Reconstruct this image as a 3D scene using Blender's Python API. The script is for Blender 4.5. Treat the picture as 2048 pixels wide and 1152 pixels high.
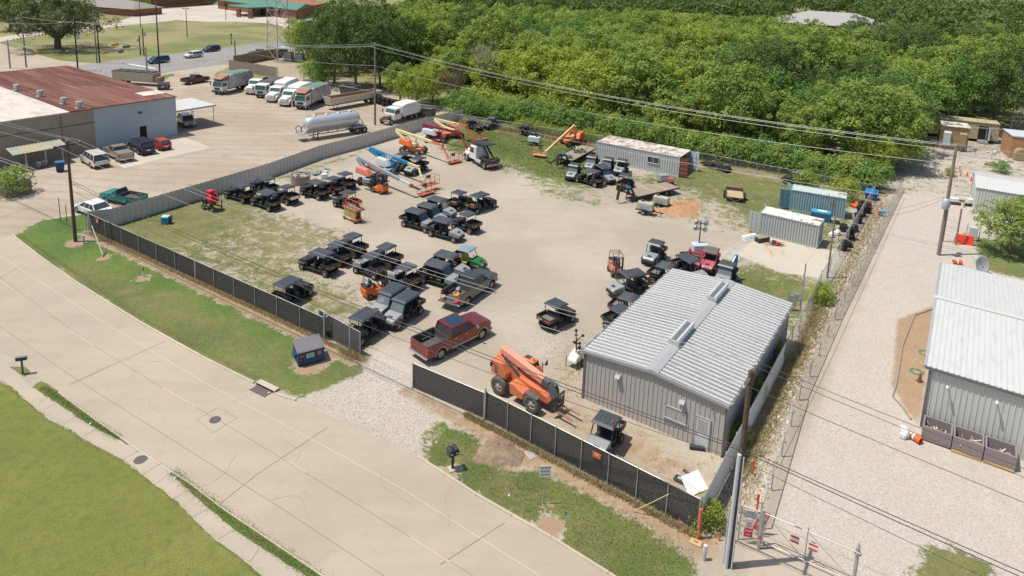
import bpy, bmesh, math, random
import numpy as np
from mathutils import Vector, Matrix
random.seed(7)
SC = bpy.context.scene
for _o in list(bpy.data.objects): bpy.data.objects.remove(_o)
COL = SC.collection
PI = math.pi
# ------------------------------------------------------------------ camera
CAM_H, CAM_F, PITCH, ROLL, PPY = 29.21, 1410.0, math.radians(11.084), math.radians(2.187), 576-394.5
_fw = Vector((0, math.cos(PITCH), -math.sin(PITCH))); _up = Vector((0, math.sin(PITCH), math.cos(PITCH))); _rt = Vector((1, 0, 0))
RR = math.cos(ROLL)*_rt + math.sin(ROLL)*_up
UU = math.cos(ROLL)*_up - math.sin(ROLL)*_rt
cam_d = bpy.data.cameras.new('camera'); cam = bpy.data.objects.new('camera', cam_d); COL.objects.link(cam)
cam.matrix_world = Matrix.Translation((0, 0, CAM_H)) @ Matrix((RR, UU, -_fw)).transposed().to_4x4()
cam_d.sensor_width = 36; cam_d.lens = CAM_F/2048*36; cam_d.shift_y = -394.5/2048; cam_d.clip_start = .5; cam_d.clip_end = 6000
SC.camera = cam
# ------------------------------------------------------------------ light
SUN = Vector((-.41, -.06, 1)).normalized()
w = bpy.data.worlds.new('World'); SC.world = w; w.use_nodes = True
sky = w.node_tree.nodes.new('ShaderNodeTexSky'); sky.sky_type = 'NISHITA'; sky.sun_disc = False
sky.sun_elevation = math.asin(SUN.z); sky.sun_rotation = math.atan2(SUN.x, SUN.y); sky.air_density = 1.0; sky.dust_density = 1.6
bg = w.node_tree.nodes['Background']; w.node_tree.links.new(sky.outputs[0], bg.inputs[0]); bg.inputs[1].default_value = .12
sl = bpy.data.lights.new('sun', 'SUN'); sl.energy = 4.4; sl.angle = math.radians(.55); sl.color = (1, .945, .845)
so = bpy.data.objects.new('sun', sl); COL.objects.link(so); so.rotation_euler = SUN.to_track_quat('Z', 'Y').to_euler()
SC.view_settings.view_transform = 'Standard'; SC.view_settings.look = 'None'; SC.view_settings.exposure = 0.16; SC.view_settings.gamma = 1
SC.cycles.max_bounces = 5; SC.cycles.diffuse_bounces = 3; SC.cycles.glossy_bounces = 2; SC.cycles.transparent_max_bounces = 6; SC.cycles.transmission_bounces = 2

def G(u, v, z=0.0):
    "surveyed point: image position of the photograph -> point on the horizontal plane at height z"
    d = _fw*CAM_F + RR*(u-1024) - UU*(v-PPY); t = (z-CAM_H)/d.z
    return Vector((d.x*t, d.y*t, z))
def PX(x, y, z):
    d = Vector((x, y, z-CAM_H)); k = d.dot(_fw)
    return 1024+CAM_F*d.dot(RR)/k, PPY-CAM_F*d.dot(UU)/k
def HZ(p, v):
    "height of a thing standing at p whose top shows at image row v"
    lo, hi = 0, 60
    for _ in range(40):
        m = (lo+hi)/2
        if PX(p[0], p[1], m)[1] > v: lo = m
        else: hi = m
    return lo
def head(u0, v0, u1, v1, z=0.0):
    a, b = G(u0, v0, z), G(u1, v1, z); return math.atan2(b.y-a.y, b.x-a.x)
# ------------------------------------------------------------------ materials
class NT:
    def __init__(s, m): s.t = m.node_tree; s.n = s.t.nodes; s.l = s.t.links; s.b = s.n['Principled BSDF']
    def node(s, k, **kw):
        n = s.n.new(k)
        for a, b in kw.items(): setattr(n, a, b)
        return n
    def put(s, inp, v):
        if isinstance(v, bpy.types.NodeSocket): s.l.new(v, inp)
        else: inp.default_value = v
    def co(s, mode='Object'):
        if not hasattr(s, '_c'): s._c = s.node('ShaderNodeTexCoord')
        return s._c.outputs[mode]
    def noise(s, scale, detail=3, rough=.55, vec=None, sc3=None, dist=0):
        n = s.node('ShaderNodeTexNoise'); n.inputs['Scale'].default_value = scale; n.inputs['Detail'].default_value = detail
        n.inputs['Roughness'].default_value = rough; n.inputs['Distortion'].default_value = dist
        v = vec or s.co()
        if sc3:
            m = s.node('ShaderNodeMapping'); m.inputs['Scale'].default_value = sc3; s.l.new(v, m.inputs[0]); v = m.outputs[0]
        s.l.new(v, n.inputs['Vector']); return n.outputs['Fac']
    def voro(s, scale, feat='F1', vec=None):
        n = s.node('ShaderNodeTexVoronoi', feature=feat); n.inputs['Scale'].default_value = scale; s.l.new(vec or s.co(), n.inputs['Vector']); return n
    def math(s, op, a, b=0.0, clamp=False):
        n = s.node('ShaderNodeMath', operation=op, use_clamp=clamp); s.put(n.inputs[0], a); s.put(n.inputs[1], b); return n.outputs[0]
    def step(s, v, a, b):
        n = s.node('ShaderNodeMapRange', interpolation_type='SMOOTHSTEP'); s.put(n.inputs[0], v); n.inputs[1].default_value = a; n.inputs[2].default_value = b
        return n.outputs[0]
    def mix(s, f, a, b, mode='MIX'):
        n = s.node('ShaderNodeMix', data_type='RGBA', blend_type=mode); s.put(n.inputs[0], f)
        s.put(n.inputs[6], a if not isinstance(a, tuple) else (*a[:3], 1)); s.put(n.inputs[7], b if not isinstance(b, tuple) else (*b[:3], 1)); return n.outputs[2]
    def bump(s, h, strength=.3, dist=.02):
        n = s.node('ShaderNodeBump'); n.inputs['Strength'].default_value = strength; n.inputs['Distance'].default_value = dist
        s.put(n.inputs['Height'], h); s.l.new(n.outputs[0], s.b.inputs['Normal'])
MATS = {}
def mat(name, col=(.5, .5, .5), rough=.6, metal=0.0, var=.15, vs=1.5, dirt=0.0, dcol=(.30, .24, .17), fn=None, coat=0, alpha=1):
    "painted / plain surface with tonal variation and grime; fn(nt) may replace the colour"
    if name in MATS: return MATS[name]
    m = bpy.data.materials.new(name); m.use_nodes = True; t = NT(m); b = t.b
    b.inputs['Roughness'].default_value = rough; b.inputs['Metallic'].default_value = metal
    if coat: b.inputs['Coat Weight'].default_value = coat; b.inputs['Coat Roughness'].default_value = .08
    if alpha < 1: b.inputs['Alpha'].default_value = alpha
    if fn: c = fn(t)
    else:
        n = t.noise(vs, 4, .6); c = t.mix(n, tuple(x*(1-var) for x in col), tuple(min(1, x*(1+var)) for x in col))
        if dirt:
            g = t.step(t.noise(vs*2.3, 5, .7), .62-dirt*.35, .85-dirt*.3); c = t.mix(t.math('MULTIPLY', g, min(1, dirt*1.5)), c, dcol)
    if c is not None: t.put(b.inputs['Base Color'], c)
    MATS[name] = m; m['_'] = 1; return m
# ------------------------------------------------------------------ mesh building
class MB:
    def __init__(s): s.v = []; s.f = []; s.m = []; s.mi = 0; s.sm = []; s.smooth = False
    def add(s, vs, fs):
        o = len(s.v); s.v.extend([tuple(x) for x in vs]); s.f.extend([tuple(i+o for i in f) for f in fs]); s.m.extend([s.mi]*len(fs)); s.sm.extend([s.smooth]*len(fs)); return s
    def box(s, c, d, rz=0, ry=0, rx=0):
        x, y, z = d[0]/2, d[1]/2, d[2]/2
        vs = [Vector((a*x, b*y, e*z)) for a in (-1, 1) for b in (-1, 1) for e in (-1, 1)]
        if rx: vs = [Matrix.Rotation(rx, 3, 'X') @ q for q in vs]
        if ry: vs = [Matrix.Rotation(ry, 3, 'Y') @ q for q in vs]
        if rz: vs = [Matrix.Rotation(rz, 3, 'Z') @ q for q in vs]
        c = Vector(c); return s.hexa([q+c for q in vs])
    def bb(s, x0, x1, y0, y1, z0, z1): return s.box(((x0+x1)/2, (y0+y1)/2, (z0+z1)/2), (abs(x1-x0), abs(y1-y0), abs(z1-z0)))
    def hexa(s, v):  # order: (x-,y-,z-),(x-,y-,z+),(x-,y+,z-),(x-,y+,z+),(x+...)
        return s.add(v, [(0, 1, 3, 2), (4, 6, 7, 5), (0, 4, 5, 1), (2, 3, 7, 6), (0, 2, 6, 4), (1, 5, 7, 3)])
    def frus(s, x0, x1, y0, y1, z0, X0, X1, Y0, Y1, z1):
        return s.hexa([(x0, y0, z0), (X0, Y0, z1), (x0, y1, z0), (X0, Y1, z1), (x1, y0, z0), (X1, Y0, z1), (x1, y1, z0), (X1, Y1, z1)])
    def tube(s, a, b, r, n=8, r2=None, caps=True):
        a, b = Vector(a), Vector(b); d = b-a
        if d.length < 1e-6: return s
        q = d.to_track_quat('Z', 'Y').to_matrix(); r2 = r if r2 is None else r2
        ca = [q @ Vector((math.cos(2*PI*(i+.5)/n), math.sin(2*PI*(i+.5)/n), 0)) for i in range(n)]
        vs = [a+c*r for c in ca]+[b+c*r2 for c in ca]
        fs = [(i, (i+1) % n, n+(i+1) % n, n+i) for i in range(n)]
        sm = s.smooth; s.smooth = n > 6; s.add(vs, fs); s.smooth = sm
        if caps: s.add(vs, [tuple(range(n-1, -1, -1)), tuple(range(n, 2*n))])
        return s
    def path(s, pts, r, n=6):
        for a, b in zip(pts, pts[1:]): s.tube(a, b, r, n)
        return s
    def lathe(s, prof, n=20, axis='Z', c=(0, 0, 0)):
        vs = []; k = len(prof)
        for i in range(n):
            a = 2*PI*i/n; ca, sa = math.cos(a), math.sin(a)
            for r, h in prof:
                p = {'Z': (r*ca, r*sa, h), 'Y': (r*ca, h, r*sa), 'X': (h, r*ca, r*sa)}[axis]
                vs.append((p[0]+c[0], p[1]+c[1], p[2]+c[2]))
        fs = []
        for i in range(n):
            j = (i+1) % n
            for q in range(k-1):
                f = (i*k+q, j*k+q, j*k+q+1, i*k+q+1)
                fs.append(f if axis != 'Y' else f[::-1])
        return s.add(vs, fs)
    def prism(s, prof, y0, y1, taper=None):
        "side profile in x,z pushed from y0 to y1; taper(x,y,z)->y"
        n = len(prof); T = taper or (lambda x, y, z: y)
        vs = [(x, T(x, y0, z), z) for x, z in prof]+[(x, T(x, y1, z), z) for x, z in prof]
        return s.add(vs, [tuple(range(n)), tuple(range(2*n-1, n-1, -1))]+[(i, n+i, n+(i+1) % n, (i+1) % n) for i in range(n)])
    def poly(s, pts, z0, z1):
        n = len(pts); vs = [(p[0], p[1], z0) for p in pts]+[(p[0], p[1], z1) for p in pts]
        return s.add(vs, [tuple(range(n-1, -1, -1)), tuple(range(n, 2*n))]+[(i, (i+1) % n, n+(i+1) % n, n+i) for i in range(n)])
    def quad(s, a, b, c, d): return s.add([a, b, c, d], [(0, 1, 2, 3)])
    def shift(s, o):
        o = Vector(o); s.v = [tuple(Vector(q)-o) for q in s.v]; return s
    def build(s, name, mats, parent=None, bevel=0, loc=None, rz=0, seg=1):
        if loc is not None and not rz: s.shift(loc)
        me = bpy.data.meshes.new(name); me.from_pydata(s.v, [], s.f)
        for m in (mats if isinstance(mats, (list, tuple)) else [mats]): me.materials.append(m)
        for p, i, k in zip(me.polygons, s.m, s.sm): p.material_index = i; p.use_smooth = k
        bm = bmesh.new(); bm.from_mesh(me)
        bmesh.ops.recalc_face_normals(bm, faces=bm.faces)
        if bevel:
            es = [e for e in bm.edges if len(e.link_faces) == 2 and e.calc_face_angle(0) > .5]
            try: bmesh.ops.bevel(bm, geom=es, offset=bevel, segments=seg, affect='EDGES', profile=.6, clamp_overlap=True)
            except Exception: pass
        ng = [f for f in bm.faces if len(f.verts) > 4]
        if ng: bmesh.ops.triangulate(bm, faces=ng)
        bm.to_mesh(me); bm.free(); me.update()
        o = bpy.data.objects.new(name, me); COL.objects.link(o)
        if parent: o.parent = parent
        if loc is not None: o.location = loc
        if rz: o.rotation_euler.z = rz
        return o
def tag(o, label=None, cat=None, group=None, kind=None):
    if label: o['label'] = label
    if cat: o['category'] = cat
    if group: o['group'] = group
    if kind: o['kind'] = kind
    return o
def empty(name, loc, rz=0, label=None, cat=None, group=None):
    o = bpy.data.objects.new(name, None); COL.objects.link(o); o.location = loc; o.rotation_euler.z = rz; o.empty_display_size = .3
    return tag(o, label, cat, group)
def copy_tree(o, parent=None):
    c = o.copy(); COL.objects.link(c)
    if parent: c.parent = parent
    for ch in list(o.children): copy_tree(ch, c)
    return c
def struct(o): o['kind'] = 'structure'; return o
FONT_CACHE = {}
def text_mb(txt, size, ext=.004):
    "lettering as a mesh builder lying in x (across), z (up), facing -y"
    k = (txt, size)
    if k not in FONT_CACHE:
        cu = bpy.data.curves.new('t', 'FONT'); cu.body = txt; cu.size = size; cu.align_x = 'CENTER'; cu.align_y = 'CENTER'; cu.offset = size*.02
        ob = bpy.data.objects.new('t', cu); COL.objects.link(ob); dg = bpy.context.evaluated_depsgraph_get()
        me = ob.evaluated_get(dg).to_mesh(); FONT_CACHE[k] = ([(v.co.x, 0, v.co.y) for v in me.vertices], [tuple(p.vertices) for p in me.polygons])
        ob.evaluated_get(dg).to_mesh_clear(); bpy.data.objects.remove(ob); bpy.data.curves.remove(cu)
    return FONT_CACHE[k]
# ------------------------------------------------------------------ ground
def in_poly(X, Y, P):
    c = np.zeros(X.shape, bool); n = len(P)
    for i in range(n):
        x0, y0 = P[i][0], P[i][1]; x1, y1 = P[(i+1) % n][0], P[(i+1) % n][1]
        if y0 == y1: continue
        c ^= ((y0 > Y) != (y1 > Y)) & (X < (x1-x0)*(Y-y0)/(y1-y0)+x0)
    return c
def seg_d(X, Y, a, b):
    dx, dy = b[0]-a[0], b[1]-a[1]; t = np.clip(((X-a[0])*dx+(Y-a[1])*dy)/(dx*dx+dy*dy+1e-9), 0, 1)
    return np.hypot(X-a[0]-t*dx, Y-a[1]-t*dy)
def pdist(X, Y, P, closed=True):
    d = np.full(X.shape, 1e9)
    for i in range(len(P) - (0 if closed else 1)): d = np.minimum(d, seg_d(X, Y, P[i], P[(i+1) % len(P)]))
    return d
def soft(X, Y, P, w=1.0):
    d = pdist(X, Y, P); s = np.where(in_poly(X, Y, P), d, -d); return np.clip(s/w*.5+.5, 0, 1)
def GP(l): return [G(*q) for q in l]
F_BLACK = GP([(182, 462), (718, 714)]); F_BLACK2 = GP([(826, 775), (1395, 1072)])
X0, X1, Y0, Y1, ST = -62.0, 96.0, 22.0, 140.0, .5
xs = np.arange(X0, X1+.01, ST); ys = np.arange(Y0, Y1+.01, ST); GX, GY = np.meshgrid(xs, ys)
gr = np.zeros(GX.shape); dry = np.zeros(GX.shape)+.3; gv = np.zeros(GX.shape); dt = np.zeros(GX.shape)
def put(A, P, val, w=1.5): 
    s = soft(GX, GY, GP(P), w); A[:] = A*(1-s)+val*s
# unmown land everywhere behind, then the lots cut out of it
put(gr, [(900, 232), (1200, 240), (1760, 380), (1870, 290), (1800, 100), (700, 60), (640, 190)], 1.0)
put(gr, [(1745, 398), (2300, 380), (2300, 200), (1500, 150)], .35)
put(gr, [(912, 243), (1060, 262), (1240, 292), (1400, 322), (1748, 390), (1745, 372), (1400, 296), (1060, 240), (915, 226)], 1.0, 1)
put(gr, [(190, 463), (250, 430), (420, 380), (480, 400), (600, 432), (690, 462), (600, 505), (650, 550), (720, 570), (770, 620), (730, 645), (760, 650), (712, 700), (600, 650), (400, 560)], .60, 3)
put(gr, [(190, 462), (250, 430), (420, 386), (520, 418), (450, 450), (330, 500), (250, 490)], .88, 3)
put(gr, [(540, 440), (680, 468), (690, 480), (560, 520), (520, 480)], .62, 2)
put(gr, [(700, 650), (760, 645), (745, 690), (716, 712)], .62, 1)
put(gr, [(540, 355), (760, 290), (700, 320), (600, 350), (585, 365)], .62, 1.5)
put(gr, [(880, 300), (910, 236), (1062, 262), (1200, 300), (1190, 380), (1100, 375), (1010, 335), (960, 320)], .92, 4)
put(gr, [(1060, 370), (1120, 372), (1200, 395), (1260, 400), (1200, 420), (1080, 395)], .50, 2)
put(gr, [(1240, 360), (1395, 322), (1750, 388), (1700, 450), (1650, 560), (1500, 600), (1455, 545), (1480, 500), (1520, 470), (1420, 440), (1330, 410), (1370, 385)], .78, 4)
put(gr, [(1330, 395), (1450, 400), (1500, 450), (1440, 462), (1330, 425)], .42, 2)
put(gr, [(1440, 545), (1600, 560), (1640, 600), (1560, 680), (1440, 600)], .85, 2)
put(gr, [(1110, 690), (1185, 660), (1172, 800), (1090, 760)], .42, 2)
put(gr, [(1110, 790), (1170, 800), (1440, 920), (1400, 1040), (1150, 900), (1060, 850)], .30, 2)
put(gr, [(25, 476), (80, 440), (178, 428), (184, 462), (718, 716), (722, 745), (640, 782), (590, 797), (400, 715), (275, 645), (150, 565)], 1.0, .6)
put(gr, [(865, 850), (925, 836), (1000, 868), (1395, 1074), (1392, 1200), (1180, 1180), (1100, 1075), (950, 990), (845, 925)], .97, .6)
put(gr, [(840, 905), (850, 855), (905, 838), (930, 850), (880, 880)], .55, 1)
put(gr, [(1840, 1090), (1920, 1095), (2000, 1150), (2000, 1230), (1800, 1200)], .85, .8)
put(gr, [(1940, 470), (2300, 500), (2300, 620), (1960, 540)], .8, 1)
put(gr, [(-400, 700), (-40, 700), (0, 771), (162, 877), (355, 1005), (540, 1152), (600, 1400), (-900, 1400)], 1.0, .5)
put(dry, [(900, 240), (1200, 300), (1160, 380), (960, 330)], .33, 3)
put(dry, [(190, 463), (250, 430), (420, 380), (690, 462), (770, 640), (716, 710), (600, 650), (400, 560)], .47, 3)
put(dry, [(25, 476), (80, 440), (178, 428), (184, 462), (718, 716), (722, 745), (640, 782), (590, 797), (400, 715), (275, 645), (150, 565)], .13, 1)
put(dry, [(845, 915), (880, 850), (925, 838), (1000, 868), (1395, 1074), (1392, 1200), (1215, 1147), (1100, 1073), (950, 988)], .18, 1)
for P in ([(300, 600), (420, 640), (520, 700), (470, 730), (380, 690)], [(160, 545), (240, 560), (330, 610), (250, 620)], [(560, 745), (690, 755), (640, 785), (540, 760)], [(930, 970), (1010, 930), (1120, 990), (1110, 1060)], [(1190, 1040), (1330, 1100), (1250, 1150), (1130, 1080)], [(880, 900), (960, 880), (960, 940), (900, 930)]): put(dry, P, .52, 3)
put(dry, [(540, 430), (690, 455), (680, 480), (560, 520), (500, 470)], .75, 3)
put(dry, [(1100, 660), (1440, 900), (1400, 1040), (1060, 850)], .8, 3)
put(dry, [(1330, 330), (1750, 390), (1640, 560), (1400, 450)], .42, 5)
put(dry, [(1840, 1090), (1920, 1095), (2000, 1150), (2000, 1230), (1800, 1200)], .45, 3)
put(gv, [(596, 800), (645, 785), (722, 752), (725, 712), (770, 690), (850, 745), (870, 820), (900, 850), (838, 912)], .95, 2)
put(gv, [(1812, 352), (1700, 640), (1500, 1152), (1500, 1300), (2300, 1300), (2300, 330), (1950, 300), (1870, 290)], .85, 1)
put(gr, [(1478, 512), (1510, 474), (1540, 470), (1700, 512), (1662, 560), (1560, 545)], 0, .5)
put(gv, [(1425, 500), (1520, 480), (1500, 520), (1430, 530)], .8, 1.5)
put(gv, [(1030, 690), (1090, 660), (1130, 690), (1080, 740)], .6, 2)
put(dt, [(1745, 398), (1800, 372), (1690, 640), (1560, 900), (1500, 1080), (1420, 1090), (1400, 1060), (1600, 640)], .55, 1.2)
put(gv, [(1745, 398), (1800, 372), (1690, 640), (1560, 900), (1500, 1080), (1420, 1090), (1400, 1060), (1600, 640)], .45, 1.2)
put(dt, [(1100, 770), (1165, 790), (1440, 915), (1400, 1050), (1150, 905), (1060, 840)], .62, 3); put(dt, [(1120, 680), (1185, 660), (1172, 800), (1110, 780)], .55, 2)
put(dt, [(1310, 405), (1400, 395), (1395, 430), (1330, 440)], .8, 1.5)
put(dt, [(1795, 640), (1870, 610), (1855, 740), (1840, 830), (1830, 850), (1785, 770)], 1, .4); put(gv, [(1795, 640), (1870, 610), (1855, 740), (1840, 850), (1785, 770)], 0, .4)
put(dt, [(380, 1120), (450, 1105), (520, 1152), (380, 1160)], .7, 1)
for c, r in (((207, 516), .7), ((288, 556), .8), ((150, 487), 1.1), ((1095, 1012), .5), ((1100, 1056), 1.0), ((905, 940), .7), ((620, 728), 1.6), ((1020, 905), 1.9), ((1395, 1085), 1.2)):
    q = G(*c); s = np.clip(1.3-np.hypot(GX-q.x, GY-q.y)/r, 0, 1); gr *= (1-s); dt[:] = np.maximum(dt, s)
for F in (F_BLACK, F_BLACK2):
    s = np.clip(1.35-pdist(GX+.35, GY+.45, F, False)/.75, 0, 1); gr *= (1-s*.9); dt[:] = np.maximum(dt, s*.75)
s = np.clip(1.4-pdist(GX, GY, GP([(912, 246), (1060, 268), (1250, 300), (1500, 345), (1740, 396)]), False)/2.2, 0, 1); dry[:] = np.maximum(dry, s*.95)
def grid_ground():
    ny, nx = GX.shape
    v = np.stack([GX, GY, np.zeros_like(GX)], -1).reshape(-1, 3)
    i = np.arange(nx*ny).reshape(ny, nx); f = np.stack([i[:-1, :-1], i[:-1, 1:], i[1:, 1:], i[1:, :-1]], -1).reshape(-1, 4)
    me = bpy.data.meshes.new('ground'); me.from_pydata(v.tolist(), [], f.tolist())
    a = me.color_attributes.new('cover', 'FLOAT_COLOR', 'POINT')
    a.data.foreach_set('color', np.stack([gr, dry, gv, dt], -1).reshape(-1).astype(np.float32))
    o = bpy.data.objects.new('yard_ground', me); COL.objects.link(o); return o
def grass_col(t, dryv, lush=1.0):
    n1 = t.noise(.16, 4, .6); n2 = t.noise(2.6, 5, .7); n3 = t.noise(14, 3, .7)
    lu = t.mix(t.step(n1, .35, .65), (.070, .130, .020), (.125, .195, .032)); ol = t.mix(t.step(n1, .35, .65), (.115, .13, .036), (.18, .175, .055))
    a = t.mix(t.step(t.math('ADD', dryv, t.math('MULTIPLY', t.math('SUBTRACT', t.noise(.33, 4, .6), .5), .9)), .12, .38), lu, ol); a = t.mix(t.math('MULTIPLY', t.step(n2, .35, .75), .7), a, (.085, .120, .03))
    d = t.mix(n2, (.29, .225, .11), (.185, .15, .068))
    f = t.step(t.math('ADD', dryv, t.math('MULTIPLY', t.math('SUBTRACT', t.noise(.5, 5, .65), .5), 1.5)), .25, .85)
    c = t.mix(f, a, d); return t.mix(t.math('MULTIPLY', t.step(n3, .42, .7), .65), c, (.055, .075, .02))
def fn_yard(t):
    at = t.node('ShaderNodeVertexColor', layer_name='cover'); sp = t.node('ShaderNodeSeparateColor'); t.l.new(at.outputs[0], sp.inputs[0])
    g, dr, gvv, dtt = sp.outputs[0], sp.outputs[1], sp.outputs[2], at.outputs['Alpha']
    big = t.noise(.09, 4, .55, dist=.4); med = t.noise(.7, 5, .62); fine = t.noise(7, 4, .7)
    base = t.mix(t.step(big, .35, .68), (.335, .287, .222), (.415, .365, .292)); base = t.mix(t.math('MULTIPLY', t.step(med, .52, .8), .55), base, (.34, .275, .20))
    base = t.mix(t.math('MULTIPLY', t.step(fine, .45, .75), .5), base, (.21, .175, .13))
    wv = t.node('ShaderNodeTexWave', wave_type='RINGS'); wv.inputs['Scale'].default_value = .16; wv.inputs['Distortion'].default_value = 9; wv.inputs['Detail'].default_value = 3; wv.inputs['Detail Scale'].default_value = .35; t.l.new(t.co(), wv.inputs[0]); base = t.mix(t.math('MULTIPLY', t.step(wv.outputs['Fac'], .72, .95), .12), base, (.30, .25, .19)); base = t.mix(t.math('MULTIPLY', t.step(t.noise(18, 2, .6), .58, .7), .45), base, (.20, .165, .13))
    vo = t.voro(11); st = t.mix(vo.outputs['Color'], (.385, .34, .295), (.50, .455, .40)); st = t.mix(t.math('MULTIPLY', t.step(vo.outputs['Distance'], .4, .8), .5), st, (.30, .26, .215)); st = t.mix(t.math('MULTIPLY', t.step(t.noise(.5, 4, .6, sc3=(1, .25, 1)), .5, .8), .35), st, (.36, .30, .24))
    st = t.mix(t.step(t.noise(.25, 4, .6), .45, .75), st, t.mix(.5, st, (.40, .32, .255)))
    f = t.step(t.math('ADD', gvv, t.math('MULTIPLY', t.math('SUBTRACT', med, .5), .8)), .3, .7); c = t.mix(f, base, st)
    dc = t.mix(med, (.24, .155, .09), (.36, .255, .165)); f = t.step(t.math('ADD', dtt, t.math('MULTIPLY', t.math('SUBTRACT', t.noise(1.3, 5, .65), .5), 1.1)), .3, .75); c = t.mix(f, c, dc)
    gc = grass_col(t, dr)
    k = t.math('ADD', t.math('ADD', .5, t.math('MULTIPLY', t.math('SUBTRACT', t.noise(.8, 6, .72, dist=.6), .5), 1.7)), t.math('MULTIPLY', t.math('SUBTRACT', t.noise(3.5, 4, .7), .5), 1.1))
    f = t.math('ADD', t.math('MULTIPLY', t.math('SUBTRACT', t.math('ADD', g, k), 1.0), 4.0), .5, clamp=True)
    f = t.math('MULTIPLY', f, t.step(g, .02, .12)); c = t.mix(f, c, gc)
    t.bump(t.math('ADD', t.noise(9, 4, .7), t.math('MULTIPLY', f, .6)), .35, .06); return c
M_YARD = mat('yard_soil', rough=.95, fn=fn_yard)
o = grid_ground(); o.data.materials.append(M_YARD); struct(o)
def fn_lawn(t):
    n1 = t.noise(.12, 4, .6); n2 = t.noise(1.7, 5, .7); n3 = t.noise(11, 4, .75)
    c = t.mix(t.step(n1, .3, .7), (.138, .155, .026), (.20, .203, .040)); c = t.mix(t.math('MULTIPLY', t.step(n2, .4, .75), .75), c, (.085, .112, .026)); c = t.mix(t.math('MULTIPLY', t.step(t.noise(.35, 4, .6), .5, .75), .5), c, (.20, .18, .06))
    c = t.mix(t.math('MULTIPLY', t.step(n3, .42, .68), .75), c, (.085, .10, .02)); c = t.mix(t.math('MULTIPLY', t.step(t.noise(5, 3, .7), .62, .70), .7), c, (.05, .065, .018)); c = t.mix(t.math('MULTIPLY', t.step(t.noise(22, 2, .6), .60, .72), .6), c, (.33, .31, .12)); t.bump(n3, .5, .08); return c
M_LAWN = mat('lawn_grass', rough=.95, fn=fn_lawn)
def fn_far(t):
    n1 = t.noise(.05, 4, .6, sc3=(1, 1, 1)); n2 = t.noise(.6, 4, .65); c = t.mix(t.step(n1, .35, .62), (.14, .16, .045), (.29, .245, .11)); return t.mix(t.math('MULTIPLY', n2, .5), c, (.10, .12, .04))
M_FAR = mat('far_grass', rough=.95, fn=fn_far)
def sheet(name, pts, z, m, jit=0, sub=0):
    P = [Vector((p[0], p[1], 0)) for p in pts]
    if sub:
        Q = []
        for a, b in zip(P, P[1:]+P[:1]):
            n = max(1, int((b-a).length/sub)); nn = Vector((-(b-a).y, (b-a).x, 0)).normalized()
            for i in range(n): Q.append(a.lerp(b, i/n)+nn*random.uniform(-jit, jit))
        P = Q
    mb = MB(); mb.add([(p.x, p.y, z) for p in P], [tuple(range(len(P)))]); return struct(mb.build(name, m))
sheet('ground', [(-3000, -300), (3000, -300), (3000, 5000), (-3000, 5000)], -.03, M_FAR)
# the mown lawn by the camera
sheet('lawn', [G(-60, 700), G(0, 768), G(20, 771), G(53, 801), G(98, 840), G(162, 877), G(244, 918), G(297, 959), G(355, 1005), G(431, 1081), G(480, 1120), G(540, 1175), G(700, 1330), G(-300, 1350), G(-900, 900)], .006, M_LAWN, .10, .35)
def fn_conc(base, dark, joint=0):
    def f(t):
        a = t.noise(.07, 4, .6, dist=.5); b = t.noise(.9, 5, .65); c = t.noise(9, 4, .7); mp = t.node('ShaderNodeMapping'); mp.inputs['Rotation'].default_value = (0, 0, .586); mp.inputs['Scale'].default_value = (.05, .55, 1); t.l.new(t.co(), mp.inputs[0]); s = t.noise(1, 5, .65, vec=mp.outputs[0]); cr = t.noise(.35, 5, .75, dist=1.2)
        r = t.mix(t.step(a, .3, .7), tuple(x*.90 for x in base), tuple(x*1.08 for x in base)); r = t.mix(t.math('MULTIPLY', t.step(s, .42, .68), .42), r, tuple(x*.84 for x in base)); r = t.mix(t.math('MULTIPLY', t.step(cr, .60, .72), .35), r, tuple(min(1, x*1.16) for x in base)); r = t.mix(t.math('MULTIPLY', t.step(b, .5, .8), .35), r, dark)
        r = t.mix(t.math('MULTIPLY', t.step(c, .5, .85), .22), r, dark); t.bump(c, .12, .01); return r
    return f
M_CONC = mat('street_concrete', rough=.9, fn=fn_conc((.375, .312, .238), (.25, .205, .155)))
M_WALK = mat('walk_concrete', rough=.9, fn=fn_conc((.40, .335, .265), (.23, .19, .145)))
M_JOINT = mat('joint_dark', (.21, .18, .145), .9)
M_JOINTP = mat('joint_pale', (.58, .53, .45), .9)
M_YEL = mat('worn_yellow', (.52, .39, .17), .9, var=.3, dirt=.8, dcol=(.42, .37, .30), vs=2)
M_WHITE = mat('white_paint', (.72, .71, .68), .55, var=.07, dirt=.25, dcol=(.45, .40, .33))
UPK = [G(-60, 432), G(0, 462), G(22, 471), G(75, 513), G(150, 566), G(275, 645), G(400, 715), G(500, 765), G(598, 800), G(700, 853), G(832, 915), G(950, 992), G(1100, 1078), G(1215, 1150), G(1330, 1230), G(1500, 1380)]
LOK = [G(-60, 655), G(0, 700), G(64, 745), G(137, 797), G(207, 848), G(264, 888), G(322, 928), G(381, 964), G(444, 1013), G(520, 1064), G(655, 1155), G(760, 1235), G(900, 1360)]
sheet('road', UPK+LOK[::-1], .004, M_CONC)
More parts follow.
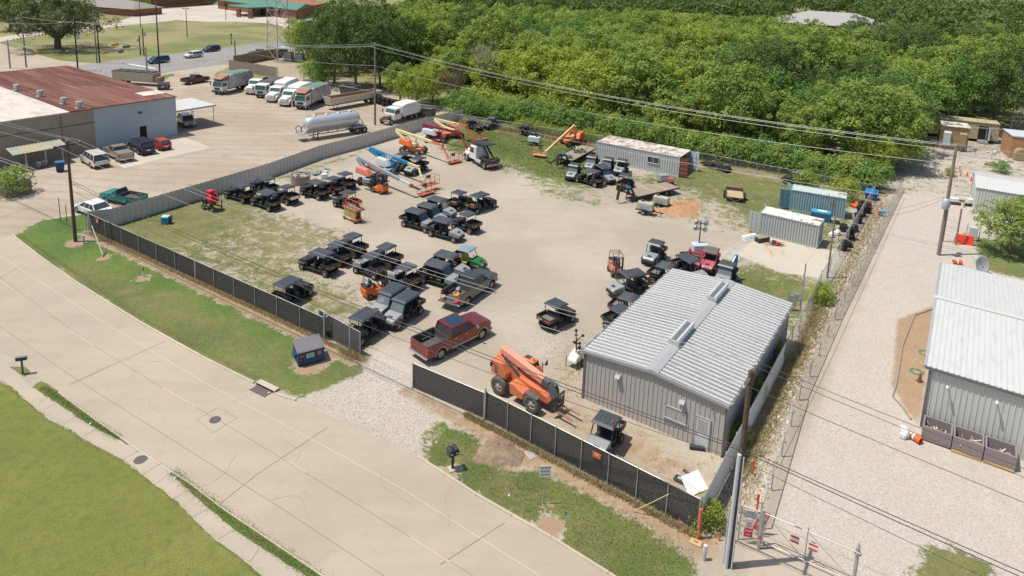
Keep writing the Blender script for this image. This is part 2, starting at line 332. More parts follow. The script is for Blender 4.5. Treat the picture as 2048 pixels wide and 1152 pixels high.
# extra street surface to the upper left, in front of the warehouse lot
D = (UPK[10]-UPK[5]).normalized(); NN = Vector((-D.y, D.x, 0))
def strip(mb, pts, w, z):
    for a, b in zip(pts, pts[1:]):
        n = Vector((-(b-a).y, (b-a).x, 0)).normalized()*w/2; mb.quad((a.x+n.x, a.y+n.y, z), (a.x-n.x, a.y-n.y, z), (b.x-n.x, b.y-n.y, z), (b.x+n.x, b.y+n.y, z))
mk = MB()
for pts, w_, mi in (([G(0, 555), G(185, 690), G(325, 776), G(470, 860), G(700, 1000), G(940, 1148), G(1100, 1260)], .026, 0), ([G(-20, 640), G(150, 757), G(400, 915), G(560, 1015), G(780, 1160)], .03, 0),
                   ([G(0, 512), G(200, 640), G(420, 772), G(600, 866), G(800, 975), G(1080, 1152)], .025, 2), ([G(205, 740), G(138, 772)], .02, 0)):
    mk.mi = mi; strip(mk, pts, w_, .012)
mk.mi = 0
for a, b in (((330, 683), (140, 768)), ((655, 855), (515, 948)), ((515, 948), (400, 1040)), ((1010, 1045), (880, 1130)), ((45, 530), (-60, 590))): strip(mk, [G(*a), G(*b)], .04, .013)
for P in ([(440, 850), (474, 838), (438, 816), (405, 830)],): strip(mk, GP([(474, 836), (437, 815), (393, 839), (426, 866), (474, 836)]), .025, .013)
mk.mi = 1
for a, b in (((140, 660), (187, 692)), ((325, 776), (392, 814)), ((575, 922), (612, 945)), ((0, 562), (30, 582)), ((820, 1075), (900, 1125))): strip(mk, [G(*a), G(*b)], .09, .015)
rc_ = random.Random(21); mk.mi = 0
for u_, v_ in ((250, 760), (470, 905), (760, 940), (120, 640), (620, 1040), (900, 1060), (330, 850), (560, 870)):
    q = G(u_, v_); a_ = rc_.uniform(0, 6.28); L_ = [q]
    for k in range(9): a_ += rc_.uniform(-.6, .6); q = q+Vector((math.cos(a_), math.sin(a_), 0))*rc_.uniform(.2, .5); L_.append(q)
    strip(mk, L_, .012, .0125)
struct(mk.build('road_markings', [M_JOINT, M_YEL, M_JOINTP]))
M_CURB = mat('kerb_concrete', rough=.9, fn=fn_conc((.46, .395, .315), (.25, .20, .14)))
def kerb(pts, side, h=.12, wd=.16, name='kerb'):
    mb = MB()
    for a, b in zip(pts, pts[1:]):
        L = (b-a).length; k = max(1, round(L/3)); n = Vector((-(b-a).y, (b-a).x, 0)).normalized()*side; d = (b-a).normalized()
        for i in range(k):
            p, q = a.lerp(b, i/k)+d*.01, a.lerp(b, (i+1)/k)-d*.01; hh = h*random.uniform(.8, 1)
            mb.hexa([(*(p).xy, 0), (*(p+n*.03).xy, hh), (*(p+n*wd).xy, 0), (*(p+n*wd).xy, hh), (*(q).xy, 0), (*(q+n*.03).xy, hh), (*(q+n*wd).xy, 0), (*(q+n*wd).xy, hh)])
    return struct(mb.build(name, M_CURB))
kerb(UPK[2:8]+[G(506, 768)], 1); kerb([G(548, 790), G(590, 803)], 1); kerb([G(832, 915), G(950, 992), G(1100, 1078), G(1215, 1150), G(1330, 1230)], 1)
kerb([G(120, 784), G(137, 797), G(207, 848), G(264, 888), G(322, 928), G(381, 964), G(444, 1013), G(520, 1064), G(655, 1155), G(760, 1235)], -1, .035, .12)
WU = [(-60, 690), (0, 728), (17, 732), (45, 756), (64, 775), (125, 814), (166, 842), (195, 857), (250, 887), (270, 903), (322, 934), (353, 959), (416, 1017), (467, 1060), (520, 1093), (620, 1160), (720, 1240)]
WL = [(-60, 710), (0, 760), (20, 771), (53, 801), (98, 840), (144, 861), (162, 877), (244, 918), (297, 959), (355, 1005), (431, 1081), (490, 1125), (520, 1152), (620, 1250)]
sheet('sidewalk', GP(WU)+GP(WL)[::-1], .020, M_WALK, .05, .4)
sheet('verge_strip', GP([(330, 928), (353, 950), (381, 966), (444, 1014), (520, 1066), (655, 1157), (720, 1210), (625, 1160), (520, 1094), (467, 1061), (416, 1018), (353, 960)]), .017, mat('strip_grass', rough=.95, fn=lambda t: grass_col(t, .3)), .06, .3)
sheet('verge_strip', GP([(64, 775), (75, 765), (85, 762), (137, 800), (207, 850), (262, 888), (250, 890), (195, 858), (166, 843), (125, 815)]), .0175, MATS['strip_grass'], .06, .3)
sheet('verge_strip', GP([(20, 734), (50, 733), (62, 745), (48, 754)]), .018, MATS['strip_grass'], .03, .3)
mb = MB()
for a, b in (((95, 796), (78, 806)), ((110, 808), (88, 820)), ((152, 833), (128, 850)), ((193, 858), (170, 872)), ((322, 926), (286, 950)), ((342, 946), (312, 968)), ((378, 980), (345, 1000)), ((416, 1018), (385, 1035)), ((467, 1060), (436, 1080)), ((520, 1095), (500, 1125)), ((282, 899), (244, 921))):
    strip(mb, [G(*a), G(*b)], .03, .026)
struct(mb.build('sidewalk_joints', M_JOINT))
M_IRON = mat('cast_iron', (.11, .10, .095), .6, .3, var=.3, vs=9)
for p, r, lb in (((430, 840), .34, 'round dark iron manhole cover in the middle of the concrete street'), ((281, 920), .36, 'round dark iron manhole cover in the sidewalk by the lawn')):
    q = G(*p); mb = MB(); mb.lathe([(0, .034), (r*.92, .034), (r, .03), (r, .002)], 28)
    mb.lathe([(r*.5, .036), (r*.55, .036)], 28); tag(mb.build('manhole_cover', M_IRON, loc=None), lb, 'manhole cover').location = q
# storm drain
q = G(527, 779); e = empty('storm_drain', q, math.atan2(D.y, D.x), 'storm drain with an iron grate and a dark slot in the kerb, by the verge', 'drain')
mb = MB()
mb.bb(-.9, .9, .12, .55, .02, .16); mb.build('slab', M_CURB, e, .01)
mb = MB(); mb.bb(-.8, .8, .08, .115, .02, .13); mb.build('opening', mat('black_void', (.012, .012, .012), .9), e)
mb = MB()
for i in range(15): mb.bb(-.7+i*.1, -.66+i*.1, -.5, 0, .015, .03)
mb.bb(-.78, .78, -.55, -.5, .012, .032); mb.bb(-.78, .78, -.02, .03, .012, .032); mb.build('grate', M_IRON, e)
# highway, cross street, lots beyond the fence
M_ASPH = mat('highway_asphalt', rough=.88, fn=fn_conc((.235, .225, .21), (.16, .15, .14)))
A, B = G(182, 127), G(594, 78); dh = (B-A).normalized(); A0, B0 = A-dh*90, B+dh*60
C, Dd = G(350, 143.5), G(600, 108); C0, D0 = C-dh*90, C+dh*110
sheet('highway', [A0, B0, D0, C0], .012, M_ASPH)
mb = MB(); nh = Vector((-dh.y, dh.x, 0)); off = (C-A).dot(nh)
mb.mi = 0
for k in (.5-.012, .5+.012): strip(mb, [A0+nh*off*k, A0+nh*off*k+dh*220], .14, .02)
mb.mi = 1
for k in (.26, .76):
    for i in range(0, 200, 12): strip(mb, [A0+nh*off*k+dh*i, A0+nh*off*k+dh*(i+3.6)], .14, .02)
strip(mb, [C-dh*2+nh*-off*.0, C+dh*100], .13, .02); strip(mb, [A0+nh*off*.03, A0+nh*off*.03+dh*90], .1, .02)
sl0 = G(258, 128); strip(mb, [sl0, sl0+nh*off*.42], .6, .021)
struct(mb.build('highway_markings', [M_YEL, M_WHITE]))
sheet('cross_street', [G(-60, 70), G(-20, 80), G(30, 97), G(60, 105), G(120, 121), G(186, 127), G(190, 131), G(150, 155), G(-60, 190)], .008, M_CONC)
def fn_lot(t):
    a = t.noise(.08, 4, .6, dist=.8); b = t.noise(.45, 5, .65, dist=.5); c = t.noise(3, 4, .7)
    r = t.mix(t.step(a, .32, .66), (.325, .265, .20), (.41, .35, .275)); r = t.mix(t.math('MULTIPLY', t.step(b, .5, .75), .6), r, (.26, .195, .135)); wv = t.node('ShaderNodeTexWave', wave_type='RINGS'); wv.inputs['Scale'].default_value = .12; wv.inputs['Distortion'].default_value = 10; wv.inputs['Detail'].default_value = 3; wv.inputs['Detail Scale'].default_value = .3; t.l.new(t.co(), wv.inputs[0]); r = t.mix(t.math('MULTIPLY', t.step(wv.outputs['Fac'], .7, .95), .35), r, (.27, .2, .14)); return t.mix(t.math('MULTIPLY', c, .25), r, (.28, .22, .16))
M_LOT = mat('lot_dirt', rough=.95, fn=fn_lot)
cA, cB = G(230, 451), G(925, 238)
sheet('parking_lot', [G(-80, 440), G(0, 468), G(22, 471), G(78, 440), G(150, 425), G(186, 428), G(229, 452), G(640, 318), G(918, 239), G(900, 215), G(800, 190), G(740, 170), C0+dh*120+nh*off*.02, C0+dh*90+nh*off*.0, C0, G(-400, 300)], .008, M_LOT)
sheet('verge_strip', [G(425, 150), G(470, 128), G(560, 160), G(560, 168), G(480, 165)], .016, M_FAR, .4, 1)
sheet('verge_strip', [G(300, 155), G(345, 147), G(350, 150), G(325, 160)], .016, M_FAR, .3, 1)
sheet('parking_lot_far', [G(290, 30), G(318, 22), G(640, 20), G(660, 45), G(640, 66), G(600, 62), G(540, 47), G(420, 41), G(320, 37)], .010, mat('far_concrete', rough=.9, fn=fn_conc((.46, .41, .34), (.36, .31, .25))))
sheet('parking_lot_far', [G(230, 46), G(300, 20), G(520, 4), G(640, 30), G(640, 42), G(420, 44), G(350, 40), G(232, 50)], .006, MATS['far_concrete'])
sheet('path', [G(-60, 84), G(70, 63), G(200, 52), G(232, 47), G(350, 37), G(350, 41), G(233, 53), G(200, 58), G(75, 70), G(-60, 95)], .008, MATS['far_concrete'])
sheet('concrete_pad', GP([(1478, 512), (1510, 474), (1540, 470), (1700, 512), (1662, 560), (1560, 545)]), .016, mat('pad_concrete', rough=.85, fn=lambda t: t.mix(t.step(t.noise(.9, 5, .65, sc3=(1, .3, 1)), .57, .70), t.mix(t.noise(.5, 4), (.40, .36, .28), (.49, .45, .37)), (.45, .28, .13))))
sheet('concrete_pad', GP([(1490, 1105), (1560, 1060), (1700, 1152), (1740, 1210), (1520, 1230)]), .016, MATS['walk_concrete'])
sheet('parking_pad', GP([(222, 322), (248, 337), (330, 316), (424, 296), (392, 282), (357, 271), (300, 284)]), .014, MATS['far_concrete'])
# edging pipe and kerb line along the alley
mb = MB(); strip(mb, GP([(1810, 395), (1735, 560), (1650, 745), (1560, 930)]), .05, .012); struct(mb.build('alley_edge_joint', M_JOINT))
# ------------------------------------------------------------------ structures
def corr(mb, P, U, V, W, period, depth, duty=.35, slope=.12, vfun=None):
    "ribbed sheet: from P along U, pushed up by V (or vfun(s)), ribs stand out along W"
    P, U, V, W = Vector(P), Vector(U), Vector(V), Vector(W).normalized(); L = U.length; u = U/L; s = 0; pts = []
    n = max(1, round(L/period)); per = L/n
    for i in range(n):
        for a, h in ((0, 0), (1-duty-2*slope, 0), (1-duty-slope, 1), (1-slope, 1)): pts.append(((i+a)*per, h*depth))
    pts.append((L, 0)); vs = []
    for s, h in pts:
        b = P+u*s+W*h; vs += [b, b+(vfun(s) if vfun else V)]
    mb.add(vs, [(2*i, 2*i+2, 2*i+3, 2*i+1) for i in range(len(pts)-1)]); return mb
Z = Vector((0, 0, 1))
def frame_of(o, yaw): return Vector((math.cos(yaw), math.sin(yaw), 0)), Vector((-math.sin(yaw), math.cos(yaw), 0))
M_GREYW = mat('grey_siding', (.42, .40, .375), .5, .0, var=.05, vs=.6, dirt=.12, dcol=(.36, .31, .25))
M_GALV = mat('galvanised_roof', (.52, .52, .505), .45, .1, var=.06, vs=.7, dirt=.12, dcol=(.40, .38, .35))
M_TRIM = mat('grey_trim', (.36, .36, .355), .45, .1, var=.06)
M_DKTRIM = mat('dark_trim', (.13, .13, .13), .5)
M_WDOOR = mat('white_door', (.52, .55, .58), .45, var=.05)
M_GLASS = mat('window_glass', (.05, .06, .065), .12, .0, var=.3, vs=2)
M_BLIND = mat('blind_glass', (.36, .36, .34), .15, var=.12, vs=3)
M_STEEL = mat('galv_steel', (.42, .42, .41), .4, .4, var=.15, vs=4)
# --- main workshop
YB = -.59; BO = Vector((5.56, 42.60, 0)); uB, vB = frame_of(BO, YB); LB, WB, HB, RB = 15.43, 9.4, 3.54, .36
e = empty('workshop_building', BO+uB*WB/2+vB*LB/2, YB, 'grey metal workshop with a ribbed roof and two ridge vents, inside the black fence corner', 'building')
def loc(mb, name, mats, par, **k): return mb.build(name, mats, par, **k)
hx, hy = WB/2, LB/2; top = lambda s: Z*(HB+RB*(1-abs(s-hx)/hx))
mb = MB()
corr(mb, (-hx, -hy, 0), (WB, 0, 0), 0*Z, (0, -1, 0), .305, .035, .18, .06, vfun=top); corr(mb, (hx, hy, 0), (-WB, 0, 0), 0*Z, (0, 1, 0), .305, .035, .18, .06, vfun=top)
for s in (-1, 1): corr(mb, (s*hx, -hy*1, 0), (0, LB, 0), Z*HB, (s, 0, 0), .305, .035, .18, .06)
mb.build('wall', M_GREYW, e)
mb = MB()
for s in (-1, 1):
    P = Vector((s*(hx+.18), -hy-.15, HB-.0)); V = Vector((-s*(hx+.18), 0, RB+.03))
    corr(mb, P, (0, LB+.3, 0), V, (0, 0, 1), .43, .010, .12, .12)
    mb.hexa([P+Vector((0, 0, -.06)), P+Vector((0, 0, .0)), P+V+Vector((0, 0, -.06)), P+V, P+Vector((0, LB+.3, -.06)), P+Vector((0, LB+.3, 0)), P+V+Vector((0, LB+.3, -.06)), P+V+Vector((0, LB+.3, 0))])
rf = mb.build('roof', M_GALV, e)
mb = MB(); mb.mi = 0
z = HB+RB+.09
mb.hexa([(-.42, -hy-.16, z-.06), (-.42, -hy-.16, z-.04), (0, -hy-.16, z-.01), (0, -hy-.16, z+.03), (-.42, hy+.16, z-.06), (-.42, hy+.16, z-.04), (0, hy+.16, z-.01), (0, hy+.16, z+.03)])
mb.hexa([(.42, -hy-.16, z-.06), (.42, -hy-.16, z-.04), (0, -hy-.16, z-.01), (0, -hy-.16, z+.03), (.42, hy+.16, z-.06), (.42, hy+.16, z-.04), (0, hy+.16, z-.01), (0, hy+.16, z+.03)])
mb.build('ridge_cap', M_TRIM, rf)
for yc in (-hy+4.9, hy-2.9):
    mb = MB(); mb.frus(-.30, .30, yc-1.45, yc+1.45, z-.03, -.38, .38, yc-1.5, yc+1.5, z+.34); mb.frus(-.38, -.10, yc-1.5, yc+1.5, z+.34, -.32, -.2, yc-1.48, yc+1.48, z+.46); mb.frus(.10, .38, yc-1.5, yc+1.5, z+.34, .2, .32, yc-1.48, yc+1.48, z+.46)
    v_ = mb.build('ridge_vent', M_GALV, rf); mb = MB(); mb.bb(-.17, .17, yc-1.42, yc+1.42, z+.34, z+.40); mb.build('slot', M_DKTRIM, v_)
for y in (-hy-.19, hy+.15):
    mb = MB()
    for s in (-1, 1):
        mb.hexa([(s*(hx+.2), y, HB-.16), (s*(hx+.2), y, HB+.03), (0, y, HB+RB-.14), (0, y, HB+RB+.06), (s*(hx+.2), y+.05, HB-.16), (s*(hx+.2), y+.05, HB+.03), (0, y+.05, HB+RB-.14), (0, y+.05, HB+RB+.06)])
    mb.build('rake_trim', M_TRIM, e)
for s in (-1, 1):
    mb = MB(); x = s*(hx+.20); mb.bb(x-.02, x+.10*s, -hy, hy, HB-.14, HB-.02); g = mb.build('gutter', M_DKTRIM, e)
    for i in range(14): mb = MB(); y = -hy+.3+i*(LB-.6)/13; mb.bb(x-.05*s, x+.12*s, y-.03, y+.03, HB-.03, HB+.0); mb.build('gutter_strap', M_GALV, g)
for x, y in ((-hx, -hy), (hx, -hy), (hx, hy), (-hx, hy)):
    mb = MB(); mb.bb(x-.045*math.copysign(1, x)*-1-.05, x+.05, y-.05, y+.05, 0, HB-.02); mb.build('corner_trim', M_DKTRIM, e)
def fx(s): return -hx+s
# window, door, lights on the gable wall
mb = MB(); mb.bb(fx(5.75), fx(7.05), -hy-.06, -hy-.02, 1.22, 1.95); wn = mb.build('window', M_BLIND, e)
mb = MB()
for a in ((5.7, 5.78, 1.16, 2.0), (7.02, 7.1, 1.16, 2.0), (6.38, 6.43, 1.2, 1.96)): mb.bb(fx(a[0]), fx(a[1]), -hy-.09, -hy-.03, a[2], a[3])
mb.bb(fx(5.7), fx(7.1), -hy-.09, -hy-.03, 1.94, 2.0); mb.bb(fx(5.66), fx(7.14), -hy-.12, -hy-.03, 1.13, 1.2); mb.build('frame', mat('frame_grey', (.40, .41, .41), .5), wn)
mb = MB(); mb.bb(fx(7.72), fx(8.56), -hy-.07, -hy-.02, .05, 2.08); d_ = mb.build('door', M_WDOOR, e, .01)
mb = MB(); mb.bb(fx(7.83), fx(8.45), -hy-.078, -hy-.072, 1.15, 1.95); mb.build('pane', M_BLIND, d_)
mb = MB(); mb.bb(fx(7.76), fx(7.80), -hy-.12, -hy-.07, .95, 1.08); mb.build('handle', M_STEEL, d_)
mb = MB()
for a in ((7.66, 7.72), (8.56, 8.62)): mb.bb(fx(a[0]), fx(a[1]), -hy-.09, -hy-.01, 0, 2.14)
mb.bb(fx(7.72), fx(8.56), -hy-.09, -hy-.01, 2.085, 2.14); mb.build('door_frame', M_TRIM, d_)
for s in (2.45, 6.78):
    mb = MB(); mb.frus(fx(s-.17), fx(s+.17), -hy-.30, -hy-.02, 2.58, fx(s-.17), fx(s+.17), -hy-.16, -hy-.02, 2.74); mb.build('wall_light', M_TRIM, e)
mb = MB(); mb.tube((fx(8.62), -hy-.06, 3.05), (fx(8.62), -hy-.2, 3.0), .05, 8); mb.build('camera', M_DKTRIM, e)
# --- shipping containers
def rust(col, amt, rc=(.26, .115, .05)):
    def f(t):
        a = t.noise(.8, 5, .7, sc3=(1, 1, .35)); b = t.noise(5, 4, .7); c = t.mix(b, tuple(x*.85 for x in col), tuple(min(.9, x*1.12) for x in col))
        s = t.noise(1.2, 5, .75, sc3=(3.2, .25, .3)); k = t.math('MAXIMUM', t.step(a, .70-amt*.3, .84-amt*.3), t.step(s, .74-amt*.25, .80-amt*.25)); return t.mix(k, c, rc)
    return f
def container(name, o, yaw, L, W, H, cw, cr, cdoor, label, doors):
    u, v = frame_of(o, yaw); e = empty(name, o-u*L/2+v*W/2, yaw, label, 'shipping container'); x, y = L/2, W/2
    mb = MB(); t = .10
    for s in (-1, 1): corr(mb, (-x+t, s*(y-.03), .14), (L-2*t, 0, 0), Z*(H-.26), (0, s*-1, 0), .275 if L < 8 else .36, .07 if L < 8 else .05, .3, .14)
    if 'back' in doors: corr(mb, (x-.03, -y+t, .14), (0, W-2*t, 0), Z*(H-.26), (-1, 0, 0), .28, .036, .32, .16)
    mb.build('wall', cw, e)
    mb = MB()
    for a in (-1, 1):
        for b in (-1, 1): mb.bb(a*(x-t), a*x, b*(y-t), b*y, 0, H-.02)
        mb.bb(-x+t, x-t, a*(y-.08), a*y, 0, .14); mb.bb(-x+t, x-t, a*(y-.07), a*y, H-.12, H-.02); mb.bb(a*(x-.08), a*x, -y+t, y-t, 0, .14); mb.bb(a*(x-.08), a*x, -y+t, y-t, H-.12, H-.02)
    mb.build('frame', cw, e)
    mb = MB(); mb.bb(-x+.08, x-.08, -y+.08, y-.08, .10, .16); mb.build('floor', mat('container_floor', (.12, .09, .06), .9), e)
    mb = MB(); corr(mb, (-x+.05, -y+.03, H-.035), (L-.1, 0, 0), (0, W-.06, 0), (0, 0, 1), .30, .028, .4, .12); mb.bb(-x+.02, x-.02, -y+.02, y-.02, H-.08, H-.04); mb.build('roof', cr, e)
    return e, x, y
def cdoor(e, hinge, ang, w, H, m, mbar, thick=.05):
    mb = MB(); mb.bb(0, w, -thick/2, thick/2, .16, H-.14); d = mb.build('door', m, e); d.location = hinge; d.rotation_euler.z = ang
    mb = MB()
    for k in (.3, .72): mb.tube((w*k, -thick, .2), (w*k, -thick, H-.2), .022, 6); mb.tube((w*k, thick, .2), (w*k, thick, H-.2), .022, 6)
    for z in (.6, 1.2, 1.85): mb.bb(.06, w-.06, -thick*.8, -thick*.5, z, z+.05); mb.bb(.06, w-.06, thick*.5, thick*.8, z, z+.05)
    mb.build('lock_bars', mbar, d)
M_C1 = mat('container_grey', rough=.6, fn=rust((.38, .41, .385), .2)); M_C1R = mat('container_roof_white', rough=.6, fn=rust((.72, .70, .66), .62))
M_C2 = mat('container_blue', rough=.6, fn=rust((.24, .36, .39), .46)); M_C2R = mat('container_roof_pale', rough=.6, fn=rust((.46, .52, .48), .55))
M_C2D = mat('container_door_teal', (.07, .16, .21), .6)
M_C3 = mat('container_light', rough=.55, fn=rust((.44, .45, .44), -.05)); M_C3R = mat('container_roof_streaked', rough=.65, fn=rust((.60, .57, .51), .78, (.30, .22, .16)))
M_C3D = mat('container_door_red', (.22, .045, .03), .6, var=.3, dirt=.2)
e, x, y = container('shipping_container', Vector((32.48, 69.4, 0)), -.596, 6.06, 2.44, 2.59, M_C1, M_C1R, None, 'short grey container with a white rusty roof, beside the concrete pad', ('back',))
mb = MB(); mb.bb(x-.07, x-.03, -y+.1, y-.1, .14, 2.5); mb.build('end_panel', M_C1, e)
cdoor(e, (-x, -y+.02, 0), PI-.05, 1.15, 2.59, M_C1, M_C1); cdoor(e, (-x, y-.02, 0), PI*.62, 1.15, 2.59, M_C1, M_C1)
e, x, y = container('shipping_container', Vector((39.40, 78.33, 0)), -.455, 6.06, 2.44, 2.59, M_C2, M_C2R, None, 'short blue container with rust streaks, behind the grey one', ('back',))
cdoor(e, (-x, -y+.02, 0), PI-.05, 1.2, 2.59, M_C2D, M_C2D); cdoor(e, (-x, y-.02, 0), PI*.7, 1.2, 2.59, M_C2, M_C2)
e, x, y = container('office_container', Vector((23.1, 92.17, 0)), -.562, 12.5, 4.6, 2.88, M_C3, M_C3R, None, 'long light grey container with a window and red open doors', ())
mb = MB(); mb.bb(-x+.03, -x+.08, -y+.1, y-.1, .14, 2.78); mb.build('end_panel', M_C3, e)
mb = MB(); mb.bb(1.7, 3.3, -y-.03, -y+.03, 1.35, 2.15); wn = mb.build('window', M_GLASS, e)
mb = MB()
for a in ((1.64, 1.7, 1.3, 2.2), (3.3, 3.36, 1.3, 2.2), (2.47, 2.53, 1.35, 2.15)): mb.bb(a[0], a[1], -y-.06, -y+.01, a[2], a[3])
mb.bb(1.6, 3.4, -y-.09, -y+.01, 1.26, 1.34); mb.bb(1.64, 3.36, -y-.06, -y+.01, 2.15, 2.2); mb.build('frame', M_WDOOR, wn)
cdoor(e, (x, -y+.1, 0), .25, 1.15, 2.9, M_C3D, mat('pink_bars', (.55, .33, .28), .6)); cdoor(e, (x, y-.1, 0), -.15, 1.3, 2.9, M_WDOOR, M_STEEL)
mb = MB(); mb.bb(x-.5, x-.45, -y+.5, y-.5, .15, 2.7); mb.build('inner_wall', mat('interior_dark', (.05, .045, .04), .9), e)
# --- right hand metal building
a, b, c = G(1852, 731, 4.3), G(2048, 790, 4.3), G(1898, 528, 4.3)
ux = (b-a).normalized(); vy = (c-a); Wd = vy.length; yaw = math.atan2(ux.y, ux.x); LR = 22.0
e = empty('metal_building', Vector((a.x, a.y, 0)), yaw, 'big pale metal building with a white ribbed roof at the right edge', 'building')
vyl = Vector((vy.dot(ux), vy.dot(Vector((-ux.y, ux.x, 0))), 0)); Wd = vyl.y
H0 = 4.3; RH = .75; M_WALLP = mat('pale_siding', (.50, .50, .47), .5, var=.05, dirt=.1); M_WROOF = mat('white_roof', rough=.45, fn=lambda t: t.mix(t.math('MULTIPLY', t.step(t.noise(1.1, 5, .75, sc3=(2.2, .5, 1)), .48, .8), .5), (.50, .51, .485), (.30, .30, .275)))
mb = MB(); corr(mb, (.25, .1, 0), (LR, 0, 0), Z*(H0-.05), (0, -1, 0), .31, .04, .2, .07); topR = lambda s: Z*(H0-.05+RH*(1-abs(s-Wd/2)/(Wd/2)))
corr(mb, (.25, Wd-.1, 0), (0, -Wd+.2, 0), 0*Z, (-1, 0, 0), .31, .04, .2, .07, vfun=topR); corr(mb, (LR, .1, 0), (0, Wd-.2, 0), 0*Z, (1, 0, 0), .31, .04, .2, .07, vfun=topR); corr(mb, (LR, Wd-.1, 0), (-LR+.25, 0, 0), Z*(H0-.05), (0, 1, 0), .31, .04, .2, .07)
mb.build('wall', M_WALLP, e)
mb = MB()
for k in (0, 1):
    P = Vector((0, Wd*k, H0)); V = Vector((0, Wd/2*(1 if not k else -1), RH)); corr(mb, P, (LR+.3, 0, 0), V, (0, 0, 1), .31, .04, .14, .06)
    mb.add([P-Z*.02, P+V-Z*.02, P+V+Vector((LR+.3, 0, -.02)), P+Vector((LR+.3, 0, -.02))], [(0, 1, 2, 3)])
rf = mb.build('roof', M_WROOF, e)
mb = MB(); mb.box((LR/2, Wd/2, H0+RH+.03), (LR+.3, .5, .03)); mb.build('ridge_cap', M_WROOF, rf)
mb = MB(); mb.bb(-.02, LR+.3, -.12, .0, H0-.16, H0-.0); mb.build('gutter', M_DKTRIM, rf)
mb = MB(); mb.hexa([(-.12, 0, H0-.18), (-.12, 0, H0+.04), (-.12, Wd/2, H0+RH-.18), (-.12, Wd/2, H0+RH+.04), (.04, 0, H0-.18), (.04, 0, H0+.04), (.04, Wd/2, H0+RH-.18), (.04, Wd/2, H0+RH+.04)])
mb.hexa([(-.12, Wd, H0-.18), (-.12, Wd, H0+.04), (-.12, Wd/2, H0+RH-.18), (-.12, Wd/2, H0+RH+.04), (.04, Wd, H0-.18), (.04, Wd, H0+.04), (.04, Wd/2, H0+RH-.18), (.04, Wd/2, H0+RH+.04)]); mb.build('rake_trim', M_TRIM, rf)
mb = MB(); mb.bb(.2, .34, -.02, .1, 0, H0-.15); mb.build('downpipe', M_DKTRIM, e)
for s in (1.3, 3.9):
    mb = MB(); mb.tube((s, .05, 3.35), (s, -.25, 3.5), .04, 6); mb.tube((s, -.25, 3.5), (s, -.4, 3.38), .09, 8); mb.build('wall_light', M_WDOOR, e)
# three scrap bins against it
M_BIN = mat('bin_mauve', (.24, .20, .20), .6, var=.1)
M_SCRAP = mat('scrap_pale', (.55, .46, .34), .8, var=.3)
rb = random.Random(3)
for i in range(3):
    P = e.location+Vector((math.cos(yaw)*(.35+i*1.65), math.sin(yaw)*(.35+i*1.65), 0))-Vector((-ux.y, ux.x, 0))*1.45; P.z = 0
    b_ = empty('scrap_bin', P, yaw, ('mauve open scrap bin beside the fallen orange barrel, first in the row by the wall', 'mauve open scrap bin in the middle of the row, tall scrap sticking out', 'mauve open scrap bin at the picture edge, with pale pipes inside')[i], 'bin', 'scrap bins along the metal building')
    mb = MB(); w_, d_, h_ = 1.6, 1.35, 1.0
    for q in ((0, w_, 0, .09), (0, w_, d_-.09, d_), (0, .1, .09, d_-.09), (w_-.1, w_, .09, d_-.09)): mb.bb(*q, .08, h_)
    mb.bb(.09, w_-.09, .09, d_-.09, .1, .18); mb.build('tub', M_BIN, b_, .015)
    mb = MB()
    for k in range(26): mb.mi = rb.randrange(3); x, y = rb.uniform(.25, 1.3), rb.uniform(.25, 1.1); mb.box((x, y, .35+rb.random()*.3), (rb.uniform(.25, .7), .05, .04), rb.uniform(0, 3), rb.uniform(-.5, .5) if k < 20 else 1.0)
    mb.build('scrap_pieces', [M_SCRAP, M_WHITE, mat('scrap_brown', (.25, .17, .10), .8)], b_)
    if i: mb = MB(); mb.bb(-.0, 1.55, -.16, -.02, 0, .13); tag(mb.build('timber', mat('raw_timber', (.40, .26, .12), .8, var=.2, vs=6), loc=None), 'yellow timber lying in front of the %s scrap bin' % ('middle' if i == 1 else 'rightmost'), 'timber', 'timbers at the foot of the bins'); o = bpy.context.scene.objects[COL.objects[-1].name]; o.location = P; o.rotation_euler.z = yaw
# --- white ribbed shed behind
a, b = G(1953, 375, 3.3), G(2048, 391, 3.3); ux2 = (b-a).normalized(); yaw = math.atan2(ux2.y, ux2.x); c = G(1955, 334, 3.9)
e = empty('white_shed', Vector((a.x, a.y, 0)), yaw, 'small pale shed with a bright white ribbed roof, behind the green tree at right', 'building')
Wd = max(5, (c-a).dot(Vector((-ux2.y, ux2.x, 0)))); mb = MB()
corr(mb, (.1, .1, 0), (12, 0, 0), Z*3.25, (0, -1, 0), .31, .04, .2, .07); corr(mb, (.1, Wd-.1, 0), (0, -Wd+.2, 0), 0*Z, (-1, 0, 0), .31, .04, .2, .07, vfun=lambda s: Z*(3.25+.5*(1-abs(s-Wd/2)/(Wd/2)))); corr(mb, (12, Wd-.1, 0), (-12, 0, 0), Z*3.25, (0, 1, 0), .31, .04, .2, .07)
mb.build('wall', M_WALLP, e)
mb = MB()
for k in (0, 1):
    P = Vector((-.1, Wd*k, 3.3)); V = Vector((0, Wd/2*(1 if not k else -1), .5)); corr(mb, P, (12.3, 0, 0), V, (0, 0, 1), .31, .04, .14, .06); mb.add([P-Z*.02, P+V-Z*.02, P+V+Vector((12.3, 0, -.02)), P+Vector((12.3, 0, -.02))], [(0, 1, 2, 3)])
mb.build('roof', mat('bright_roof', (.52, .52, .505), .4, var=.04), e)
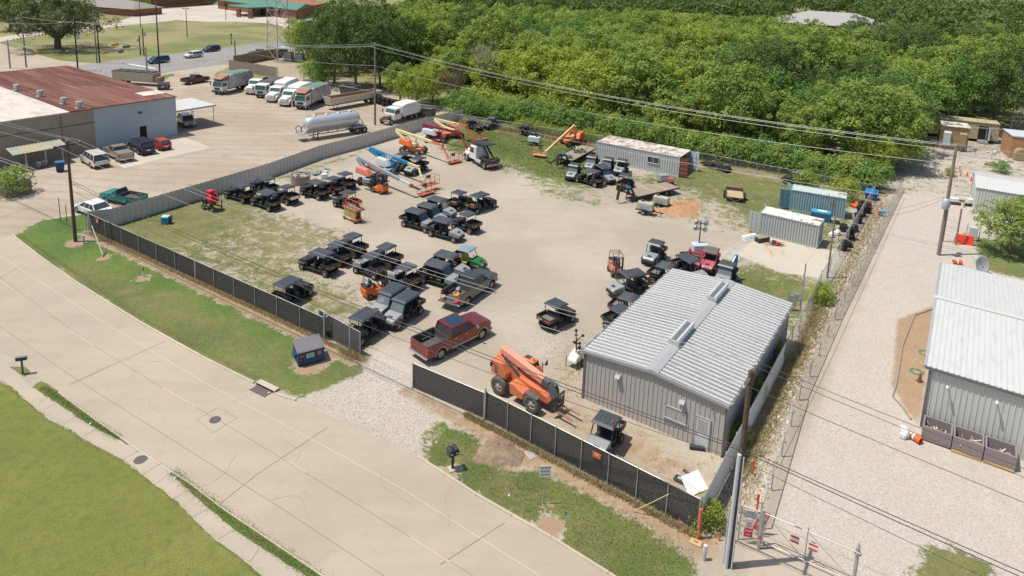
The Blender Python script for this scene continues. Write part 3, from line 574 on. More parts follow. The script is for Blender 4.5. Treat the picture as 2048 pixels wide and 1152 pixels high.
# --- equipment shelters at the far right
M_TAN = mat('tan_shelter', (.33, .235, .13), .8, var=.1, dirt=.3, dcol=(.2, .15, .09)); M_TANR = mat('flaking_roof', rough=.8, fn=lambda t: t.mix(t.step(t.noise(1.3, 5, .7), .45, .52), (.25, .20, .15), (.66, .63, .58))); M_BEIGE = mat('beige_shelter', (.42, .35, .22), .7, dirt=.5, dcol=(.22, .17, .10), vs=.8)
a, b = G(1877.6, 297), G(1932.8, 304); yaw = math.atan2(b.y-a.y, b.x-a.x); Lw = (b-a).length
e = empty('equipment_shelter', a, yaw, 'tan equipment shelter with a flaking white roof and two air conditioners', 'shelter')
h = HZ(a, 249.7); mb = MB(); mb.bb(0, Lw, 0, 3.6, .1, h-.12); mb.build('wall', M_TAN, e, .02); mb = MB(); mb.bb(-.1, Lw+.1, -.15, 3.8, h-.12, h); mb.build('roof', M_TANR, e)
for k, m in ((.22, M_WDOOR), (.78, M_TAN)): mb = MB(); mb.bb(Lw*k-.5, Lw*k+.5, -.55, -.02, .9, 2.9); mb.frus(Lw*k-.5, Lw*k+.5, -.56, -.02, 2.9, Lw*k-.5, Lw*k+.5, -.3, -.02, 3.1); mb.build('air_conditioner', m, e)
a2 = G(1994, 288.8); u_, v_ = frame_of(a, yaw); h = HZ(a2, 249); Lb = 11.5
e = empty('equipment_shelter', a2-u_*Lb, yaw, 'long beige equipment trailer with an open dark doorway, behind the tan shelter', 'shelter')
mb = MB(); mb.bb(0, Lb, 0, 3.2, .5, h-.12); mb.build('wall', M_BEIGE, e, .02); mb = MB(); mb.bb(-.06, Lb+.06, -.1, 3.3, h-.12, h); mb.build('roof', M_BEIGE, e)
mb = MB(); mb.bb(Lb-3.0, Lb-1.5, -.03, .02, .6, 2.9); mb.build('doorway', MATS['black_void'], e); mb = MB(); mb.bb(Lb-1.5, Lb-1.42, -1.1, -.02, .6, 2.8); mb.build('door', M_WDOOR, e)
mb = MB(); mb.bb(Lb-3, Lb-1.6, -1.2, -.1, .1, .5); mb.build('step', M_STEEL, e)
a = G(2017.8, 316); e = empty('block_hut', a, -.35, 'orange brown hut with a rounded hood, cut by the right edge', 'hut')
h = HZ(a, 271); mb = MB(); mb.bb(0, 7, 0, 5, 0, h-.15); mb.build('wall', mat('orange_tan', (.38, .21, .10), .85, var=.06), e); mb = MB(); mb.bb(-.1, 7.1, -.1, 5.1, h-.15, h); mb.build('roof', M_WDOOR, e)
mb = MB(); pr = [(0, .1), (0, 1.0)]+[(-.9+.9*math.cos(t_), 1.0+.9*math.sin(t_)) for t_ in [PI*i/10 for i in range(1, 10)]]+[(-1.8, 1.0), (-1.8, .1)]; mb.prism([(x_+2.2, z_) for x_, z_ in pr], -1.3, -.02); mb.build('hood', M_TAN, e)
# --- warehouse at the left
cw = Vector((-50.7, 103.8, 0)); dv = (G(0, 337)-cw).normalized(); yaw = math.atan2(-dv.y, -dv.x); ux3 = -dv; vy3 = Vector((-ux3.y, ux3.x, 0)); HW = 6.05
e = empty('warehouse', cw, yaw, 'long low warehouse with a rust red roof and pale blue and tan walls', 'building')
DW = 37.5; L1 = 11.6; L2 = 46; M_PBLUE = mat('pale_blue_wall', (.40, .47, .49), .5, var=.05, vs=.4, dirt=.12); M_TANW = mat('tan_wall', (.33, .275, .215), .8, var=.08, vs=.5, dirt=.35, dcol=(.2, .16, .12))
mb = MB(); mb.mi = 0; corr(mb, (0, 0, 0), (-L1, 0, 0), Z*(HW-.05), (0, -1, 0), .31, .03, .2, .07); corr(mb, (0, DW, 0), (0, -DW, 0), Z*(HW-.05), (1, 0, 0), .31, .03, .2, .07)
mb.mi = 1; mb.bb(-L2, -L1, .0, .3, 0, HW-.1); mb.bb(-L2, 0, DW-.3, DW, 0, HW-.3)
mb.bb(-L2, -L2+.3, .3, DW-.3, 0, HW-.1); mb.build('wall', [M_PBLUE, M_TANW], e)
mb = MB(); mb.bb(-L2, -L1, -.05, -.002, 4.0, 4.12); mb.bb(-L1-4.2, -L1-4.1, -.04, -.004, 0, HW-.2); mb.build('wall_band', mat('tan_band', (.16, .13, .10), .8), e)
M_RUST = mat('rust_roof', rough=.85, fn=lambda t: t.mix(t.step(t.noise(.35, 5, .7, sc3=(2.4, .16, 1)), .35, .75), t.mix(t.noise(2.4, 4, .6, sc3=(3, .1, 1)), (.115, .035, .022), (.19, .065, .042)), (.30, .16, .115)))
M_OLDROOF = mat('pale_old_roof', rough=.8, fn=lambda t: t.mix(t.step(t.noise(.7, 6, .75, sc3=(1, .3, 1)), .45, .7), (.54, .49, .43), (.38, .32, .26)))
mb = MB(); mb.bb(-14.6, .15, -.15, DW+.1, HW-.12, HW); corr(mb, (-14.6, -.15, HW), (14.75, 0, 0), (0, DW+.25, 0), (0, 0, 1), .31, .03, .2, .07); rf = mb.build('roof', M_RUST, e)
mb = MB(); mb.bb(-L2-.1, -14.62, -.15, DW+.1, HW-.2, HW-.04); mb.build('old_roof', M_OLDROOF, e)
mb = MB(); mb.bb(-3.2, .17, 3.0, 6.0, HW+.036, HW+.05); mb.build('roof_patch', M_OLDROOF, rf)
for (u_, v_) in ((176, 180), (215, 195), (128, 209), (160, 216)) if 0 else ((34, 180), (81, 192), (128, 207), (159, 215)):
    q = G(u_, v_, HW+.1); d_ = q-cw; X_, Y_ = d_.dot(ux3), d_.dot(vy3)
    mb = MB(); mb.bb(X_-.5, X_+.5, Y_-.5, Y_+.5, HW+.03, HW+.12); mb.lathe([(.3, HW+.1), (.3, HW+.5), (.45, HW+.55), (.45, HW+.95), (0, HW+1.0)], 14, c=(X_, Y_, 0)); v2 = mb.build('roof_vent', M_STEEL, rf)
mb = MB(); mb.bb(-5.55, -4.6, -.06, .02, 0, 2.3); mb.build('doorway', MATS['black_void'], e)
mb = MB(); mb.frus(-5.6, -5.15, -.35, -.03, 4.3, -5.6, -5.15, -.2, -.03, 4.55); mb.build('wall_light', M_DKTRIM, e)
mb = MB()
for i in range(11): mb.box((-4.2+i*.29, -.035, 3.0+.08*math.sin(i*.9)+i*.05), (.30, .02, .07), 0, -.17)
mb.build('paint_streak', M_WHITE, e)
# lean-to with ribbed green roof, bin and chairs below
a, b = G(45, 321, 2.4), G(120, 308, 2.4); lu = ux3
e = empty('lean_to', G(52, 340), yaw, 'small lean-to porch with a faded green ribbed roof against the tan warehouse wall', 'lean-to')
for x_ in (.1, 2.3, 4.3): mb = MB(); mb.bb(x_-.07, x_+.07, -.1, .04, 0, 2.3); mb.build('post', mat('cream_timber', (.50, .42, .28), .8), e)
mb = MB(); corr(mb, (-1.4, -.5, 2.3), (6.2, 0, 0), (0, 2.6, .5), (0, 0, 1), .4, .04, .3, .1); mb.build('roof', mat('lean_roof', rough=.7, fn=lambda t: t.mix(t.step(t.noise(.8, 3), .5, .6), (.36, .32, .22), (.20, .34, .27))), e)
# carport
p1, p2 = G(428, 250), G(376, 222); h = 3.4
e = empty('carport', p1, yaw, 'flat pale metal carport beside the blue end of the warehouse', 'carport')
q = [(G(350, 189, h)), (G(428, 201, h)), (G(395, 184, h)), (G(345, 174, h))]
L_ = [Vector(((p-p1).dot(ux3), (p-p1).dot(vy3), 0)) for p in q]
X0_, X1_ = min(l.x for l in L_), .3; Y1_ = 6.5
mb = MB(); mb.bb(-6.8, .3, -.3, 7.0, h-.1, h); mb.build('roof', mat('carport_roof', (.50, .50, .47), .5, dirt=.2), e); mb = MB(); mb.bb(-6.8, .32, -.34, -.28, h-.25, h-.02); mb.bb(.28, .34, -.3, 7, h-.25, h-.02); mb.build('fascia', M_TRIM, e)
for x_, y_ in ((0, 0), (-3.4, 0), (0, 6.6), (-3.4, 6.6)): mb = MB(); mb.tube((x_, y_, 0), (x_, y_, h-.1), .06, 8); mb.build('post', M_STEEL, e)
# --- brick building with green roof, far left
M_BRICK = mat('brick_far', (.27, .115, .065), .85, var=.12, vs=1, dirt=.15, dcol=(.38, .22, .15)); M_GREEN = mat('green_roof', (.075, .20, .125), .5, var=.08, vs=.3)
def slab_house(name, pts, zb, zt, m, par): mb = MB(); mb.poly([(p.x-par.location.x, p.y-par.location.y) for p in pts], zb, zt); return mb.build(name, m, par)
p0 = G(598, 38.5); e = empty('brick_building', p0, 0, 'long brick building with a dark green roof and a porch on pillars, beyond the lawn', 'building')
b0, b1, b2, b3 = G(436, 17), G(592, 39.5), G(650, 24), G(560, -6)
slab_house('wall', [b0, b1, b2, b3], 0, 4.0, M_BRICK, e)
r = [G(434, 1, 4.2), G(592, 20.5, 4.2), G(652, 7, 4.2), G(575, -12, 4.2)]
rc = (r[0]+r[1]+r[2]+r[3])/4+Z*2.6; mb = MB(); L_ = p0
dd = (b1-b0).normalized(); n_ = (b2-b1).normalized(); e0, e1 = b0-dd-n_*1, b1+dd-n_; f0, f1 = b0-dd+n_*22, b1+dd+n_*22; m0, m1 = (e0+f0)/2, (e1+f1)/2
mb.add([e0+Z*3.9-L_, e1+Z*3.9-L_, m1+Z*5.6-L_, m0+Z*5.6-L_, f0+Z*3.9-L_, f1+Z*3.9-L_], [(0, 1, 2, 3), (3, 2, 5, 4), (0, 3, 4), (1, 5, 2), (0, 4, 5, 1)]); mb.build('roof', M_GREEN, e)
for k in (.12, .3, .48, .8): c_ = b0.lerp(b1, k)-n_*.1-L_; mb = MB(); mb.box((c_.x, c_.y, 2), (1.2, 1.2, 1.6), math.atan2(dd.y, dd.x)); mb.build('window', M_GLASS, e)
pc = [G(478, 33), G(503, 37.5), G(497, 28)]
for k in ((478, 34), (501, 37), (520, 30)): c_ = G(*k)-L_; mb = MB(); mb.box((c_.x, c_.y, 1.7), (1.4, 1.4, 3.4)); mb.build('pillar', M_BRICK, e)
c_ = (G(478, 34)+G(520, 30))/2-L_; mb = MB(); mb.box((c_.x, c_.y+3, 3.7), (15, 13, .5), math.atan2(dd.y, dd.x)); mb.build('porch_roof', M_GREEN, e)
p0 = G(405, 14); e = empty('brick_building', p0, 0, 'low brick building with a flat roof at the top edge behind the white car', 'building')
slab_house('wall', [G(300, 16), G(415, 8.5), G(440, -6), G(320, -4)], 0, 4.2, M_BRICK, e); slab_house('roof', [G(299, 17), G(416, 9.5), G(440, -6), G(320, -4)], 4.2, 4.5, M_TRIM, e)
p0 = G(240, 26); e = empty('brick_house', p0, 0, 'brick house with a grey hipped roof behind the big oak', 'house')
u_ = Vector((.95, -.31, 0)); n_ = Vector((.31, .95, 0)); mb = MB(); x_, y_ = 14, 7
mb.box((0, 0, 1.4), (x_*2, y_*2, 2.8), -.315); mb.build('wall', M_BRICK, e)
mb = MB(); f = lambda a_, b_, z_: u_*a_+n_*b_+Z*z_
mb.add([f(-x_-.6, -y_-.6, 2.7), f(x_+.6, -y_-.6, 2.7), f(x_+.6, y_+.6, 2.7), f(-x_-.6, y_+.6, 2.7), f(-x_+6, 0, 5.2), f(x_-6, 0, 5.2)], [(0, 1, 5, 4), (1, 2, 5), (2, 3, 4, 5), (3, 0, 4), (0, 3, 2, 1)]); mb.build('roof', mat('grey_shingle', (.24, .22, .20), .9), e)
# far roofs over the wood
for (pp, hh, lb, rfm, x_, y_, rz) in (((1665, 24), 12.5, 'grey hipped roof of a house showing over the far tree tops', mat('grey_far_roof', (.33, .31, .30), .8), 19, 11, -.35), ((1420, 12), 5, 'flat white roof at the top edge beyond the wood', mat('far_white_roof', (.62, .60, .57), .7), 18, 8, -.12), ((1680, 4), 5, 'low pale roof far off at the top edge, right of the grey one', MATS['far_white_roof'], 20, 10, -.2)):
    q = G(*pp, hh); q.z = 0; q = q.normalized()*min(q.length, 306) if hh > 12 else q; FB = q if hh > 12 else FB; e = empty('far_building', q, rz, lb, 'building')
    mb = MB(); mb.box((0, 0, hh*.35), (x_*2, y_*2, hh*.7)); mb.build('wall', mat('far_wall', (.13, .12, .11), .8), e)
    mb = MB(); mb.add([(-x_-1, -y_-1, hh*.68), (x_+1, -y_-1, hh*.68), (x_+1, y_+1, hh*.68), (-x_-1, y_+1, hh*.68), (-x_*.4, 0, hh), (x_*.4, 0, hh)], [(0, 1, 5, 4), (1, 2, 5), (2, 3, 4, 5), (3, 0, 4), (0, 3, 2, 1)]); mb.build('roof', rfm, e)
# ------------------------------------------------------------------ fences
M_POST = mat('galv_post', (.40, .40, .39), .45, .3, var=.1)
def sub(a, b, n): return [a.lerp(b, i/n) for i in range(n+1)]
# corrugated fence
M_CF = mat('corrugated_fence', (.56, .52, .47), .5, var=.06, vs=.5, dirt=.18, dcol=(.38, .32, .25)); M_PINK = mat('pink_stain', (.55, .40, .36), .6)
pts = [G(*q) for q in ((229, 452), (330, 421), (430, 390), (535, 357), (640, 318), (735, 292), (820, 267), (885, 250), (925, 240))]
e = empty('corrugated_fence', (pts[0]+pts[-1])/2, 0, 'long pale ribbed metal fence between the yard and the truck lot', 'fence'); O = e.location
mb = MB()
for a, b in zip(pts, pts[1:]): corr(mb, a-O, (b-a), Z*1.95, (b-a).cross(Z), .62, .10, .2, .06)
mb.build('panel', M_CF, e)
mb = MB()
for a, b in zip(pts, pts[1:]):
    n = (b-a).cross(Z).normalized()*-.06
    for z_ in (.4, 1.8): mb.tube(a-O+n+Z*z_, b-O+n+Z*z_, .03, 4)
mb.build('rail', M_POST, e)
for a, b in zip(pts, pts[1:]):
    n = (b-a).cross(Z).normalized()*-.12
    for p in sub(a, b, max(2, int((b-a).length/3)))[:-1]: mb = MB(); q = p-O+n; mb.tube(q, q+Z*2.0, .04, 6); mb.tube(q+Z*2.0, q+Z*2.3-n*2.5, .02, 4); mb.build('post', M_POST, e)
a, b = G(176, 458), G(229, 452)
e = empty('corrugated_fence', (a+b)/2, 0, 'short pale ribbed fence panel closing the corner by the black fence', 'fence'); mb = MB()
corr(mb, a-e.location, b-a, Z*1.9, (0, -1, 0), .32, .03, .25, .08); mb.build('panel', M_CF, e)
# chain-link helpers
def fn_mesh(t): return t.mix(t.noise(2, 3), (.008, .008, .009), (.016, .016, .018))
M_SLAT = mat('black_slat', rough=.55, fn=fn_mesh); M_WIRE = mat('wire_steel', (.34, .34, .335), .5, .3, var=.1)
M_WIREB = mat('wire_bright_galv', (.62, .62, .61), .45, .2)
def lattice(mb, a, b, z0, z1, p, r, off):
    "diamond mesh of thin strips"
    d = (b-a); L = d.length; u = d/L; n = u.cross(Z)*off; h = z1-z0; k = int((L+h)/p)
    for i in range(k):
        s = i*p
        for sg in (1, -1):
            s0, s1 = (s-h, s) if sg > 0 else (s, s-h); q0, q1 = s0, s1; za, zb = z0, z1
            lo, hi = min(q0, q1), max(q0, q1)
            if hi < 0 or lo > L: continue
            def cl(sv): return max(0, min(L, sv))
            A_, B_ = cl(q0), cl(q1); t0 = (A_-q0)/(q1-q0); t1 = (B_-q0)/(q1-q0)
            if abs(t1-t0) < .02: continue
            P0 = a+u*A_+n+Z*(za+(zb-za)*t0); P1 = a+u*B_+n+Z*(za+(zb-za)*t1); w_ = (P1-P0).normalized().cross(n).normalized()*r
            mb.quad(P0+w_, P0-w_, P1-w_, P1+w_)
def chain_fence(name, a, b, npost, h, label, slats=None, mesh=True, pitch=.16, r=.008, rail=True, wires=True, tops=0):
    e = empty(name, (a+b)/2, 0, label, 'fence'); O = e.location; u = (b-a).normalized(); n = u.cross(Z)
    if slats is not None:
        mb = MB(); m_ = int((b-a).length/.09)
        rr = random.Random(int(abs(a.x*10)))
        for i in range(m_):
            p = a+u*((i+.5)*.09)-O-n*.012; hh = h-.04+rr.uniform(-.02, .02); w_ = .0425
            mb.hexa([p-u*w_+Z*.05, p-u*w_+Z*hh, p-u*w_-n*.006+Z*.05, p-u*w_-n*.006+Z*hh, p+u*w_+Z*.05, p+u*w_+Z*hh, p+u*w_-n*.006+Z*.05, p+u*w_-n*.006+Z*hh])
        mb.build('slats', slats, e)
    if mesh: mb = MB(); lattice(mb, a-O, b-O, .04, h, pitch, r, .012); mb.build('chain_link', M_WIRE if slats or pitch > .12 else M_WIREB, e)
    if rail: mb = MB(); mb.tube(a-O+Z*h, b-O+Z*h, .028, 6); mb.build('rail', M_POST, e)
    for p in sub(a, b, npost):
        mb = MB(); q = p-O+n*.045; mb.tube(q, q+Z*(h+.06), .036, 8)
        if tops: mb.tube(q+Z*(h+.04), q+Z*(h+.04+tops)+n*tops*.6, .02, 5)
        mb.build('post', M_POST, e)
    return e
BH = 1.82
a, b = G(182, 462), G(650, 680)
k_ = .52; m_ = a.lerp(b, k_)
chain_fence('black_fence', a, m_, 6, BH, 'black slatted chain-link fence along the grass verge, half nearer the wooden pole', M_SLAT, pitch=.13, r=.003)
chain_fence('black_fence', m_+(b-a).normalized()*.06, b, 6, BH, 'black slatted chain-link fence along the verge, half behind the blue dumpster', M_SLAT, pitch=.13, r=.004)
chain_fence('sliding_gate', G(636, 668)+Vector((.12, .18, 0)), G(718, 714)+Vector((.1, .1, 0)), 1, 1.9, 'open black sliding gate panel beside the thick gate post, by the dumpster', M_SLAT, pitch=.11, r=.007)
for p_, lb in (((701, 698), 'thick grey gate post at the end of the black fence by the driveway'), ((650, 678), 'grey gate post with a roller behind the blue dumpster')):
    q = G(*p_); e = empty('gate_post', q+Vector((0, -.15, 0)), 0, lb, 'post'); mb = MB(); mb.tube((0, 0, 0), (0, 0, 2.15), .07, 10); mb.build('post_shaft', M_POST, e); mb = MB(); mb.box((.12, .05, 1.9), (.3, .12, .14)); mb.build('roller', M_STEEL, e)
c, d = G(826, 776), G(968, 838)
chain_fence('sliding_gate', c, d, 1, 1.85, 'black slatted gate panel across the driveway, on a ground rail', M_SLAT, pitch=.13, r=.0045)
f = G(1395, 1065)
chain_fence('black_fence', d+(f-d).normalized()*.1, f, 8, 1.98, 'black slatted fence in front of the workshop, from the gate to the orange marker post', M_SLAT, pitch=.13, r=.0045)
q = d; e = empty('gate_post', q+Vector((.05, -.12, 0)), 0, 'tall grey gate post with a small plate, between gate panel and fence', 'post'); mb = MB(); mb.tube((0, 0, 0), (0, 0, 2.3), .06, 10); mb.build('post_shaft', M_POST, e)
mb = MB(); mb.box((.35, -.06, 1.75), (.5, .03, .3), -.55); mb.build('plate', M_STEEL, e)
def sign_on(p, z, w_, h_, yaw, label, rows, base, parent=None, off=.05):
    "flat sign: coloured board with lines of lettering; rows = [(text, size, dz, mat)]"
    e = empty('sign', p, yaw, label, 'sign'); mb = MB(); mb.box((0, 0, z), (w_, .02, h_)); mb.build('board', base, e)
    for t_, s_, dz, m in rows:
        vs, fs = text_mb(t_, s_); mb = MB(); mb.add([(v[0], v[1]-.0135, v[2]+z+dz) for v in vs], fs); mb.build('lettering', m, e)
    return e
M_RED = mat('sign_red', (.55, .06, .04), .5, var=.05); M_ORG = mat('sign_orange', (.62, .16, .06), .5, var=.05); M_BLK = mat('sign_black', (.02, .02, .02), .5, var=.05)
fb = (f-d).normalized(); yb = math.atan2(fb.y, fb.x)
p = d+fb*((G(1185, 965)-d).dot(fb)); sign_on(p+fb.cross(Z)*.10, 1.55, .50, .34, yb, 'small orange and white warning sign on the black fence before the workshop', [('NO', .14, .05, M_WHITE), ('PARKING', .09, -.08, M_ORG)], M_ORG)
mb = MB()
p = a+(b-a).normalized()*1.6; yl = math.atan2((b-a).y, (b-a).x); sign_on(p+(b-a).normalized().cross(Z)*.10, 1.5, .42, .45, yl, 'small orange sign on the black fence near its far left end', [('KEEP', .11, .08, M_WHITE), ('OUT', .11, -.08, M_WHITE)], M_ORG)
# right boundary: two fences with a rocky ditch between
M_PSLAT = mat('pale_slat', (.62, .62, .60), .5, var=.08, vs=2)
r0, r1, r2, r3 = G(1748, 396), G(1640, 580), G(1565, 735), G(1400, 1062)
chain_fence('chain_fence', r0, r1, 7, 1.8, 'pale galvanised chain-link fence behind the tyre pile', None, pitch=.11, r=.009)
chain_fence('chain_fence', r1, r2, 5, 1.85, 'pale wire fence panels beside the far end of the workshop wall', None, pitch=.11, r=.009)
chain_fence('chain_fence', r2, r3, 9, 2.0, 'pale slatted fence along the workshop side down to the orange marker post', M_PSLAT, pitch=.16, r=.006)
s0, s1, s2 = G(1802, 378), G(1672, 640), G(1600, 800); s3 = G(1520, 1060)
chain_fence('chain_fence', s0, s1, 11, 1.45, 'pale wire fence on the alley side of the rocky ditch, far half', None, pitch=.11, r=.009)
chain_fence('chain_fence', s1+(s2-s1).normalized()*.1, s2, 4, 1.45, 'open wire fence on the alley side of the rocky ditch, middle stretch', None, pitch=.14, r=.006)
chain_fence('chain_fence', s2+(s3-s2).normalized()*.1, s3, 4, 1.6, 'open wire fence leaning by the alley near the foreground pole', None, pitch=.14, r=.006)
chain_fence('chain_fence', G(915, 246)+Vector((.5, -.3, 0)), G(1205, 292), 8, 1.6, 'rusty wire fence under the shrubs behind the lifts', None, pitch=.3, r=.01, tops=.3)
chain_fence('chain_fence', G(1390, 325), G(1745, 394), 8, 1.6, 'wire fence along the wood right of the long container', None, pitch=.3, r=.01, tops=.3)
chain_fence('chain_fence', G(1858, 300), G(2048, 330), 6, 1.7, 'thin wire fence in front of the equipment shelters', None, pitch=.4, r=.008)
# pipe gate to the alley, lower right
g0, g1 = G(1517, 1087), G(1712, 1152+22)
e = empty('pipe_gate', g0, 0, 'open pipe and wire gate across the alley at the bottom right, with two striped signs', 'gate'); O = g0; L = (g1-g0).length; u = (g1-g0).normalized()
mb = MB(); h = 1.85
for z_ in (.2, h): mb.tube(u*.15+Z*z_, g1-O+Z*z_, .03, 6)
for k in (.15/L, .48, .97): mb.tube(u*L*k+Z*.2, u*L*k+Z*(h+(.25 if k == .48 else 0)), .03, 6)
mb.tube(u*.15+Z*h, u*L*.48+Z*.2, .018, 5); mb.tube(u*L*.48+Z*h, u*L*.97+Z*.2, .018, 5); mb.build('frame', M_POST, e)
mb = MB(); lattice(mb, u*.15, g1-O, .2, h, .14, .004, .0); mb.build('chain_link', M_WIRE, e)
for k in (.36, .55):
    mb = MB(); q = u*L*k+u.cross(Z)*.04+Z*1.15; mb.mi = 0; yaw = math.atan2(u.y, u.x); mb.box(q, (.42, .015, .42), yaw); mb.mi = 1
    n = u.cross(Z)*.012
    for z_ in (-.13, .13): mb.box(q+n+Z*z_, (.42, .006, .10), yaw)
    mb.build('striped_sign', [M_WHITE, M_RED], e)
q = G(1517, 1098); e = empty('gate_post', q, 0, 'grey gate post with a red band at the alley gate', 'post'); mb = MB(); mb.tube((0, 0, 0), (0, 0, 2.3), .075, 12); mb.build('post_shaft', M_POST, e); mb = MB(); mb.tube((0, 0, .62), (0, 0, .82), .08, 12); mb.build('red_band', M_RED, e)
q = G(1706, 1168); e = empty('gate_post', q, 0, 'grey gate latch post cut by the bottom edge on the gravel alley', 'post'); mb = MB(); mb.tube((0, 0, 0), (0, 0, 2.1), .09, 12); mb.tube((0, 0, 2.1), (0, 0, 2.3), .04, 8); mb.box((0, 0, 1.75), (.26, .26, .14)); mb.build('post_shaft', M_POST, e)
# signs on the short wire fence next to it
a, b = G(1476, 1078), G(1514, 1092)
chain_fence('chain_fence', a, b, 1, 2.0, 'narrow wire fence panel between the foreground pole and the gate post', None, pitch=.14, r=.005)
p = a.lerp(b, .45)+Vector((0, -.12, 0))
sign_on(p, 1.75, .72, .42, -.2, 'grey notice board with lines of writing, left of the alley gate', [('NOTICE', .1, .12, M_BLK), ('PRIVATE PROPERTY', .07, 0, M_BLK), ('NO TRESPASSING', .07, -.12, M_BLK)], mat('sign_grey', (.45, .46, .47), .5))
sign_on(p+Vector((-.02, 0, 0)), 1.22, .38, .50, -.2, 'small red and white warning sign under the grey notice board', [('DANGER', .09, .16, M_WHITE), ('KEEP', .1, 0, M_BLK), ('OUT', .1, -.15, M_BLK)], mat('sign_pinkwhite', (.60, .50, .48), .5))
sign_on(p+Vector((-.02, 0, 0)), .68, .42, .50, -.2, 'crimson sign lowest of the three beside the alley gate', [('STOP', .13, .1, M_WHITE), ('CALL', .1, -.1, M_WHITE)], mat('sign_crimson', (.55, .03, .10), .5))
# wood fences
M_OLDWOOD = mat('old_boards', (.25, .21, .165), .85, var=.25, vs=3)
def board_fence(a, b, h, label, step=.16):
    e = empty('board_fence', (a+b)/2, 0, label, 'fence'); O = e.location; u = (b-a).normalized(); yaw = math.atan2(u.y, u.x); mb = MB(); rr = random.Random(5)
    k = int((b-a).length/step)
    for i in range(k): p = a+u*(i+.5)*step-O; hh = h+rr.uniform(-.06, .06); mb.box((p.x, p.y, hh/2), (step*.92, .02, hh), yaw)
    mb.build('boards', M_OLDWOOD, e)
    for p in sub(a, b, max(1, int((b-a).length/2.6))): mb = MB(); q = p-O-u.cross(Z)*.08; mb.box((q.x, q.y, h/2), (.1, .1, h), yaw); mb.build('post', M_OLDWOOD, e)
board_fence(G(13, 397), G(64, 384), 1.8, 'weathered board fence panel in front of the shrub by the warehouse'); board_fence(G(-40, 372), G(12, 396), 1.8, 'weathered board fence running off the left edge')
board_fence(G(458, 140), G(555, 156), 2.4, 'tall grey board fence around the lattice tower compound', .3)
mb = MB(); A_, B_ = G(458, 137)+Vector((0, 3, 0)), G(575, 112); 
e = empty('compound_wall', (A_+B_)/2, 0, 'stained block wall behind the board fence around the lattice tower', 'wall'); u = (B_-A_).normalized(); mb.box((0, 0, 1.3), ((B_-A_).length, .3, 2.6), math.atan2(u.y, u.x)); mb.build('blocks', mat('stained_block', (.27, .23, .15), .9, var=.2, dirt=.5, dcol=(.12, .11, .07), vs=.6), e)
# ------------------------------------------------------------------ trees and shrubs
def leaf_mat(name, a, b, c, trans=.33):
    m = bpy.data.materials.new(name); m.use_nodes = True; t = NT(m); t.n.remove(t.b)
    at = t.node('ShaderNodeAttribute', attribute_name='tint'); oi = t.node('ShaderNodeObjectInfo')
    col = t.mix(at.outputs['Fac'], a, b); col = t.mix(t.math('MULTIPLY', oi.outputs['Random'], .55), col, c)
    d = t.node('ShaderNodeBsdfDiffuse'); tr = t.node('ShaderNodeBsdfTranslucent'); mx = t.node('ShaderNodeMixShader'); mx.inputs[0].default_value = trans
    t.l.new(col, d.inputs[0]); t.l.new(t.mix(1.0, col, (1.0, 1.15, .5), 'MULTIPLY'), tr.inputs[0]); t.l.new(d.outputs[0], mx.inputs[1]); t.l.new(tr.outputs[0], mx.inputs[2]); t.l.new(mx.outputs[0], t.n['Material Output'].inputs[0]); return m
L_MID = leaf_mat('leaf_mid', (.155, .225, .060), (.35, .44, .125), (.36, .40, .11))
L_YEL = leaf_mat('leaf_yellowish', (.23, .28, .055), (.43, .46, .10), (.33, .39, .09))
L_DRK = leaf_mat('leaf_dark', (.07, .115, .042), (.17, .23, .08), (.13, .175, .065), .25)
L_OAK = leaf_mat('leaf_oak', (.075, .10, .045), (.155, .185, .085), (.10, .125, .06), .2)
L_BLU = leaf_mat('leaf_bluish', (.11, .21, .062), (.25, .38, .12), (.23, .32, .09))
L_DRY = leaf_mat('dry_weed', (.33, .255, .14), (.52, .42, .25), (.42, .34, .2), .2)
L_GRS = leaf_mat('grass_blade', (.06, .14, .018), (.13, .225, .035), (.11, .17, .03), .3)
M_BARK = mat('bark', (.13, .105, .08), .9, var=.3, vs=5); M_DEAD = mat('dead_wood', (.33, .29, .245), .85, var=.2, vs=4)
def leaves(name, P, N, size, tint, m, parent=None, rng=None, aspect=.7):
    n = len(P); N = N/np.linalg.norm(N, axis=1, keepdims=True); r = rng.normal(size=(n, 3)); T = np.cross(N, r); T /= np.linalg.norm(T, axis=1, keepdims=True)+1e-9; B = np.cross(N, T)
    s = (size*(.6+.8*rng.random(n)))[:, None]; k = s*aspect
    V = np.stack([P-T*s, P-B*k*.5+N*s*.15, P+T*s, P+B*k*.5+N*s*.15], 1).reshape(-1, 3)
    me = bpy.data.meshes.new(name); me.vertices.add(4*n); me.vertices.foreach_set('co', V.astype(np.float32).ravel())
    me.loops.add(4*n); me.loops.foreach_set('vertex_index', np.arange(4*n, dtype=np.int32)); me.polygons.add(n)
    me.polygons.foreach_set('loop_start', np.arange(0, 4*n, 4, dtype=np.int32)); me.polygons.foreach_set('loop_total', np.full(n, 4, np.int32)); me.update(calc_edges=True)
    a = me.attributes.new('tint', 'FLOAT', 'FACE'); a.data.foreach_set('value', np.clip(tint, 0, 1).astype(np.float32)); me.materials.append(m)
    o = bpy.data.objects.new(name, me); COL.objects.link(o)
    if parent: o.parent = parent
    return o
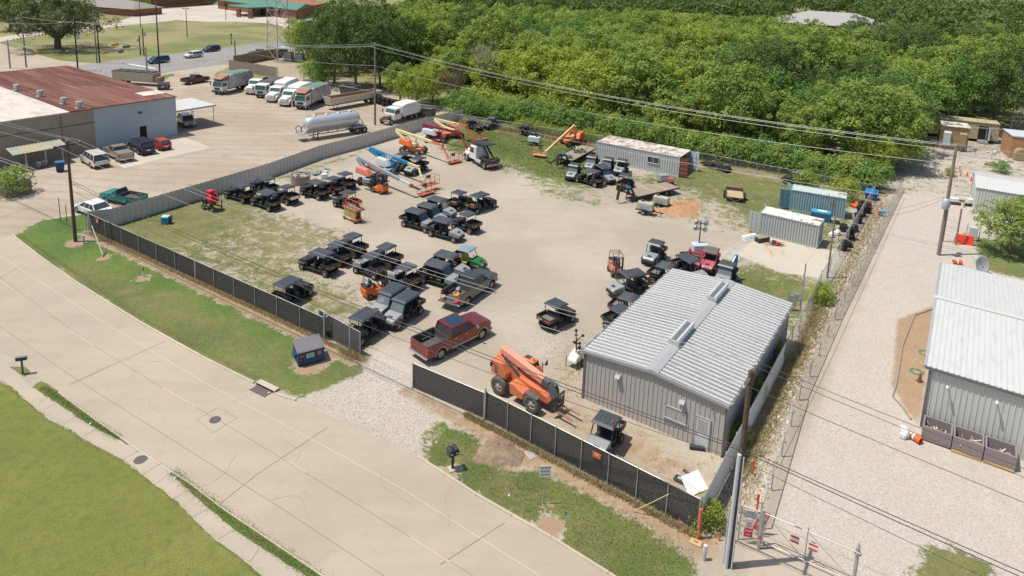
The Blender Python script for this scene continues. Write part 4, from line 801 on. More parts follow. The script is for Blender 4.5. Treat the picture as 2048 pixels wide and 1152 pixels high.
def crown(name, R, z0, z1, nb, nl, size, seed, m, parent, br=(.28, .48), shape=.75):
    rng = np.random.default_rng(seed); P = []; N = []; Tt = []; zc = (z0+z1)/2; hz = (z1-z0)/2
    for i in range(nb):
        a = i*2.39996+rng.random()*.6; h = ((i+.5)/nb)**.85*2-1; rr = math.sqrt(max(0, 1-abs(h)**2.6))*(.35+.75*rng.random()**.7)*(1+.2*math.sin(a*3+seed))
        c = np.array([R*rr*math.cos(a)*shape, R*rr*math.sin(a)*shape, zc+h*hz*(.72+.4*rng.random())]); b = R*rng.uniform(*br)*(1.1-.25*h); k = nl//nb
        d = rng.normal(size=(k, 3)); d /= np.linalg.norm(d, axis=1, keepdims=True); d[:, 2] = np.where(d[:, 2] < -.3, -d[:, 2]*.6, d[:, 2])
        rad = b*(.72+.38*rng.random(k)**.6)*(1+.18*np.sin(d[:, 0]*5+i)*np.cos(d[:, 1]*4+i*2)); p = c+d*rad[:, None]*np.array([1, 1, 1.15])
        P.append(p); N.append(d+rng.normal(size=(k, 3))*.55+np.array([0, 0, .35])); Tt.append(rng.random()*.75+rng.random(k)*.3-.03)
    return leaves(name, np.concatenate(P), np.concatenate(N), np.full(sum(len(p) for p in P), size), np.concatenate(Tt), m, parent, rng)
def trunk(parent, h, r, seed, spread=.5, nlimb=6, m=None, R=3.0, name='trunk'):
    rr = random.Random(seed); mb = MB(); p = Vector((0, 0, -.1)); q = Vector((rr.uniform(-.3, .3), rr.uniform(-.3, .3), h*.45)); mb.tube(p, q, r, 9, r*.72)
    for i in range(nlimb):
        a = i*2*PI/nlimb+rr.random(); t = rr.uniform(.5, 1); s = p.lerp(q, t); e = Vector((math.cos(a)*R*spread, math.sin(a)*R*spread, h*rr.uniform(.65, .95))); mid = s.lerp(e, .5)+Vector((0, 0, rr.uniform(-.3, .5)))
        mb.tube(s, mid, r*.45, 6, r*.3); mb.tube(mid, e, r*.3, 5, r*.08)
        for k in range(3): e2 = mid.lerp(e, .4+.2*k)+Vector((rr.uniform(-1, 1), rr.uniform(-1, 1), rr.uniform(.2, 1)))*R*.25; mb.tube(mid.lerp(e, .25+.2*k), e2, r*.14, 4, r*.04)
    return mb.build(name, m or M_BARK, parent)
G_WOOD = 'trees of the wood behind the yard'
protos = []
for k, (nm, R, z0, z1, nb, nl, sz, m, lb) in enumerate((
    ('broadleaf_tree', 4.3, 3.0, 10.5, 24, 5200, .26, L_MID, 'rounded mid green tree standing in the wood behind the yard'),
    ('broadleaf_tree', 3.9, 2.5, 11.5, 22, 4800, .26, L_MID, 'tall upright green tree with a narrow crown in the wood behind the yard'),
    ('broadleaf_tree', 4.6, 2.0, 9.0, 26, 5200, .27, L_YEL, 'yellowish green spreading tree in the wood behind the yard'),
    ('broadleaf_tree', 4.0, 2.5, 10.0, 22, 4800, .25, L_BLU, 'bluish green dense tree in the wood behind the yard'),
    ('broadleaf_tree', 4.6, 3.0, 12.0, 26, 5600, .24, L_DRK, 'dark green heavy tree in the wood behind the yard'))):
    e = empty(nm, (0, 0, -50), 0, lb, 'tree', G_WOOD); crown('crown', R, z0, z1, int(nb*3.4), nl+1800, sz*.86, 11+k, m, e, (.13, .27), 1.0); trunk(e, z1, .22, 20+k, R=R*.8); protos.append((e, R))
def near_line(p): return p
rt = random.Random(12); first = set(); ntree = 0
def plant(k, p, s, rz, label=None, group=None, name=None, sz=None):
    global ntree
    e = protos[k][0]
    if k not in first: first.add(k)
    else: e = copy_tree(e)
    e.location = p; e.rotation_euler.z = rz; e.scale = (s, s, sz or s); ntree += 1
    if label: e['label'] = label; e['group'] = group or e['group']
    return e
wood = GP([(1212, 262), (1420, 310), (1745, 366), (1800, 330), (1880, 268), (2048, 200), (2400, 160)])
far = [Vector((240, 330, 0)), Vector((170, 290, 0)), Vector((70, 262, 0)), Vector((-10, 262, 0)), Vector((-45, 250, 0)), Vector((-42, 190, 0)), Vector((-30, 160, 0)), Vector((-14, 142, 0)), Vector((0, 131, 0))]
WP = wood+far
pts_ = []
yy = 95.0; row = 0
while yy < 300:
    step = 6.3+max(0, (yy-115))*.026; xx = -80+(row % 2)*step/2
    while xx < 230:
        p = Vector((xx+rt.uniform(-1.3, 1.3), yy+rt.uniform(-1.3, 1.3), 0))
        if in_poly(np.array([p.x]), np.array([p.y]), WP)[0]:
            u_, v_ = PX(p.x, p.y, 7)
            if -60 < u_ < 2110 and pdist(np.array([p.x]), np.array([p.y]), WP)[0] > 1.0: pts_.append(p)
        xx += step
    yy += step*.86; row += 1
pts_ = [p for p in pts_ if not ((p-FB).length < 21 or (1585 < PX(p.x, p.y, 8)[0] < 1745 and (p-FB).length < 45))]
pts_.sort(key=lambda p: p.y+abs(p.x-60)*.05)
far_pts = pts_[240:]; pts_ = pts_[:240]
for p in pts_:
    n_ = math.sin(p.x*.06+1.3)*math.cos(p.y*.05)+rt.uniform(-.7, .7); k = 2 if n_ > .75 else (0 if n_ > .15 else (1 if n_ > -.3 else (3 if n_ > -.85 else 4)))
    sc_ = rt.uniform(.75, 1.45)*(1+max(0, p.y-120)*.001)
    e = plant(k, p, sc_, rt.uniform(0, 6.28), sz=sc_*rt.uniform(.72, 1.02)); u_, v_ = PX(p.x, p.y, 6)
    dep = ('in the front rank of the wood', 'in the second rank of the wood', 'in the middle of the wood', 'deep in the wood', 'far back in the wood')[min(4, int(max(0, 300-v_)/ 42))]
    lm = 'beyond the boom lifts' if u_ < 1000 else 'above the rear grass' if u_ < 1120 else 'behind the orange boom lift' if u_ < 1230 else 'behind the long container' if u_ < 1400 else 'above the plank trailer' if u_ < 1530 else 'behind the blue container' if u_ < 1700 else 'near the alley corner' if u_ < 1830 else 'behind the equipment shelters'
    e['label'] = ('big ' if sc_ > 1.15 else 'small ' if sc_ < .92 else '')+('mid green rounded tree ', 'green upright tree ', 'yellowish green tree ', 'bluish green tree ', 'dark green tree ')[k]+dep+', '+lm
fp_ = []
rg = np.random.default_rng(99)
print('WOOD TREES', len(pts_), len(far_pts))
FARP = [(p.x, p.y) for p in far_pts]
# dark tall trees between the truck lot and the tower
for i, (u_, v_, s, k) in enumerate(((668, 172, 1.25, 4), (712, 178, 1.35, 4), (760, 176, 1.2, 4), (640, 150, 1.1, 4), (700, 140, 1.4, 4), (770, 150, 1.3, 4), (805, 168, 1.15, 4), (840, 150, 1.1, 3), (615, 132, 1.0, 0), (606, 118, .95, 2), (740, 125, 1.3, 4), (660, 128, 1.2, 4), (800, 208, .72, 0), (835, 218, .78, 2), (865, 205, .85, 2))):
    plant(k, G(u_, v_), s, i*1.7, ['leaning', 'broad', 'ragged', 'tall', 'crowded'][i % 5]+' dark tree of the shady clump behind the parked garbage trucks' if k == 4 else ['light green leafy tree', 'yellow green leafy tree', 'bright leafy tree'][i % 3]+' at the edge of the shady clump by the tyre stacks', 'trees behind the truck lot')
# the big oak beyond the highway
e = empty('oak_tree', G(116, 98), 0, 'huge spreading live oak with grey green crown on the lawn across the highway', 'tree'); crown('crown', 11.5, 3.0, 12.5, 110, 15000, .30, 77, L_OAK, e, (.10, .2), 1.0); trunk(e, 10, .9, 5, .75, 9, None, 10)
for i, (u_, v_, s, k) in enumerate(((20, 62, 1.2, 4), (8, 40, 1.3, 4), (45, 18, 1.4, 4), (90, 10, 1.5, 4), (280, 24, .9, 2), (170, 6, 1.4, 4), (232, 2, 1.2, 3), (595, 12, .8, 0))):
    plant(k, G(u_, v_), s, i*1.1, 'far tree with a %s crown beyond the big oak and the houses' % ['dark', 'broad dark', 'tall dark', 'wide dark', 'bright yellow green', 'flat dark', 'bluish', 'small round'][i], 'far trees beyond the lawn')
def canopy(name, pts, m, label, R0, R1, H0_, H1_, sz, nb=8, nl=110):
    PP, NN_, TT = [], [], []
    for p in pts:
        R = rg.uniform(R0, R1); H_ = rg.uniform(H0_, H1_); th_ = rg.random()
        for i in range(nb):
            a = i*2.4+rg.random(); c = np.array([p[0]+R*.6*math.cos(a)*(i > 0), p[1]+R*.6*math.sin(a)*(i > 0), H_*rg.uniform(.4, .85)]); b = R*rg.uniform(.35, .55); dd_ = rg.normal(size=(nl, 3)); dd_ /= np.linalg.norm(dd_, axis=1, keepdims=True); dd_[:, 2] = np.abs(dd_[:, 2])*1.1-.2
            PP.append(c+dd_*b*(.8+.3*rg.random(nl))[:, None]); NN_.append(dd_+rg.normal(size=(nl, 3))*.5); TT.append(th_*.6+rg.random(nl)*.45)
    PP = np.concatenate(PP); tag(leaves(name, PP, np.concatenate(NN_), np.full(len(PP), sz), np.concatenate(TT), m, None, rg), label, 'wood', kind='stuff')
canopy('far_wood', FARP, L_MID, 'the farther part of the wood, reading as one green canopy', 4.4, 6.2, 8.5, 12, .40, 9, 170)
bp = []
for i in range(520):
    u_ = rg.uniform(850, 2150); q_ = G(u_, 30).normalized()*rg.uniform(272, 300 if u_ < 1020 else 470); _ = bp.append((q_.x, q_.y)) if not 1560 < u_ < 1750 or q_.length > 420 else 0
canopy('far_dark_wood', bp, L_DRK, 'dark far belt of trees along the top edge beyond the wood', 8, 13, 9, 14, 1.0, 5, 60)
for i, q in enumerate(((73, 126), (81, 127.5), (89, 127), (98, 125), (77, 134), (86, 135), (94, 134), (103, 132), (91, 143), (101, 142))): plant((0, 3, 4, 1, 2)[i % 5], Vector((q[0], q[1], 0)), 1.15+.08*(i % 3), i*1.3, ('leafy tree just behind the beige equipment trailer, ', 'leafy tree in the second row behind the equipment shelters, ')[i > 3]+('leftmost', 'left of middle', 'right of middle', 'rightmost', 'far left', 'left', 'right', 'far right', 'rear left', 'rear right')[i], 'trees behind the equipment shelters')
# special ones
e = plant(2, G(1795, 345)+Vector((0, 1.5, 0)), .78, 1.0, 'bright yellow green bushy tree at the corner of the wood by the gravel alley', 'trees at the alley corner')
e = plant(2, G(1745, 350), .62, 2.2, 'smaller yellow green tree left of the alley corner', 'trees at the alley corner')
e = plant(0, G(2010, 508)+Vector((.5, 0, 0)), .8, 2.0, 'dense green tree between the white roofed buildings at right', 'trees between the right buildings', sz=.52)
e = plant(3, G(2062, 480), .6, 3.0, 'bluish green tree behind the dense one at the right edge', 'trees between the right buildings', sz=.5)
def bare(p, h, label, seed, n=26, lean=.35, m=None):
    e = empty('bare_tree', p, 0, label, 'tree'); rr = random.Random(seed); mb = MB(); tp = Vector((0, 0, h*.3)); mb.tube((0, 0, -.1), tp, .16, 7, .11)
    for i in range(n):
        a = rr.random()*6.28; s = tp.lerp(Vector((0, 0, h*.1)), rr.random()*.6); e1 = s+Vector((math.cos(a)*h*lean*rr.random(), math.sin(a)*h*lean*rr.random(), h*rr.uniform(.25, .45))); mb.tube(s, e1, .05, 4, .03, False)
        for j in range(4):
            e2 = e1+Vector((rr.uniform(-1, 1)*h*.1, rr.uniform(-1, 1)*h*.1, h*rr.uniform(.08, .26))); mb.tube(e1, e2, .028, 3, .012, False)
            for q in range(2): mb.tube(e1.lerp(e2, .5), e2+Vector((rr.uniform(-1, 1), rr.uniform(-1, 1), rr.uniform(0, 1)))*h*.07, .014, 3, .008, False)
    mb.build('branches', m or M_DEAD, e); return e
bare(G(965, 205), 12.5, 'tall grey leafless tree standing before the wood, left of the power lines', 4, 34, .22)
bare(G(905, 218), 8.5, 'brown dead tree tangle beside the corrugated fence end', 6, 34, .35, mat('brown_twigs', (.22, .155, .11), .9))
q = G(1320, 120); bare(q, 12.5, 'grey dead tree top in the middle of the wood', 9, 30, .25)
bare(G(1790, 300), 5, 'small dry twiggy tree by the alley corner fence', 10, 20, .3, MATS['brown_twigs'])
# shrubs along the rear fence
sh = []
for k, (m, sz, lb) in enumerate(((L_BLU, .15, 'bluish green reed like shrub along the rear fence'), (L_YEL, .15, 'light green rounded shrub along the rear fence'), (L_MID, .16, 'mid green leafy shrub along the rear fence'))):
    e = empty('shrub', (0, 0, -60), 0, lb, 'shrub', 'shrubs along the rear fence'); crown('foliage', 2.0, .1, 2.9, 13, 2600, sz, 60+k, m, e, (.38, .6), .8); mb = MB(); mb.tube((0, 0, -.1), (0, 0, 1.5), .08, 6, .03); mb.build('stem', M_BARK, e); sh.append(e)
used = set()
def shrub(k, p, s, label=None, group=None, sz=None):
    e = sh[k]
    if k in used: e = copy_tree(e)
    used.add(k); e.location = p; e.rotation_euler.z = rt.uniform(0, 6); e.scale = (s, s, sz or s*rt.uniform(.8, 1.1))
    if label: e['label'] = label; e['group'] = group or 'shrubs'
    if not label or group:
        u_ = PX(p.x, p.y, 1)[0]; e['label'] = (label or ('bluish green reed like shrub', 'light green rounded shrub', 'mid green leafy shrub')[k])[:60]+(' behind the maroon lift' if u_ < 960 else ' behind the small dark carts' if u_ < 1070 else ' behind the orange lift' if u_ < 1160 else ' left of the long container' if u_ < 1230 else ' above the long container roof' if u_ < 1320 else ' behind the open container doors' if u_ < 1400 else ' behind the wrecked trailer' if u_ < 1500 else ' above the plank trailer' if u_ < 1600 else ' behind the blue container')+(', rear row' if p.y > 300 else '')
    return e
A_, B_ = G(922, 232), G(1215, 283)
for i in range(13): shrub(0, A_.lerp(B_, i/12)+Vector((rt.uniform(-.5, .5), 2.2+rt.uniform(-.5, .8), 0)), rt.uniform(1.0, 1.35))
for i in range(11): shrub(1 if i % 3 else 2, A_.lerp(B_, i/10)+Vector((1.2, 6+rt.uniform(-.8, .8), 0)), rt.uniform(1.1, 1.6))
for i in range(12): shrub(1, G(1035, 262).lerp(G(1212, 292), i/11)+Vector((.2, .9, 0)), rt.uniform(.45, .6), 'low yellow green bush growing over the rusty wire fence', 'low bushes over the wire fence')
A_, B_ = G(1225, 285), G(1745, 385)
for i in range(27): shrub((2, 0, 0)[i % 3], A_.lerp(B_, i/26)+Vector((.6, 1.9+rt.uniform(-.4, .9), 0)), rt.uniform(.95, 1.3))
for i in range(9): shrub(1, G(1250, 268).lerp(G(1620, 330), i/8)+Vector((0, 5.5, 0)), rt.uniform(1.3, 1.7))
for u_, v_, s, k, lb in ((1690, 400, .9, 1, 'low yellow green shrub behind the blue rusty container'), (1610, 375, .8, 2, 'leafy shrub beside the wrecked trailer at the rear fence'), (28, 388, .95, 2, 'round green shrub behind the board fence by the warehouse'), (1648, 596, .45, 2, 'green weed bush growing on the right fence, far one'), (1640, 606, .5, 1, 'bright green weed bush at the workshop corner fence'), (1540, 720, .55, 2, 'green vine bush against the workshop side wall'), (1416, 1050, .42, 1, 'bright little bush behind the orange marker post'), (1500, 800, .5, 2, 'green weeds between workshop and fence near the brown pole'), (648, 168, 1.5, 0, 'bushy green undergrowth below the lattice tower'), (625, 160, 1.3, 2, 'leafy undergrowth beside the board compound fence'), (585, 52, 1.0, 2, 'flat dark shrub near the green roofed building'), (1520, 745, .45, 1, 'yellow green weed beside the brown pole fence'), (1470, 880, .42, 2, 'weeds at the fence beside the workshop corner'), (1900, 352, .35, 2, 'small ragged bush by the alley in front of the pole'), (2000, 345, .6, 0, 'ragged bush beside the white shed roof')):
    shrub(k, G(u_, v_), s, lb)
# ------------------------------------------------------------------ grass blades, dry weeds, stones (stuff)
def scatter(name, lines_or_poly, n, size, m, label, hgt, seed, width=.5, rect=None, maskA=None, up=1.0, asp=None):
    asp = asp or (.055 if m is L_DRY else .13)
    rng = np.random.default_rng(seed)
    if rect is None:
        P = []
        L = [(a, b) for a, b in zip(lines_or_poly, lines_or_poly[1:])]; tot = sum((b-a).length for a, b in L)
        for a, b in L:
            k = int(n*(b-a).length/tot); t = rng.random(k); o_ = rng.normal(size=(k, 2))*width; P.append(np.stack([a.x+(b.x-a.x)*t+o_[:, 0], a.y+(b.y-a.y)*t+o_[:, 1]], 1))
        P = np.concatenate(P)
    else:
        P = rng.random((n*4, 2))*[rect[1]-rect[0], rect[3]-rect[2]]+[rect[0], rect[2]]
        P = P[in_poly(P[:, 0], P[:, 1], lines_or_poly)]
        if maskA is not None:
            ix = np.clip(((P[:, 0]-X0)/ST).astype(int), 0, GX.shape[1]-1); iy = np.clip(((P[:, 1]-Y0)/ST).astype(int), 0, GX.shape[0]-1); P = P[maskA[iy, ix] > rng.random(len(P))*.7+.3]
        P = P[:n]
    k = len(P); s = hgt*(.5+rng.random(k)); D_ = rng.normal(size=(k, 3)); D_[:, 2] = np.abs(D_[:, 2])*.6+up*1.5; D_ /= np.linalg.norm(D_, axis=1, keepdims=True)
    S = np.cross(D_, rng.normal(size=(k, 3))); S /= np.linalg.norm(S, axis=1, keepdims=True); B3 = np.stack([P[:, 0], P[:, 1], np.full(k, .0)], 1)
    V = np.stack([B3-S*s[:, None]*asp, B3+S*s[:, None]*asp, B3+D_*s[:, None]], 1).reshape(-1, 3)
    me = bpy.data.meshes.new(name); me.vertices.add(3*k); me.vertices.foreach_set('co', V.astype(np.float32).ravel()); me.loops.add(3*k); me.loops.foreach_set('vertex_index', np.arange(3*k, dtype=np.int32)); me.polygons.add(k)
    me.polygons.foreach_set('loop_start', np.arange(0, 3*k, 3, dtype=np.int32)); me.polygons.foreach_set('loop_total', np.full(k, 3, np.int32)); me.update(calc_edges=True)
    a = me.attributes.new('tint', 'FLOAT', 'FACE'); a.data.foreach_set('value', rng.random(k).astype(np.float32)); me.materials.append(m)
    o = bpy.data.objects.new(name, me); COL.objects.link(o); return tag(o, label, 'grass', kind='stuff')
VL = GP([(30, 476), (80, 442), (178, 430), (184, 462), (716, 714), (718, 745), (640, 780), (592, 795), (400, 713), (275, 643), (150, 563)])
scatter('verge_grass', VL, 30000, .1, L_GRS, 'short green grass on the verge left of the driveway', .065, 1, rect=(-50, -8, 38, 72), maskA=gr)
VR = GP([(845, 915), (880, 850), (925, 838), (1000, 868), (1395, 1074), (1392, 1200), (1215, 1147), (1100, 1073), (950, 988)])
scatter('verge_grass', VR, 26000, .1, L_GRS, 'ragged green grass on the verge in front of the black fence', .075, 2, rect=(-8, 12, 26, 42), maskA=gr)
YW = GP([(190, 463), (250, 430), (420, 380), (690, 462), (770, 640), (716, 710), (600, 650), (400, 560)])
scatter('yard_weeds', YW, 30000, .1, L_GRS, 'patchy low weeds growing in the yard gravel', .07, 3, rect=(-44, -8, 44, 95), maskA=gr)
YR = GP([(1240, 360), (1395, 322), (1750, 388), (1700, 450), (1650, 560), (1500, 600), (1455, 545), (1520, 470), (1330, 410)])
scatter('yard_weeds', YR, 26000, .1, L_GRS, 'rough grass around the containers', .12, 4, rect=(5, 60, 45, 100), maskA=gr)
YB_ = GP([(880, 300), (912, 240), (1062, 264), (1200, 300), (1190, 380), (1010, 335)])
scatter('yard_weeds', YB_, 26000, .1, L_GRS, 'tall rough grass around the boom lifts at the back', .16, 5, rect=(-20, 25, 90, 125), maskA=gr)
scatter('dry_weeds', [G(182, 466), G(718, 716)], 9000, .1, L_DRY, 'dry straw coloured weeds along the foot of the black fence', .26, 6, width=.14)
scatter('dry_weeds', [G(930, 830), G(1395, 1074)], 7000, .1, L_DRY, 'dry weeds along the foot of the near black fence', .28, 7, width=.13)
scatter('dry_weeds', [G(690, 705), G(728, 722)], 1500, .1, L_DRY, 'dry straw tuft at the open end of the sliding gate', .25, 17, width=.25)
scatter('dry_weeds', [G(915, 243), G(1060, 268), G(1200, 298)], 7000, .1, L_DRY, 'brown dry weeds under the rear fence', .55, 8, width=.5)
scatter('dry_weeds', [G(1772, 400), G(1660, 620), G(1560, 800), G(1440, 1060)], 7000, .1, L_DRY, 'brown dry brush in the ditch between the two fences', .24, 9, width=.42)
scatter('ditch_greens', [G(1765, 410), G(1640, 640), G(1500, 930), G(1430, 1060)], 5000, .1, L_GRS, 'green weeds scattered along the rocky ditch', .16, 21, width=.5)
scatter('dry_weeds', [G(1640, 620), G(1480, 960)], 5000, .1, L_DRY, 'dead brambles beside the workshop fence', .34, 19, width=.35)
LW = GP([(-60, 700), (0, 768), (98, 840), (162, 877), (297, 959), (390, 1110), (360, 1200), (-300, 1300)])
scatter('lawn_grass', LW, 30000, .1, leaf_mat('lawn_blade', (.19, .215, .04), (.31, .325, .075), (.24, .26, .055), .3), 'short yellow green mown grass of the near lawn', .035, 10, rect=(-60, -12, 22, 46))
SE = GP([(16, 732), (45, 756), (125, 814), (250, 887)]); 
scatter('edge_grass', GP([(85, 775), (130, 806), (186, 846), (238, 878)]), 7000, .1, L_GRS, 'green grass tufts in the strip between sidewalk and kerb', .07, 11, width=.16)
scatter('edge_grass', GP([(345, 945), (400, 992), (460, 1037), (520, 1079), (635, 1158)]), 9000, .1, L_GRS, 'green grass tufts along the kerb at the bottom', .07, 12, width=.2)
scatter('edge_grass', GP([(0, 764), (53, 804), (150, 868), (250, 924), (300, 962), (360, 1008), (440, 1085), (530, 1150)]), 3500, .1, L_GRS, 'ragged grass edge creeping over the sidewalk', .05, 13, width=.09)
scatter('edge_grass', [UPK[2]+Vector((.3, .45, 0)), UPK[5]+Vector((.3, .45, 0)), UPK[7]+Vector((.3, .45, 0))], 8000, .1, L_DRY, 'dry grass edge along the kerb of the left verge', .09, 14, width=.14)
def stones(name, poly, n, rect, s0, s1, m, label, seed, maskA=None):
    rng = np.random.default_rng(seed); P = rng.random((n*5, 2))*[rect[1]-rect[0], rect[3]-rect[2]]+[rect[0], rect[2]]; P = P[in_poly(P[:, 0], P[:, 1], poly)]; ix = np.clip(((P[:, 0]-X0)/ST).astype(int), 0, GX.shape[1]-1); iy = np.clip(((P[:, 1]-Y0)/ST).astype(int), 0, GX.shape[0]-1); P = P[gr[iy, ix] < .4][:n]; k = len(P)
    base = np.array([(-1, -1, 0), (1, -1, 0), (1, 1, 0), (-1, 1, 0), (-.5, -.6, 1), (.6, -.5, 1), (.5, .6, .9), (-.6, .5, 1)], float)*[.5, .5, .6]; F = np.array([(0, 1, 5, 4), (1, 2, 6, 5), (2, 3, 7, 6), (3, 0, 4, 7), (4, 5, 6, 7)])
    s = (s0+(s1-s0)*rng.random(k)**2)[:, None, None]; a = rng.random(k)*6.28; R_ = np.zeros((k, 3, 3)); R_[:, 0, 0] = np.cos(a); R_[:, 0, 1] = -np.sin(a); R_[:, 1, 0] = np.sin(a); R_[:, 1, 1] = np.cos(a); R_[:, 2, 2] = 1
    V = np.einsum('kij,vj->kvi', R_, base)*s*(1+rng.normal(size=(k, 8, 3))*.12); V[:, :, 0] += P[:, None, 0]; V[:, :, 1] += P[:, None, 1]
    Fa = (F[None]+np.arange(k)[:, None, None]*8).reshape(-1, 4); me = bpy.data.meshes.new(name); me.from_pydata(V.reshape(-1, 3).tolist(), [], Fa.tolist())
    at = me.attributes.new('tint', 'FLOAT', 'FACE'); at.data.foreach_set('value', np.repeat(rng.random(k), 5).astype(np.float32)); me.materials.append(m); o = bpy.data.objects.new(name, me); COL.objects.link(o); return tag(o, label, 'stones', kind='stuff')
M_STONE = mat('pale_stones', rough=.9, fn=lambda t: t.mix(t.node('ShaderNodeAttribute', attribute_name='tint').outputs['Fac'], (.28, .24, .19), (.66, .61, .53)))
stones('ditch_stones', GP([(1768, 398), (1798, 376), (1668, 640), (1596, 800), (1518, 1055), (1425, 1070), (1560, 800), (1650, 620)]), 16000, (8, 55, 28, 92), .05, .22, M_STONE, 'pale rubble stones in the ditch between the two fences', 1)
stones('alley_stones', GP([(1700, 640), (1840, 640), (1835, 860), (2048, 990), (2048, 1200), (1530, 1200), (1530, 1060)]), 9000, (10, 45, 26, 60), .015, .04, M_STONE, 'loose gravel stones on the alley', 2)
stones('drive_stones', GP([(600, 800), (725, 745), (722, 700), (860, 780), (900, 840), (835, 912)]), 7000, (-16, 0, 36, 50), .02, .06, M_STONE, 'loose white gravel stones on the driveway', 3)
stones('yard_rubble', GP([(640, 440), (900, 330), (1250, 400), (1300, 480), (1200, 640), (1000, 690), (760, 700), (700, 560)]), 2600, (-35, 25, 45, 95), .015, .06, M_STONE, 'small loose stones scattered over the open yard', 5)
stones('yard_rubble', GP([(1040, 690), (1100, 660), (1150, 700), (1170, 800), (1090, 800)]), 500, (0, 10, 38, 52), .03, .12, M_STONE, 'scattered stones on the yard beside the telehandler', 4)
# ------------------------------------------------------------------ vehicles: shared pieces
M_TYRE = mat('tyre', (.022, .021, .02), .85, var=.3, vs=8, dirt=.55, dcol=(.16, .13, .10)); M_TYREC = mat('tyre_clean', (.018, .018, .018), .8, var=.3)
M_RIMK = mat('rim_black', (.03, .03, .03), .4, .3); M_RIMS = mat('rim_silver', (.50, .50, .49), .3, .6); M_RIMG = mat('rim_dusty', (.40, .37, .32), .7); M_RIMY = mat('rim_yellow', (.62, .48, .04), .5)
M_BLKP = mat('black_plastic', (.028, .029, .031), .55, var=.3, vs=3, dirt=.35, dcol=(.10, .09, .075)); M_SEAT = mat('seat_vinyl', (.035, .036, .04), .5, var=.2); M_FRAME = mat('frame_steel', (.03, .03, .032), .4, var=.2)
M_ROOFK = mat('roof_plastic', (.052, .060, .070), .42, var=.18, vs=1.2, dirt=.3, dcol=(.12, .115, .105)); M_BEDF = mat('bed_floor', (.13, .128, .12), .8, var=.3, vs=3, dirt=.6, dcol=(.27, .23, .18))
M_HEAD = mat('headlight_lens', (.55, .56, .58), .15); M_TAIL = mat('taillight_lens', (.50, .02, .015), .3); M_AMBER = mat('amber_lens', (.60, .22, .02), .3); M_CHROME = mat('chrome', (.62, .62, .62), .12, .9)
M_REFL = mat('reflector_red', (.58, .07, .03), .4); M_YELT = mat('yellow_tape', (.60, .50, .05), .5)
M_WSH = mat('windscreen', (.20, .24, .25), .1, var=.2, alpha=.55); M_WSHD = mat('windscreen_tinted', (.045, .085, .11), .08, alpha=.85)
def wheel(par, x, y, r, wd, rim, tm=None, hub=.58, n=22, rimname='rim', name='wheel'):
    mb = MB(); mb.smooth = True; h = wd/2; mb.lathe([(r*hub, -h*.8), (r*.88, -h), (r*.99, -h*.7), (r, 0), (r*.99, h*.7), (r*.88, h), (r*hub, h*.8)], n, 'Y')
    o = mb.build(name, tm or M_TYRE, par); o.location = (x, y, r); s = 1 if y >= 0 else -1
    mb = MB(); mb.lathe([(r*hub, h*.55*s), (r*hub*.8, h*.35*s), (r*.2, h*.45*s), (r*.16, h*.8*s), (0, h*.82*s)], n, 'Y')
    for k in range(5): a = k*2*PI/5; mb.box((math.cos(a)*r*.35, h*.55*s, math.sin(a)*r*.35), (r*.42, .03, r*.12), 0, -a)
    mb.lathe([(r*hub*.98, -h*.5*s), (0, -h*.5*s)], n, 'Y'); mb.build(rimname, rim, o); return o
UTV = {}
